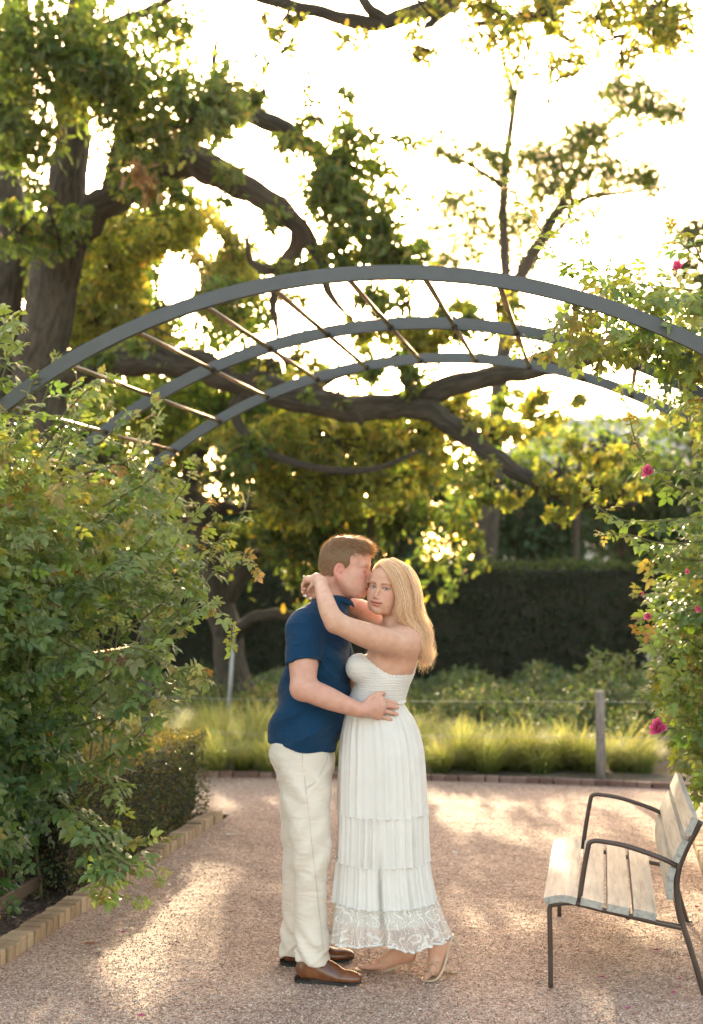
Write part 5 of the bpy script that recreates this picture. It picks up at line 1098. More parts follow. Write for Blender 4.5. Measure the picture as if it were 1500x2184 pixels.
def finger(F, P, r0, r1, k=.004):
    rs = np.linspace(r0, r1, len(P)); F.chain([np.array([*p, r]) for p, r in zip(P, rs)], k)
def hand(F, wrist, knuckles, tips, thumb, mid_lift, r=(.0092, .0072), palm_r=.013, k=.010):
    "palm as a web of cones from wrist to knuckles, five separate fingers with a bend"
    for kn in knuckles: F.cone(wrist, kn, palm_r * 1.15, palm_r, .014)
    for a, b in zip(knuckles[:-1], knuckles[1:]): F.cone(a, b, palm_r * .95, palm_r * .9, .012)
    m = (np.array(knuckles[1]) + wrist) / 2
    for i, (a, t) in enumerate(zip(knuckles, tips)):
        a = np.array(a); t = np.array(t); j1 = a + (t - a) * .42 + mid_lift[0]; j2 = a + (t - a) * .74 + mid_lift[1]
        finger(F, [a, j1, j2, t], r[0] * (1.0 if i < 3 else .88), r[1] * (1.0 if i < 3 else .88))
    finger(F, thumb, r[0] * 1.2, r[1] * 1.15, .008)

# ------------------------------------------------------------------ the man
MD = 6.05
man_o = PX(741, 1210, 6.025); man_s = 1.05
man_f = (math.cos(math.radians(14)), -math.sin(math.radians(14)), -math.tan(math.radians(9)))
man_R = head_frame(man_f, 0.0)
def sec(v, l, r, d, ry): z = EYE - (v - 1208) / FPX * d; return [z, ((l + r) / 2 - 750) / FPX * d, d, (r - l) / 2 / FPX * d, ry]
man_torso = [sec(1290, 672, 722, MD, .085), sec(1306, 645, 732, MD, .165), sec(1340, 617, 744, MD, .20), sec(1390, 609, 750, MD, .205), sec(1450, 604, 748, MD, .190), sec(1500, 590, 744, MD, .183), sec(1545, 578, 736, MD, .185), sec(1590, 569, 722, MD, .185), sec(1630, 572, 716, MD, .18)]
NSH, NEL, NWR = PX(650, 1345, 5.885), PX(647, 1467, 5.80), PX(766, 1514, 5.808)
FSH, FEL, FWR = PX(692, 1340, 6.22), PX(758, 1452, 6.29), PX(828, 1470, 6.19)
def man_body():
    F = Field(axis((-.37, .006), (-.125, .0026), (.115, .0036), .24), axis((5.70, .0050), (5.80, .0034), (6.13, .007), 6.38), axis((-.01, .014), (1.0, .0045), (1.08, .0034), (1.19, .006), (1.52, .0025), 1.87))
    thin = [[z, cx, cy, rx - (.018 if z > 1.0 else .035), ry - (.018 if z > 1.0 else .035)] for z, cx, cy, rx, ry in man_torso]
    F.loft(thin, .01)
    F.cone(PX(702, 1302, MD), PX(728, 1238, 6.035), .067, .058, .03); F.cone(PX(690, 1290, MD), PX(712, 1235, MD), .05, .045, .03)
    F.cone(PX(695, 1298, 6.0), PX(655, 1328, 5.90), .05, .05, .05); F.cone(PX(705, 1298, 6.1), PX(690, 1328, 6.2), .05, .05, .05)
    F.chain([[*NSH, .064], [*PX(648, 1405, 5.845), .062], [*NEL, .050]], .025); F.ell(NEL + np.array([-.010, 0, -.006]), (.042, .042, .044), None, .012)
    F.chain([[*NEL, .049], [*PX(695, 1487, 5.79), .0475], [*PX(735, 1503, 5.797), .038], [*NWR, .031]], .02)
    F.chain([[*FSH, .06], [*FEL, .048], [*FWR, .03]], .02)
    W = NWR; kn = [PX(811, 1493, 5.823), PX(815, 1504, 5.818), PX(812, 1515, 5.820), PX(806, 1526, 5.826)]; tp = [PX(845, 1500, 5.868), PX(848, 1509, 5.868), PX(847, 1523, 5.868), PX(839, 1537, 5.866)]
    up = (np.array([0, -.006, .002]), np.array([0, -.006, 0]))
    hand(F, W + np.array([.012, 0, 0]), kn, tp, [PX(778, 1502, 5.812), PX(795, 1486, 5.815), PX(807, 1480, 5.83), PX(819, 1478, 5.842)], up, (.0105, .0082), .0165)
    hand(F, FWR, [FWR + np.array([.06, -.03 + 0, .03 - i * .018]) for i in range(4)], [FWR + np.array([.11, -.09, .03 - i * .02]) for i in range(4)], [FWR, FWR + np.array([.04, -.02, .05]), FWR + np.array([.07, -.04, .06])], up)
    F.chain([[*PX(645, 1600, 5.96), .085], [*PX(668, 1805, 5.905), .062], [*PX(664, 1920, 5.90), .052], [*PX(660, 2045, 5.895), .040]], .03)
    F.chain([[*PX(640, 1600, 6.14), .085], [*PX(640, 1800, 6.15), .062], [*PX(637, 1920, 6.15), .05], [*PX(630, 2028, 6.15), .04]], .03)
    add_head(F, man_o, man_R, man_s, False, False)
    V, Q = F.mesh(); return smoothn(V, Q, 1, .4), Q
V, Q = man_body()
base = np.array([.58, .335, .255]); C = np.repeat(base[None], len(V), 0)
C = paint_face(C, V, man_o, man_R, man_s, base, (.50, .21, .18), (.33, .19, .11), (.14, .07, .045), (.62, .26, .21), True, (.62, .25, .20))
kn_ = np.linalg.norm(V - PX(830, 1508, 5.85), axis=1); C = C * (1 - .0) ; f_ = np.exp(-(kn_ / .03) ** 2)[:, None]; C = C * (1 - .35 * f_) + np.array([.60, .29, .22]) * .35 * f_
man_loc = np.array([*PX(650, 1208, MD)[:2], 0.0])
man = obj('person', V - man_loc, Q, M['skin'], None, True, C); man.location = man_loc
tag(man, 'man in navy short sleeved shirt and cream trousers kissing the woman\'s temple', 'person')
man.location = man_loc
# shirt
def fold(F, amp, fr, ph, mask=None):
    X, Y, Z = F.x[:, None, None], F.y[None, :, None], F.z[None, None, :]; d = 0
    for a, (fx, fy, fz), p in zip(amp, fr, ph): d = d + a * np.sin(X * fx + Y * fy + Z * fz + p + 1.3 * np.sin(Z * fz * .31 + Y * 9 + p))
    if mask is not None: d = d * mask(X, Y, Z)
    F.v = F.v + d.astype(np.float32)
def man_shirt():
    F = Field(axis((-.40, .005), .10), axis((5.72, .0052), 6.40), axis((.90, .0052), 1.66))
    F.loft(man_torso, .01); F.cone(PX(700, 1298, 6.0), PX(655, 1328, 5.90), .062, .066, .05); F.cone(PX(705, 1298, 6.1), PX(690, 1328, 6.2), .062, .066, .05)
    F.cone(PX(704, 1296, MD), PX(712, 1276, 6.045), .080, .074, .03)
    ax_ = PX(648, 1418, 5.84) - NSH; ax_ /= np.linalg.norm(ax_)
    G = Field(F.x, F.y, F.z); G.chain([[*NSH, .082], [*PX(650, 1385, 5.858), .079], [*PX(651, 1450, 5.82), .0715]], .02); G.cut(PX(650, 1414, 5.842), ax_ + np.array([.05, 0, 0]))
    H = Field(F.x, F.y, F.z); H.chain([[*FSH, .078], [*PX(735, 1420, 6.27), .07]], .02)
    h = np.clip(.5 + .5 * (F.v - G.v) / .022, 0, 1); F.v = F.v * (1 - h) + G.v * h - .022 * h * (1 - h); F.v = np.minimum(F.v, H.v)
    # open neck and hem
    F.cut(PX(716, 1272, 6.045), np.array([.30, 0, 1.0])); F.cut(PX(640, 1592, MD), np.array([-.10, 0, -1.0]))
    X, Y, Z = F.x[:, None, None], F.y[None, :, None], F.z[None, None, :]
    fold(F, [.0055, .0040, .0048], [(22, 10, 26), (-30, 14, 34), (34, 0, -9)], [0, 1.7, .6], lambda X, Y, Z: np.clip((1.50 - Z) / .25, .15, 1))
    # pull folds towards the arm pit and along the lower back
    t = np.clip((X + .16) * 0 + 1, 0, 1)
    d = .006 * np.sin(58 * (Z - 1.32 + .8 * (X + .14))) * np.exp(-((X + .07) / .07) ** 2 - ((Z - 1.30) / .10) ** 2) + .008 * np.sin(44 * (Z - 1.05 - .5 * (X + .2))) * np.exp(-((X + .22) / .09) ** 2 - ((Z - 1.06) / .09) ** 2)
    q = Z + .9 * (X + .1); d = d - .008 * np.exp(-(np.sin(q * 24 + .4) / .22) ** 2) * np.exp(-((X + .09) / .07) ** 2 - ((Z - 1.24) / .16) ** 2) - .006 * np.exp(-(np.sin((Z - .5 * X) * 27 + 1.5) / .25) ** 2) * np.exp(-((X + .20) / .10) ** 2 - ((Z - 1.05) / .10) ** 2)
    d = d - .005 * np.exp(-(np.sin((Z + .3 * X) * 40) / .3) ** 2) * np.exp(-((X + .24) / .04) ** 2 - ((Z - 1.36) / .06) ** 2)
    F.v = F.v - (d + 0 * Y).astype(np.float32) * -1; return F.mesh()
V, Q = man_shirt()
M['shirt'] = cloth_mat('navy_knit', (.002, .036, .092), .8, 900, .3, stripes=('X', 42, 2.0, .4, .0018, .84), var=.12, sheen=.08)
shirt = obj('shirt', smoothn(V, Q, 1, .4) - man_loc, Q, M['shirt'], man, True)
hemP = [];
def ring(c, a, b, n, R=None): t = np.linspace(0, 2 * math.pi, n, endpoint=False); return c + np.outer(np.cos(t), a) + np.outer(np.sin(t), b)
# sleeve hem band and shirt collar
sl_c = PX(650.5, 1411, 5.843); ax_ = PX(648, 1418, 5.84) - NSH; ax_ /= np.linalg.norm(ax_); e1 = np.cross(ax_, [0, 1, 0]); e1 /= np.linalg.norm(e1); e2 = np.cross(ax_, e1)
Pc = ring(sl_c, e1 * .0735, e2 * .0735, 40); Pc = np.concatenate([Pc, Pc[:2]])
MB().tube(Pc, .0035, 6, False).build('sleeve_hem', M['shirt'], shirt, True, man_loc)
def collar():
    n = 34; V = []
    c0 = PX(711, 1280, 6.045); t = np.linspace(-2.55, 2.55, n)                   # open at the front (+x)
    for i, a in enumerate(t + math.pi):
        f = abs(i / (n - 1) * 2 - 1); r1, r2 = .072, .081; up = np.array([math.cos(a), math.sin(a), 0]); sl = -.35 * math.cos(a) * .07
        top = c0 + up * r1 * np.array([1, .95, 1]) + np.array([.008, 0, .028 - .014 * f ** 3 + sl * .2]); bot = c0 + up * (r2 + .010 * f ** 2) * np.array([1, .98, 1]) + np.array([.004 + .012 * f ** 4, 0, .004 - .022 * f ** 5 + sl * .6])
        inn = c0 + up * (r1 - .004) * np.array([1, .95, 1]) + np.array([.008, 0, -.015])
        V += [inn, top, top * .5 + bot * .5 + up * .006, bot]
    return np.array(V), grid_faces(n, 4)
Vc, Fc = collar(); co = obj('collar', Vc - man_loc, Fc, M['shirt'], shirt, True)
sd = co.modifiers.new('thickness', 'SOLIDIFY'); sd.thickness = .003
# trousers
def man_trousers():
    F = Field(axis((-.40, .006), .02), axis((5.74, .006), 6.36), axis((-.01, .006), 1.02))
    F.loft([sec(1578, 578, 712, MD, .168), sec(1610, 574, 716, MD, .172), sec(1645, 586, 713, MD, .175), sec(1680, 596, 706, MD, .165), sec(1700, 606, 698, MD, .14)], .02)
    F.chain([[*PX(650, 1625, 5.965), .104], [*PX(653, 1690, 5.945), .104], [*PX(664, 1800, 5.905), .082], [*PX(663, 1870, 5.90), .072], [*PX(663, 1960, 5.897), .066], [*PX(668, 2020, 5.89), .069], [*PX(668, 2080, 5.885), .072]], .02)
    G = Field(F.x, F.y, F.z); G.chain([[*PX(648, 1625, 6.13), .102], [*PX(648, 1690, 6.14), .10], [*PX(640, 1800, 6.15), .080], [*PX(637, 1880, 6.15), .070], [*PX(635, 1960, 6.15), .066], [*PX(632, 2010, 6.15), .070], [*PX(632, 2060, 6.15), .072]], .02)
    k = .012; h = np.clip(.5 + .5 * (F.v - G.v) / k, 0, 1); F.v = F.v * (1 - h) + G.v * h - k * h * (1 - h)
    X, Y, Z = F.x[:, None, None], F.y[None, :, None], F.z[None, None, :]
    near = np.clip((6.03 - Y) / .06, 0, 1)
    zc = near * (EYE - (2049 - 1208) / FPX * 5.89) + (1 - near) * (EYE - (2034 - 1208) / FPX * 6.15)
    xc = -.165; tilt = .10 * (X - xc) * near * -1
    F.v = np.maximum(F.v, (zc + tilt - Z).astype(np.float32))
    F.cut((0, 6, 1.0), (0, 0, 1))
    d = .0045 * np.sin(46 * (Z - .62 * X * 2)) * np.exp(-((Z - .52) / .16) ** 2) + .008 * np.sin(62 * (Z + .9 * X) + 2 * np.sin(Y * 22)) * np.exp(-((Z - .13) / .085) ** 2) + .006 * np.sin(40 * (Z + 1.4 * X) + Y * 6) * np.exp(-((Z - .80) / .10) ** 2)
    q1 = Z + .55 * (X + .2); d = d + .007 * np.exp(-((np.abs(np.sin(q1 * 21 + 1.0 + Y * 3))) / .25) ** 2) * np.exp(-((Z - .50) / .13) ** 2) * np.clip((X + .22) / .1, 0, 1)
    q2 = Z - .8 * (X + .2); d = d - .006 * np.exp(-((np.abs(np.sin(q2 * 30 + Y * 4))) / .3) ** 2) * np.exp(-((Z - .12) / .07) ** 2) - .005 * np.exp(-((np.abs(np.sin((Z - 1.1 * X) * 17 + 2.2))) / .22) ** 2) * np.exp(-((Z - .83) / .10) ** 2)
    d = d + .0022 * np.sin(31 * X + 18 * Z + 25 * Y) + .0018 * np.sin(21 * Z - 38 * X + 9 * Y)
    F.v = F.v + d.astype(np.float32); return F.mesh()
V, Q = man_trousers()
M['chino'] = cloth_mat('cream_cotton', (.66, .595, .51), .85, 1100, .2, var=.04)
tro = obj('trousers', smoothn(V, Q, 1, .4) - man_loc, Q, M['chino'], man, True)
M['seam'] = cloth_mat('cream_seam', (.50, .46, .40), .9, 900, .2, var=.04)
def on_surface(V, pts, off=.0008):
    "pull points given as (u, v) onto the nearest visible part of a mesh, as seen across the depth axis"
    U = np.stack([750 + FPX * V[:, 0] / V[:, 1], 1208 - FPX * (V[:, 2] - EYE) / V[:, 1]], -1); out = []
    for (u, v) in pts:
        m = np.hypot(U[:, 0] - u, U[:, 1] - v) < 6.0
        d = V[m, 1].min() + .002 if m.any() else 5.9; out.append(px(u, v, d - off))
    return np.array(out)
Vt = V
P = on_surface(Vt, [(645 + 0.02 * (v - 1600), v) for v in range(1600, 1640, 12)] + [(648 + (v - 1640) * .11, v) for v in range(1640, 2040, 16)])
MB().tube(smooth_path(P, 60), .0011, 5).build('side_seam', M['seam'], tro, True, man_loc)
P = on_surface(Vt, [(700, 1612), (690, 1640), (672, 1668), (655, 1680)]); MB().tube(smooth_path(P, 20), .0014, 5).build('pocket_edge', M['seam'], tro, True, man_loc)
# hair
def man_hair():
    o, R, s = man_o, man_R, man_s; w = lambda c: o + s * (R @ np.array(c, float))
    F = Field(axis((-.16, .003), .14), axis((5.88, .003), 6.18), axis((1.58, .003), 1.88))
    F.ell(w((0, -.019, .030)), np.array((.0815, .1015, .0935)) * s, R, .01); F.ell(w((0, .022, .066)), np.array((.064, .068, .054)) * s, R, .02); F.ell(w((.01, .048, .084)), np.array((.05, .036, .026)) * s, R, .02)
    F.cone(w((0, -.085, .0)), w((0, -.078, -.06)), .03 * s, .022 * s, .02)
    X, Y, Z = F.x[:, None, None], F.y[None, :, None], F.z[None, None, :]
    q = [((X - o[0]) * R[0, i] + (Y - o[1]) * R[1, i] + (Z - o[2]) * R[2, i]) / s for i in range(3)]; x, y, z = q; axx = np.abs(x)
    line = np.interp((y).ravel(), [-.12, -.09, -.045, -.034, -.020, .000, .008, .013, .025, .032, .05, .06, .075, .09], [-.072, -.070, -.060, -.020, .018, .018, .0, -.012, -.012, .014, .052, .066, .074, .078]).reshape(y.shape)
    fr = np.clip(1 - axx / .04, 0, 1) * np.clip((y - .05) / .03, 0, 1); line = line - .010 * fr
    F.v = np.maximum(F.v, ((line - z) * .9 * s).astype(np.float32))
    F.v = F.v + (.0016 * np.sin(150 * x - 60 * y + 2 * np.sin(40 * y)) * np.clip((z - .03) / .05, 0, 1)).astype(np.float32)
    return F.mesh()
V, Q = man_hair()
H_ = np.array([[.33, .21, .115], [.43, .29, .165], [.24, .15, .082]])
C = np.repeat(H_[:1] * .85, len(V), 0); q = local_to(man_o, man_R, man_s, V)
hair = obj('hair', V - man_loc, Q, M['hair'], man, True, C)
me_ = hair.data; nrm = np.empty(len(V) * 3, np.float32); me_.vertices.foreach_get('normal', nrm); nrm = nrm.reshape(-1, 3)
n = 11000; i = rngP.integers(0, len(V), n); p0 = V[i]; ql = q[i]; nl = nrm[i] @ man_R
top = np.clip((ql[:, 2] - .045) / .04, 0, 1)[:, None]
fl = top * np.array([.45, .85, .12]) + (1 - top) * np.array([0, -.35, -.95]) + nl * (.10 + .16 * top) + rngP.normal(size=(n, 3)) * (.10 + .14 * top)
fl -= nl * np.minimum((fl * nl).sum(1)[:, None] - .10, 0); fl /= np.linalg.norm(fl, axis=1)[:, None]; fl = fl @ man_R.T
ln = (.010 + .020 * top[:, 0]) * rngP.uniform(.6, 1.3, n); t = np.linspace(0, 1, 4)
paths = p0[:, None] - nrm[i][:, None] * .002 + fl[:, None] * (ln[:, None] * t)[..., None] + np.array([0, 0, -1.0]) * (ln[:, None] * t ** 2 * .12)[..., None]
mb = ribbons(paths, .00065 * rngP.uniform(.6, 1.3, n), H_[rngP.integers(0, 3, n)] * rngP.uniform(.75, 1.5, (n, 1)), MB(), nrm[i][:, None]); 
n = 260; i = rngP.choice(np.where(q[:, 2] > .06)[0], n); dirs = nrm[i] * .5 + (rngP.normal(size=(n, 3)) * .5 + np.array([.5, .2, .2])); dirs /= np.linalg.norm(dirs, axis=1)[:, None]; ln = rngP.uniform(.012, .034, n)
paths = V[i][:, None] + dirs[:, None] * (ln[:, None] * t)[..., None] + np.array([.35, 0, -.35]) * (ln[:, None] * t ** 2)[..., None]; ribbons(paths, .0005, H_[rngP.integers(0, 3, n)] * 1.5, mb)
tag(mb.build('hair_strands', M['hair'], hair, True, man_loc), kind='stuff')
# shoes
def leather_mat():
    m, N, L, b = new_mat('brown_leather'); vec = coords(N, L, 'Object'); n = noise(N, L, 14, 6, vec); r = ramp(N, [(.3, (.075, .024, .010)), (.55, (.15, .052, .020)), (.75, (.235, .095, .038))]); L.new(n.outputs[0], r.inputs[0]); L.new(r.outputs[0], b.inputs['Base Color'])
    b.inputs['Roughness'].default_value = .26; b.inputs['Coat Weight'].default_value = .3; add_bump(N, L, b, noise(N, L, 260, 3, vec).outputs[0], .12, .001); return m
M['leather'] = leather_mat(); M['sole'] = noisy_mat('dark_sole', [(.3, (.012, .010, .009)), (.7, (.03, .026, .022))], 20, .6, .2, 80); M['lace'] = cloth_mat('brown_lace', (.05, .022, .012), .8, 600, .3)
def shoe(H, T):
    H = np.array(H); T = np.array(T); f = T - H; L0 = np.linalg.norm(f); f /= L0; s = np.array([-f[1], f[0], 0]); k = L0 / .29
    root_l = lambda P: H + np.outer(P[:, 0], f) * k + np.outer(P[:, 1], s) + np.outer(P[:, 2], [0, 0, 1])
    F = Field(axis((-.02, .003), .32), axis((-.075, .003), .075), axis((.0, .003), .14)); c = lambda *a: np.array(a, float)
    F.cone(c(.042, 0, .055), c(.05, 0, .10), .036, .036, .01); F.cone(c(.045, 0, .05), c(.15, 0, .045), .037, .040, .03); F.ell(c(.195, 0, .030), (.090, .043, .032), None, .03); F.ell(c(.25, .0, .026), (.045, .033, .021), None, .03); F.cone(c(.08, 0, .085), c(.17, 0, .050), .034, .028, .03)
    F.cut((0, 0, .020), (0, 0, -1)); F.cut((.05, 0, .105), (-.25, 0, 1))
    X, Y, Z = F.x[:, None, None], F.y[None, :, None], F.z[None, None, :]; F.v = F.v + (.0012 * np.exp(-((X - .232) / .003) ** 2) + 0 * Y + 0 * Z).astype(np.float32)
    V, Q = F.mesh(); up = obj('shoe', root_l(V) - man_loc, Q, M['leather'], man, True)
    xs = np.linspace(0, 1, 26); ol = []
    for x in xs: ol.append((x * .300 - .003, .0365 * (math.sin(math.pi * min(1, x * 1.6 + .16)) * .25 + .80) * (1 - max(0, (x - .62) / .38) ** 2.2) ** .55 * (1 - max(0, (.06 - x) / .06) ** 2 * .5) if x < 1 else 0.0))
    for nm, z0, z1, x0, x1 in (('sole', .010, .0215, 0, .297), ('heel', -.002, .0215, 0, .085)):
        pts = [(x, y) for x, y in ol if x0 - .004 <= x <= x1 + .004]; P = pts + [(x, -y) for x, y in pts[::-1]]; n = len(P)
        lift = lambda x: .010 * max(0, (x - .2) / .1) ** 2 + (-.010 * min(1, max(0, (x - .08) / .09)) if nm == 'sole' else 0)
        W = np.array([(x, y, z + lift(x)) for z in (z0, z1) for x, y in P]); W[:, 2] = np.maximum(W[:, 2], -.002 if nm == 'heel' else .0); FF = [[i, (i + 1) % n, n + (i + 1) % n, n + i] for i in range(n)] + [list(range(n))[::-1], list(range(n, 2 * n))]
        obj(nm, root_l(W) - man_loc, FF, M['sole'], up)
    lc = MB()
    for i in range(4): x = .115 + i * .016; z = .108 - i * .0125; lc.tube(root_l(smooth_path([(x, -.020, z - .016), (x + .004, -.008, z - .004), (x + .004, .008, z - .004), (x, .020, z - .016)], 10)), .0018, 6)
    for sg in (-1, 1): lc.tube(root_l(smooth_path([(.118, 0, .100), (.105, sg * .018, .108), (.098, sg * .036, .088), (.112, sg * .034, .082), (.118, sg * .006, .098)], 18)), .0016, 6)
    lc.build('laces', M['lace'], up, True, man_loc)
gnd = lambda u, d: np.array([*px(u, 1208, d)[:2], 0.0])
shoe(gnd(632, 5.905), gnd(768, 5.835)); shoe(gnd(600, 6.135), gnd(752, 6.20))

# ------------------------------------------------------------------ the woman
WD = 5.99
wo_o = PX(829, 1252, 5.985); wo_s = .97
yaw = math.radians(31); wo_R = head_frame((-math.sin(yaw), -math.cos(yaw), -.03), math.radians(7.5))
wo_torso = [sec(1336, 828, 858, WD, .07), sec(1350, 806, 878, WD, .135), sec(1375, 788, 892, WD, .158), sec(1408, 770, 889, WD, .150), sec(1435, 764, 884, WD, .145), sec(1462, 757, 872, WD, .136), sec(1492, 744, 863, WD, .128), sec(1530, 738, 880, WD, .15), sec(1570, 732, 896, WD, .17), sec(1620, 735, 898, WD, .17)]
LSH, LEL, LWR = PX(864, 1373, 5.885), PX(716, 1328, 5.735), PX(684, 1243, 5.915)
RSH, REL, RWR = PX(818, 1342, 6.12), PX(738, 1288, 6.26), PX(694, 1262, 6.12)
def woman_body():
    F = Field(axis((-.215, .0036), (-.14, .005), (.04, .0023), (.24, .0048), .50), axis((5.66, .005), (5.86, .0025), (6.06, .0042), 6.36), axis((-.005, .0036), (.12, .012), (1.16, .006), (1.50, .0023), 1.80))
    F.loft([[z, cx, cy, rx - (.007 if z > 1.15 else .03), ry - (.007 if z > 1.15 else .03)] for z, cx, cy, rx, ry in wo_torso], .01)
    for d in (5.925, 6.06): F.ell(PX(768, 1424, d), (.052, .062, .055), None, .03)
    F.cone(PX(845, 1345, WD), PX(838, 1296, 5.99), .050, .046, .03); F.cone(PX(856, 1345, WD), PX(850, 1300, 6.0), .044, .046, .03)
    F.cone(PX(848, 1340, 5.97), LSH + np.array([0, .01, .012]), .040, .050, .04); F.cone(PX(842, 1336, 6.02), RSH, .042, .048, .04)
    F.cone(LSH, PX(858, 1405, 5.925), .052, .060, .05); F.chain([[*LSH, .054], [*PX(818, 1366, 5.81), .055], [*PX(768, 1350, 5.76), .050], [*LEL, .040]], .04)
    F.chain([[*LEL, .041], [*PX(703, 1305, 5.745), .040], [*PX(692, 1272, 5.82), .034], [*LWR, .0265]], .02)
    F.chain([[*RSH, .056], [*PX(782, 1312, 6.19), .056], [*REL, .043]], .03); F.chain([[*REL, .043], [*PX(715, 1268, 6.21), .036], [*RWR, .027]], .02)
    # clasped hands behind his neck: her left hand on top
    up = (np.array([-.006, 0, .005]), np.array([-.008, 0, .001]))
    kn = [PX(656, 1236, 5.945), PX(654, 1238, 5.964), PX(655, 1241, 5.982), PX(658, 1244, 5.998)]
    tp = [PX(645, 1258, 5.962), PX(647, 1262, 5.980), PX(652, 1264, 5.998), PX(658, 1264, 6.014)]
    hand(F, PX(676, 1235, 5.935), kn, tp, [PX(672, 1240, 5.925), PX(664, 1250, 5.925), PX(658, 1258, 5.935)], up, (.0078, .0062), .0125)
    F.cone(LWR, PX(676, 1235, 5.935), .0262, .020, .02)
    kn = [PX(672, 1258, 6.03), PX(668, 1262, 6.012), PX(667, 1268, 5.995), PX(669, 1273, 5.98)]
    tp = [PX(650, 1256, 5.955), PX(646, 1264, 5.948), PX(650, 1271, 5.946), PX(660, 1276, 5.948)]
    hand(F, PX(684, 1262, 6.07), kn, tp, [PX(676, 1255, 6.03), PX(666, 1250, 6.0), PX(658, 1250, 5.985)], (np.array([-.010, .006, 0]), np.array([-.010, 0, 0])), (.0078, .0062), .0125)
    F.cone(RWR, PX(684, 1262, 6.07), .026, .018, .02)
    # legs and feet
    F.chain([[*PX(822, 1580, 6.06), .08], [*PX(828, 1790, 6.02), .056], [*PX(842, 1900, 6.03), .056], [*PX(854, 1985, 6.035), .043], [*PX(861, 2015, 6.04), .036]], .03)
    F.chain([[*PX(818, 1580, 5.92), .08], [*PX(836, 1800, 5.93), .052], [*PX(884, 1900, 5.945), .052], [*PX(922, 1985, 5.93), .043], [*PX(931, 2012, 5.925), .036]], .03)
    F.ell(PX(872, 2034, 6.045), (.032, .029, .030), None, .02); F.cone(PX(858, 2026, 6.04), PX(812, 2055, 6.05), .032, .024, .03); F.cone(PX(868, 2040, 6.045), PX(805, 2062, 6.055), .024, .022, .03)
    for i, dy in enumerate((-.030, -.014, .002, .016, .028)): F.cone(PX(806, 2060, 6.05 + dy * .8), PX(770 + i * 5 if i else 772, 2063, 6.055 + dy), .013, .0085 if i else .0085, .008)
    for i, dy in enumerate((-.028, -.014, .002, .016, .030)): F.cone(PX(806, 2060, 6.05 + dy * .8), PX(768 if i == 3 else (771 + abs(i - 3) * 4), 2064, 6.052 + dy), .013, .0085 if i < 4 else .011, .008)
    F.ell(PX(946, 2006, 5.93), (.028, .029, .032), None, .02); F.cone(PX(934, 2014, 5.925), PX(924, 2066, 5.91), .033, .026, .03); F.cone(PX(946, 2012, 5.93), PX(930, 2066, 5.912), .025, .022, .03)
    for i, dy in enumerate((-.028, -.014, .0, .014, .028)): F.chain([[*PX(923, 2068, 5.91 + dy * .8), .013], [*PX(914, 2081, 5.905 + dy), .0105], [*PX(906 if i else 909, 2086, 5.90 + dy), .0085]], .008)
    add_head(F, wo_o, wo_R, wo_s, True, True)
    V, Q = F.mesh(); return smoothn(V, Q, 1, .4), Q
V, Q = woman_body()
base = np.array([.60, .365, .262]); C = np.repeat(base[None], len(V), 0)
C = paint_face(C, V, wo_o, wo_R, wo_s, base, (.52, .19, .16), (.20, .12, .07), (.035, .02, .015), (.58, .25, .18), False)
foot_ = np.clip((.25 - V[:, 2]) / .2, 0, 1)[:, None]; C = C * (1 - .25 * foot_) + np.array([.50, .26, .19]) * .25 * foot_
wo_loc = np.array([*PX(820, 1208, WD)[:2], 0.0])
wom = obj('person', V - wo_loc, Q, M['skin'], None, True, C); wom.location = wo_loc
tag(wom, 'blonde woman in long white dress with arms around the man\'s neck', 'person')
eyeballs(wom, wo_o, wo_R, wo_s, (np.array([-.01, 0, EYE]) - wo_o) * np.array([1, 1, 1]) + np.array([.0, 0, 0]))
M['nail'] = noisy_mat('pale_nail', [(.3, (.78, .72, .68)), (.7, (.84, .78, .74))], 5, .2, 0)
M['gold'] = steel_mat('silver_ring', (.75, .73, .68), .15, 1.0)
def nail(p, n, r=(.0052, .0062, .0022)):
    t, ph = np.meshgrid(np.linspace(0, math.pi, 7), np.linspace(0, 2 * math.pi, 10, endpoint=False), indexing='ij'); W = np.stack([np.sin(t) * np.cos(ph) * r[0], np.sin(t) * np.sin(ph) * r[1], np.cos(t) * r[2]], -1).reshape(-1, 3)
    n = np.array(n, float); n /= np.linalg.norm(n); e = np.cross(n, [.3, .1, 1]); e /= np.linalg.norm(e); W = W @ np.stack([e, np.cross(n, e), n], -1).T + p
    obj('nail', W - wo_loc, grid_faces(7, 10, close_v=True), M['nail'], wom, True)
nail(PX(657.5, 1259, 5.939), (.2, -1, .1)); nail(PX(663, 1276, 5.941), (0, -1, .1)); nail(PX(652, 1271, 5.939), (-.2, -1, 0)); nail(PX(771, 2059, 6.045), (-.3, -.4, 1)); nail(PX(908, 2082, 5.885), (-.4, -1, .6))
rg = MB(); rc = PX(652.5, 1235, 5.956); Pr = ring(rc, np.array([.0, .008, .004]), np.array([.0, -.004, .009]), 18); rg.tube(np.concatenate([Pr, Pr[:2]]), .0013, 6, False); rg.tube([rc + np.array([-.006, -.003, .008]), rc + np.array([-.011, -.005, .012])], [.004, .0045], 7)
rg.build('ring', M['gold'], wom, True, wo_loc)

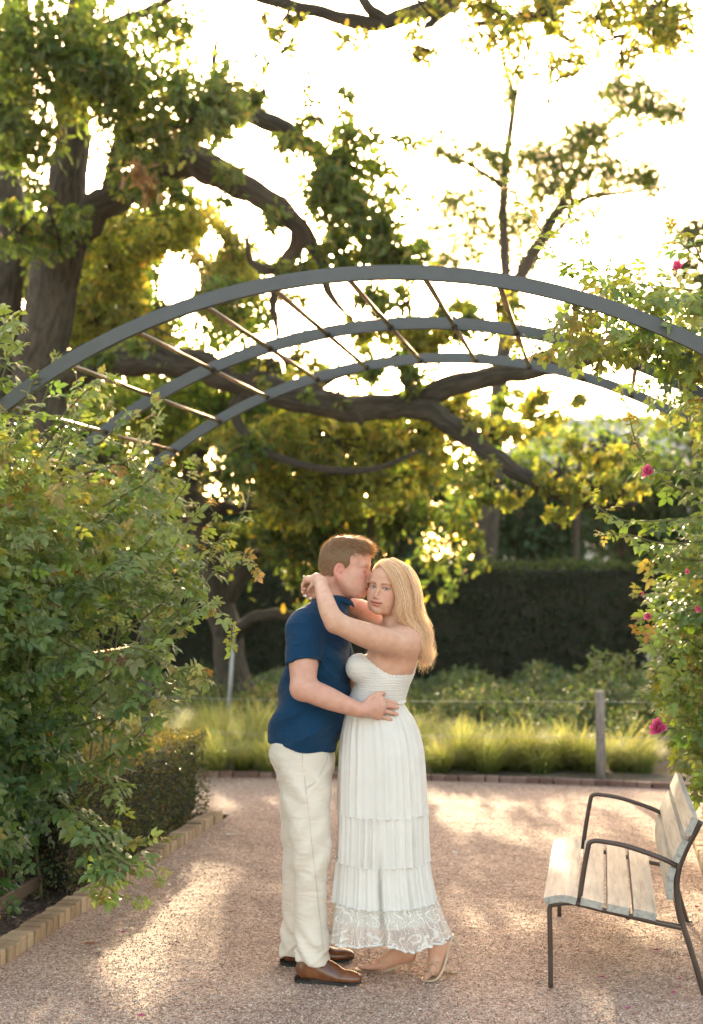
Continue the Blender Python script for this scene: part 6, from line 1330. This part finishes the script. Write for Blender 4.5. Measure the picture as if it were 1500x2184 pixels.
# ---- dress
def white_mat(name, lace=0.0, ruch=0.0):
    m, N, L, b = new_mat(name); vec = coords(N, L, 'Object'); uv = coords(N, L, 'UV'); n = noise(N, L, 10, 4, vec)
    r = ramp(N, [(.3, (.78, .765, .725)), (.7, (.86, .85, .815))]); L.new(n.outputs[0], r.inputs[0]); L.new(r.outputs[0], b.inputs['Base Color']); b.inputs['Roughness'].default_value = .8; b.inputs['Sheen Weight'].default_value = .2; b.inputs['Specular IOR Level'].default_value = .2
    ch = add_bump(N, L, b, noise(N, L, 800, 2, vec).outputs[0], .2, .001)
    if ruch:
        wv = N.new('ShaderNodeTexWave'); wv.bands_direction = 'Z'; wv.inputs['Scale'].default_value = ruch; wv.inputs['Distortion'].default_value = 5; wv.inputs['Detail'].default_value = 3; wv.inputs['Detail Scale'].default_value = 2.5; L.new(vec, wv.inputs['Vector']); ch = add_bump(N, L, b, wv.outputs['Fac'], .25, .003, ch)
        v2 = coords(N, L, 'Object', (120, 120, 26)); add_bump(N, L, b, noise(N, L, 1.0, 3, v2).outputs[0], .4, .003, ch)
    t = N.new('ShaderNodeBsdfTranslucent'); t.inputs[0].default_value = (.86, .82, .72, 1); ms = N.new('ShaderNodeMixShader'); ms.inputs[0].default_value = .22; L.new(b.outputs[0], ms.inputs[1]); L.new(t.outputs[0], ms.inputs[2]); out = ms.outputs[0]
    if lace:
        # embroidered net: sprigs of small leaves on a sheer ground
        vo = N.new('ShaderNodeTexVoronoi'); vo.inputs['Scale'].default_value = 60; L.new(uv, vo.inputs['Vector']); a1 = ramp(N, [(.14, (1, 1, 1)), (.22, (0, 0, 0))]); L.new(vo.outputs['Distance'], a1.inputs[0])
        v3 = N.new('ShaderNodeTexVoronoi'); v3.feature = 'DISTANCE_TO_EDGE'; v3.inputs['Scale'].default_value = 30; L.new(uv, v3.inputs['Vector']); v3 = N.new('ShaderNodeTexWave'); v3.inputs['Scale'].default_value = 7; v3.inputs['Distortion'].default_value = 16; v3.inputs['Detail'].default_value = 1.5; v3.inputs['Detail Scale'].default_value = 1.6; L.new(uv, v3.inputs['Vector']); a2 = ramp(N, [(.90, (0, 0, 0)), (.96, (1, 1, 1))]); L.new(v3.outputs['Fac'], a2.inputs[0])
        v4 = N.new('ShaderNodeTexVoronoi'); v4.inputs['Scale'].default_value = 130; L.new(uv, v4.inputs['Vector']); a3 = ramp(N, [(.25, (.8, .8, .8)), (.35, (0, 0, 0))]); L.new(v4.outputs['Distance'], a3.inputs[0])
        mx = mixc(N, L, 1.0, mixc(N, L, 1.0, a1.outputs[0], a2.outputs[0], 'LIGHTEN'), a3.outputs[0], 'LIGHTEN')
        mp = N.new('ShaderNodeMapRange'); mp.inputs[3].default_value = lace; mp.inputs[4].default_value = .97; L.new(mx, mp.inputs[0])
        tr = N.new('ShaderNodeBsdfTransparent'); m2 = N.new('ShaderNodeMixShader'); L.new(mp.outputs[0], m2.inputs[0]); L.new(tr.outputs[0], m2.inputs[1]); L.new(out, m2.inputs[2]); out = m2.outputs[0]
    L.new(out, N['Material Output'].inputs[0]); return m
M['dress'] = white_mat('white_cotton'); M['smock'] = white_mat('white_smocking', 0, 17); M['lace_net'] = white_mat('white_lace', .5); M['trim'] = white_mat('white_trim')
def bodice():
    F = Field(axis((-.06, .0034), .34), axis((5.80, .0036), 6.20), axis((1.10, .0022), 1.42))
    F.loft([[z, cx, cy, rx + .003, ry + .003] for z, cx, cy, rx, ry in wo_torso], .01)
    for d in (5.925, 6.06): F.ell(PX(767, 1424, d), (.057, .066, .060), None, .03)
    X, Y, Z = F.x[:, None, None], F.y[None, :, None], F.z[None, None, :]
    # neckline: high over the bust in front (-x), low across the back
    u = 750 + FPX * X / 5.99; line = EYE - (np.interp(u.ravel(), [735, 762, 770, 785, 800, 816, 830, 855, 884, 900], [1386, 1389, 1392, 1403, 1416, 1428, 1435, 1437, 1434, 1432]).reshape(u.shape) - 1208) / FPX * 5.99
    line = line + .0035 * np.abs(np.sin(u * .38)); far = np.clip((Y - 5.97) / .05, 0, 1); line = line * (1 - far) + (line * .5 + .5 * (EYE - (1400 - 1208) / FPX * 5.99)) * far
    F.v = np.maximum(F.v, ((Z - line) * .8).astype(np.float32)); F.cut(PX(800, 1497, WD), (0, 0, -1))
    # gathered rows: small real ridges round the body
    F.v = F.v - (.0020 * np.abs(np.sin(Z * 300 + .6 * np.sin(X * 60 + Y * 40))) * np.clip((line - .012 - Z) / .01, 0, 1)).astype(np.float32); return F.mesh()
V, Q = bodice(); Vb = smoothn(V, Q, 1, .35); dress = obj('dress', Vb - wo_loc, Q, M['smock'], wom, True)
tag(dress, 'white sleeveless smocked dress top')
SK = [(1488, 740, 865, .130), (1500, 739, 864, .130), (1515, 735, 873, .140), (1530, 731, 884, .150), (1560, 725, 897, .166), (1600, 722, 906, .178), (1640, 721, 909, .185), (1680, 720, 911, .19), (1730, 719, 914, .196), (1780, 718, 915, .203), (1824, 716, 917, .21), (1870, 712, 923, .222), (1914, 708, 932, .235), (1950, 704, 943, .245), (1985, 700, 957, .255), (2010, 698, 962, .26)]
SKA = np.array(SK, float)
def pleats(th, pleat, ph):
    r = np.random.default_rng(int(ph * 100)); w = 0 * th
    for f in r.integers(5, int(pleat * 1.8), 9): w = w + r.uniform(.25, .7) * np.sin(f * th + r.uniform(0, 6.28) + .9 * np.sin(r.integers(1, 4) * th + r.uniform(0, 6.28)))
    return w
def skirt(name, v0, v1, nv, pleat, amp, ph, mat, inset=0.0, hem=None, seam=True, nt=420, ruff=0.0):
    th = np.linspace(0, 2 * math.pi, nt, endpoint=False); V = []; UV = []
    for j, v in enumerate(np.linspace(v0, v1, nv)):
        l, r, ry = [np.interp(v, SKA[:, 0], SKA[:, k]) for k in (1, 2, 3)]
        f = (v - v0) / (v1 - v0); A = amp[0] + (amp[1] - amp[0]) * f
        wob = pleats(th, pleat, ph)
        deep = np.exp(-(((th - 4.62 + math.pi) % (2 * math.pi) - math.pi) / .045) ** 2) * np.clip((v - 1740) / 120, 0, 1) * .035           # deep fold in the front
        rad = A * wob - deep - inset + (ruff * math.exp(-f * 26) if seam else 0)
        vv = v + (hem(th) * f ** 6 if hem is not None else 0)
        cxp = (l + r) / 2; z = EYE - (vv - 1208) / FPX * WD; rx = (r - l) / 2 / FPX * WD - .006
        V.append(np.stack([(cxp - 750) / FPX * WD + (rx + rad) * np.cos(th), WD + .0 + (ry + rad) * np.sin(th), z + 0 * th], -1)); UV.append(np.stack([th / (2 * math.pi) * 1.5, np.full(nt, (v - 1500) / 505.)], -1))
    V = np.concatenate(V); return obj(name, V - wo_loc, grid_faces(nv, nt, close_v=True)[:, ::-1], mat, dress, True, None, np.concatenate(UV))
hemf = lambda th: 4 * np.sin(5 * th + .5) + 3 * np.sin(9 * th) - 9 * np.exp(-((th - 4.4) / .22) ** 2) + 2
skirt('skirt', 1490, 1731, 40, 26, (.0014, .0044), 0.3, M['dress'])
skirt('skirt_tier', 1729, 1832, 22, 34, (.0035, .005), 1.1, M['dress'], ruff=.003); skirt('skirt_tier', 1830, 1915, 20, 38, (.004, .006), 2.0, M['dress'], ruff=.003)
skirt('lace_tier', 1913, 1992, 22, 30, (.003, .0095), .7, M['lace_net'], hem=hemf, ruff=.004); skirt('lining', 1880, 1953, 8, 22, (.004, .007), .2, M['dress'], inset=.016, seam=False)
def trim_ring(v, pleat, amp, ph, name, r=.0032, hem=None, out=.002):
    th = np.linspace(0, 2 * math.pi, 320, endpoint=False); l, rr_, ry = [np.interp(v, SKA[:, 0], SKA[:, k]) for k in (1, 2, 3)]
    wob = pleats(th, pleat, ph)
    deep = np.exp(-(((th - 4.62 + math.pi) % (2 * math.pi) - math.pi) / .045) ** 2) * np.clip((v - 1740) / 120, 0, 1) * .035
    vv = v + (hem(th) if hem is not None else 1.0 * np.sin(60 * th)); cxp = (l + rr_) / 2; rx = (rr_ - l) / 2 / FPX * WD - .006; rad = amp * wob - deep + out
    P = np.stack([(cxp - 750) / FPX * WD + (rx + rad) * np.cos(th), WD + (ry + rad) * np.sin(th), EYE - (vv - 1208) / FPX * WD], -1); P = np.concatenate([P, P[:2]])
    MB().tube(P, r * (1 + .25 * np.sin(np.arange(len(P)) * 1.9)), 6, False).build(name, M['trim'], dress, True, wo_loc)
trim_ring(1730, 26, .0044, .3, 'seam_ruffle', .0022, out=0); trim_ring(1831, 34, .005, 1.1, 'seam_ruffle', .0022, out=0); trim_ring(1914, 38, .006, 2.0, 'seam_ruffle', .0026, out=.002); trim_ring(1990.5, 30, .0095, .7, 'hem', .0048, hemf, 0)
# scalloped lace at the neckline and thin straps
MB().tube(smooth_path([PX(866, 1345, 5.88), PX(877, 1350, 5.862), PX(886, 1364, 5.868), PX(891, 1385, 5.885), PX(890, 1410, 5.905), PX(883, 1436, 5.915)], 30), .0030, 6).build('strap', M['trim'], dress, True, wo_loc)

# ---- long blonde hair
def woman_hair_mass():
    o, R, s = wo_o, wo_R, wo_s; w = lambda c: o + s * (R @ np.array(c, float))
    F = Field(axis((.03, .004), .40), axis((5.84, .004), 6.16), axis((1.28, .004), 1.80))
    F.ell(w((0, -.019, .028)), np.array((.0765, .096, .0895)) * s, R, .01); F.ell(w((0, .010, .048)), np.array((.073, .072, .067)) * s, R, .02)
    F.chain([[*PX(856, 1234, 5.975), .056], [*PX(866, 1280, 5.975), .050], [*PX(876, 1325, 5.975), .042], [*PX(894, 1368, 5.975), .034], [*PX(902, 1396, 5.975), .020]], .03)
    F.chain([[*PX(846, 1222, 5.935), .030], [*PX(858, 1262, 5.925), .026], [*PX(864, 1300, 5.93), .022], [*PX(874, 1330, 5.93), .016]], .03)
    X, Y, Z = F.x[:, None, None], F.y[None, :, None], F.z[None, None, :]; x, y, z = [((X - o[0]) * R[0, i] + (Y - o[1]) * R[1, i] + (Z - o[2]) * R[2, i]) / s for i in range(3)]
    # face opening: an oval window in front, hair parted at the top
    zz = np.where(z > -.02, (z + .02) / .100, (z + .02) / .13); face = (1 - np.sqrt(((x - .006) / .064) ** 2 + zz ** 2)) * .06
    face = np.minimum(face, (y - .012) * 1.0); F.v = np.maximum(F.v, (face * s).astype(np.float32))
    F.v = F.v + (.0022 * np.sin(120 * x + 90 * y + 4 * np.sin(z * 30))).astype(np.float32); return F.mesh()
V, Q = woman_hair_mass(); HW = np.array([[.70, .57, .41], [.80, .69, .53], [.54, .41, .27], [.88, .80, .66]])
hw = obj('hair', V - wo_loc, Q, M['hair'], wom, True, np.repeat(HW[:1] * .72, len(V), 0))
G = []
G.append([(813, 1205, 5.915), (828, 1224, 5.893), (842, 1252, 5.888), (849, 1287, 5.892), (855, 1320, 5.896), (876, 1345, 5.898), (899, 1376, 5.905), (902, 1412, 5.925)])
G.append([(820, 1199, 5.925), (842, 1217, 5.89), (856, 1250, 5.884), (863, 1287, 5.888), (870, 1322, 5.893), (888, 1350, 5.896), (907, 1384, 5.908), (906, 1416, 5.93)])
G.append([(826, 1195, 5.94), (850, 1212, 5.91), (866, 1248, 5.898), (873, 1288, 5.90), (880, 1325, 5.905), (893, 1355, 5.91), (906, 1390, 5.925), (900, 1420, 5.945)])
G.append([(832, 1192, 5.96), (862, 1209, 5.94), (880, 1246, 5.93), (887, 1288, 5.93), (894, 1325, 5.935), (904, 1358, 5.94), (912, 1390, 5.95), (902, 1417, 5.96)])
G.append([(838, 1190, 5.99), (870, 1209, 5.985), (889, 1246, 5.985), (896, 1288, 5.985), (904, 1325, 5.985), (913, 1358, 5.985), (917, 1388, 5.985), (906, 1414, 5.985)])
G.append([(836, 1191, 6.02), (864, 1211, 6.04), (882, 1248, 6.05), (889, 1288, 6.05), (896, 1325, 6.045), (904, 1358, 6.04), (910, 1385, 6.03), (900, 1410, 6.02)])
G.append([(828, 1194, 6.03), (846, 1215, 6.065), (860, 1252, 6.075), (866, 1290, 6.075), (874, 1325, 6.07), (886, 1358, 6.06), (894, 1380, 6.05), (890, 1400, 6.04)])
GG = np.array([smooth_path([px(*p) for p in g], 26) for g in G])
n = 6400; a = rngP.random(n) * (len(GG) - 1.001); ai = a.astype(int); af = (a - ai)[:, None, None]; paths = GG[ai] * (1 - af) + GG[ai + 1] * af
L_ = np.linspace(0, 1, 26)[None, :, None]; cl = rngP.integers(0, 60, n); cph = (1.0 + .55 * rngP.normal(size=60))[cl][:, None, None]; camp = rngP.uniform(.5, 1.3, 60)[cl][:, None, None]
off = rngP.normal(size=(n, 1, 3)) * np.array([.006, .010, .003]) * (.35 + .9 * L_); coff = (rngP.normal(size=(60, 3)) * np.array([.006, .007, .002]))[cl][:, None]
wave = np.sin(L_ * 20 + cph) * camp * .019 * np.clip((L_ - .28) / .3, 0, 1); wave2 = np.cos(L_ * 18 + cph * 1.3) * camp * .013 * np.clip((L_ - .28) / .3, 0, 1)
paths = paths + off + coff * L_ + np.concatenate([wave, wave2, 0 * wave], -1)
cut = rngP.uniform(.80, 1.02, n); paths = np.stack([np.array([np.interp(np.linspace(0, min(1, c), 14), np.linspace(0, 1, 26), p[:, k]) for k in range(3)]).T for p, c in zip(paths, cut)])
col = HW[rngP.integers(0, 4, n)] * rngP.uniform(.75, 1.25, (n, 1)); mb = ribbons(paths[:, ::1], .0008 * rngP.uniform(.5, 1.5, n), col, MB())
# the far side sweep over her forehead and loose flyaways
S2 = np.array([smooth_path([px(*p) for p in g], 26) for g in ([(815, 1204, 5.92), (805, 1208, 5.928), (797, 1221, 5.95), (792, 1240, 5.985), (793, 1265, 6.03), (800, 1300, 6.06)], [(830, 1193, 5.97), (812, 1197, 5.985), (800, 1213, 6.01), (794, 1240, 6.045), (796, 1270, 6.07), (808, 1310, 6.08)])])
n = 900; a = rngP.random((n, 1, 1)); p2 = S2[0] * (1 - a) + S2[1] * a + rngP.normal(size=(n, 1, 3)) * .0025; ribbons(p2, .0009 * rngP.uniform(.6, 1.4, n), HW[rngP.integers(0, 4, n)] * rngP.uniform(.8, 1.25, (n, 1)), mb)
n = 420; a = rngP.random(n) * (len(GG) - 1.001); ai = a.astype(int); af = (a - ai)[:, None, None]; p3 = GG[ai] * (1 - af) + GG[ai + 1] * af; p3 = p3 + rngP.normal(size=(n, 1, 3)) * .016 * L_ + np.array([.012, 0, .004]) * rngP.random((n, 1, 1)) * np.sin(L_ * math.pi * rngP.uniform(1, 3, (n, 1, 1)))
ribbons(p3, .0006, HW[rngP.integers(0, 4, n)] * 1.15, mb)
tag(mb.build('hair_strands', M['hair'], hw, True, wo_loc), kind='stuff')

# ---- heeled sandals
M['nude'] = noisy_mat('nude_leather', [(.3, (.42, .31, .22)), (.7, (.52, .40, .29))], 14, .4, .1, 200)
def sandal(path, width, dvec, heel, straps):
    P = smooth_path([np.array([*PX(*p)]) for p in path], 26); n = len(P); w = np.interp(np.linspace(0, 1, n), np.linspace(0, 1, len(width)), width); dv = np.array(dvec) / np.linalg.norm(dvec)
    T = np.gradient(P, axis=0); T /= np.linalg.norm(T, axis=1)[:, None]; U = np.cross(T, dv); U *= np.sign(U[:, 2:3] + 1e-6); th = .0045
    V = np.stack([P - dv * w[:, None] + U * th, P + dv * w[:, None] + U * th, P + dv * w[:, None] * .94 - U * th, P - dv * w[:, None] * .94 - U * th], 1); V[..., 2] = np.maximum(V[..., 2], .0005)
    mb = MB(); mb.add(V.reshape(-1, 3), grid_faces(n, 4, close_v=True)); mb.add(V[0], np.array([[0, 1, 2, 3]])); mb.add(V[-1], np.array([[3, 2, 1, 0]])); so = mb.build('sandal', M['nude'], wom, False, wo_loc)
    hp_ = smooth_path([[*PX(*p[:3]), p[3]] for p in heel], 14); MB().tube(hp_[:, :3], hp_[:, 3], 10).build('heel', M['nude'], so, True, wo_loc)
    for st in straps: MB().tube(smooth_path([PX(*p) for p in st], 16), .0030, 6, prof=np.array([(-1, -.5), (1, -.5), (1, .5), (-1, .5)])).build('strap', M['nude'], so, True, wo_loc)
sandal([(757, 2066.5, 6.06), (778, 2069, 6.06), (806, 2070, 6.06), (832, 2064, 6.055), (860, 2053, 6.05), (888, 2047, 6.05)], [.014, .034, .037, .026, .025, .020], (0, 1, 0),
       [(880, 2050, 6.05, .013), (876, 2056, 6.05, .009), (873, 2066, 6.05, .0055), (871, 2075, 6.05, .0045)],
       [[(778, 2068, 6.022), (781, 2056, 6.035), (783, 2053, 6.055), (780, 2060, 6.085)], [(795, 2069, 6.018), (791, 2056, 6.028), (786, 2047, 6.05), (790, 2056, 6.085)], [(812, 2068, 6.02), (796, 2056, 6.022), (788, 2050, 6.04), (800, 2052, 6.08)], [(828, 2064, 6.022), (812, 2050, 6.02), (799, 2041, 6.035), (812, 2046, 6.07)]])
sandal([(899, 2088, 5.90), (914, 2088, 5.90), (931, 2083, 5.905), (945, 2062, 5.91), (953, 2035, 5.92), (959, 2010, 5.925), (966, 1993, 5.93)], [.014, .034, .037, .028, .025, .024, .018], (0, 1, 0),
       [(963, 1998, 5.93, .013), (969, 2004, 5.93, .009), (977, 2015, 5.93, .0055), (988, 2030, 5.93, .0045)],
       [[(912, 2086, 5.862), (917, 2074, 5.868), (914, 2066, 5.89), (918, 2070, 5.93)], [(928, 2080, 5.862), (916, 2070, 5.866), (908, 2068, 5.88), (912, 2074, 5.93)], [(938, 2066, 5.87), (925, 2054, 5.872), (914, 2056, 5.885), (914, 2060, 5.92)], [(940, 2050, 5.885), (925, 2053, 5.872), (912, 2058, 5.885)]])
# ================================================================== SMALL THINGS ON THE GRAVEL
def dry_mat(name, c):
    m, N, L, b = new_mat(name); n = noise(N, L, 60, 4, coords(N, L)); r = ramp(N, [(.3, tuple(x * .7 for x in c)), (.7, c)]); L.new(n.outputs[0], r.inputs[0]); L.new(r.outputs[0], b.inputs['Base Color']); b.inputs['Roughness'].default_value = .7; return m
def ground_leaf(name, label, cat, u, v, size, mat, kind, curl=.25, group=None):
    d = EYE * FPX / (v - 1208); p = px(u, v, d); V, F = leaf_shape(kind); V = V.copy(); V[:, 1] -= .5
    V[:, 2] = curl * (np.abs(V[:, 0]) * 1.6 + V[:, 1] ** 2 * .9); V[:, 2] -= V[:, 2].min()
    o = obj(name, V * size, F, mat); o.location = (p[0], p[1], .007); o.rotation_euler = (random.gauss(0, .1), random.gauss(0, .1), random.uniform(0, 6.28)); tag(o, label, cat, group)
    sd = o.modifiers.new('thickness', 'SOLIDIFY'); sd.thickness = .0008; return o
mo, mw, mt, mp = dry_mat('rust_leaf', (.42, .17, .06)), dry_mat('white_petal', (.70, .66, .60)), dry_mat('tan_leaf', (.50, .38, .24)), dry_mat('fallen_pink_petal', (.55, .06, .24))
ground_leaf('fallen_leaf', 'rust orange fallen leaf on the gravel at lower left', 'leaf', 193, 2016, .075, mo, 'oak')
ground_leaf('fallen_leaf', 'crumpled whitish leaf just right of the rust orange leaf', 'leaf', 214, 2032, .06, mw, 'oak', .5)
ground_leaf('fallen_leaf', 'curled tan leaf on the gravel right of the raised heel', 'leaf', 962, 2083, .075, mt, 'oak', .5)
ground_leaf('fallen_leaf', 'small tan leaf close behind the raised sandal', 'leaf', 945, 2076, .035, mt, 'x', .4)
ground_leaf('fallen_leaf', 'small pale chip of leaf below the woman in the foreground', 'leaf', 896, 2157, .03, mw, 'x', .3)
ground_leaf('fallen_leaf', 'white flake beyond the end of the left brick edging', 'leaf', 490, 1783, .07, mw, 'x', .3)
ground_leaf('fallen_leaf', 'white flake on the gravel near the far left hedge corner', 'leaf', 487, 1707, .06, mw, 'x', .3)
ground_leaf('fallen_leaf', 'pale leaf on the gravel between the dress and the bench', 'leaf', 972, 1822, .06, mw, 'x', .3)
ground_leaf('fallen_leaf', 'ochre leaf on the sunlit gravel at left', 'leaf', 448, 1926, .05, mt, 'x', .3)
ground_leaf('fallen_leaf', 'orange scrap of leaf by the left edge of the sunlit patch', 'leaf', 492, 1948, .04, mo, 'x', .3)
for (u, v, lab) in [(360, 1928, 'pink petal on the gravel nearest the left rose twig'), (433, 1915, 'tiny pink petal beyond the left rose twig'), (262, 1992, 'pink petal left of centre on shaded gravel'), (300, 2170, 'pink petal at the bottom edge of the gravel'),
                    (1285, 2088, 'pink petal under the middle of the bench'), (1435, 2122, 'pink petal beneath the back of the bench'), (1450, 2093, 'pink petal beside the rear bench leg'), (1340, 2155, 'pink petal in front of the bench'), (1400, 2030, 'pink petal in the bench shadow'), (1487, 1938, 'pink petal behind the bench near the right edging')]:
    ground_leaf('petal', lab, 'petal', u, v, .03, mp, 'x', .6)
rs = np.random.default_rng(9)
for i in range(26):
    u, v = rs.uniform(480, 1450), rs.uniform(1700, 2160)
    if 560 < u < 1000 and v > 1960: continue
    ground_leaf('leaf_scrap', 'tiny tan leaf scrap scattered on the gravel', 'leaf scrap', u, v, rs.uniform(.014, .026), [mt, mo, mt][i % 3], 'x', .3, 'leaf scraps scattered on the gravel')
# ================================================================== THE AIR
hz = obj('haze', *box_geo((-125, -45, -1.1), (125, 165, 11.0)), (), None)  # haze volume added for the soft backlit glow
hm = bpy.data.materials.new('thin_air'); hm.use_nodes = True; hn = hm.node_tree.nodes; hl = hm.node_tree.links
for n_ in list(hn): hn.remove(n_)
ho = hn.new('ShaderNodeOutputMaterial'); hv = hn.new('ShaderNodeVolumePrincipled'); hl.new(hv.outputs[0], ho.inputs['Volume'])
hv.inputs['Color'].default_value = (1, .99, .97, 1); hv.inputs['Density'].default_value = .00012; hv.inputs['Anisotropy'].default_value = .75
hz.data.materials.append(hm); tag(hz, 'thin haze added to the air for a soft glow around the sun', 'haze', kind='stuff')
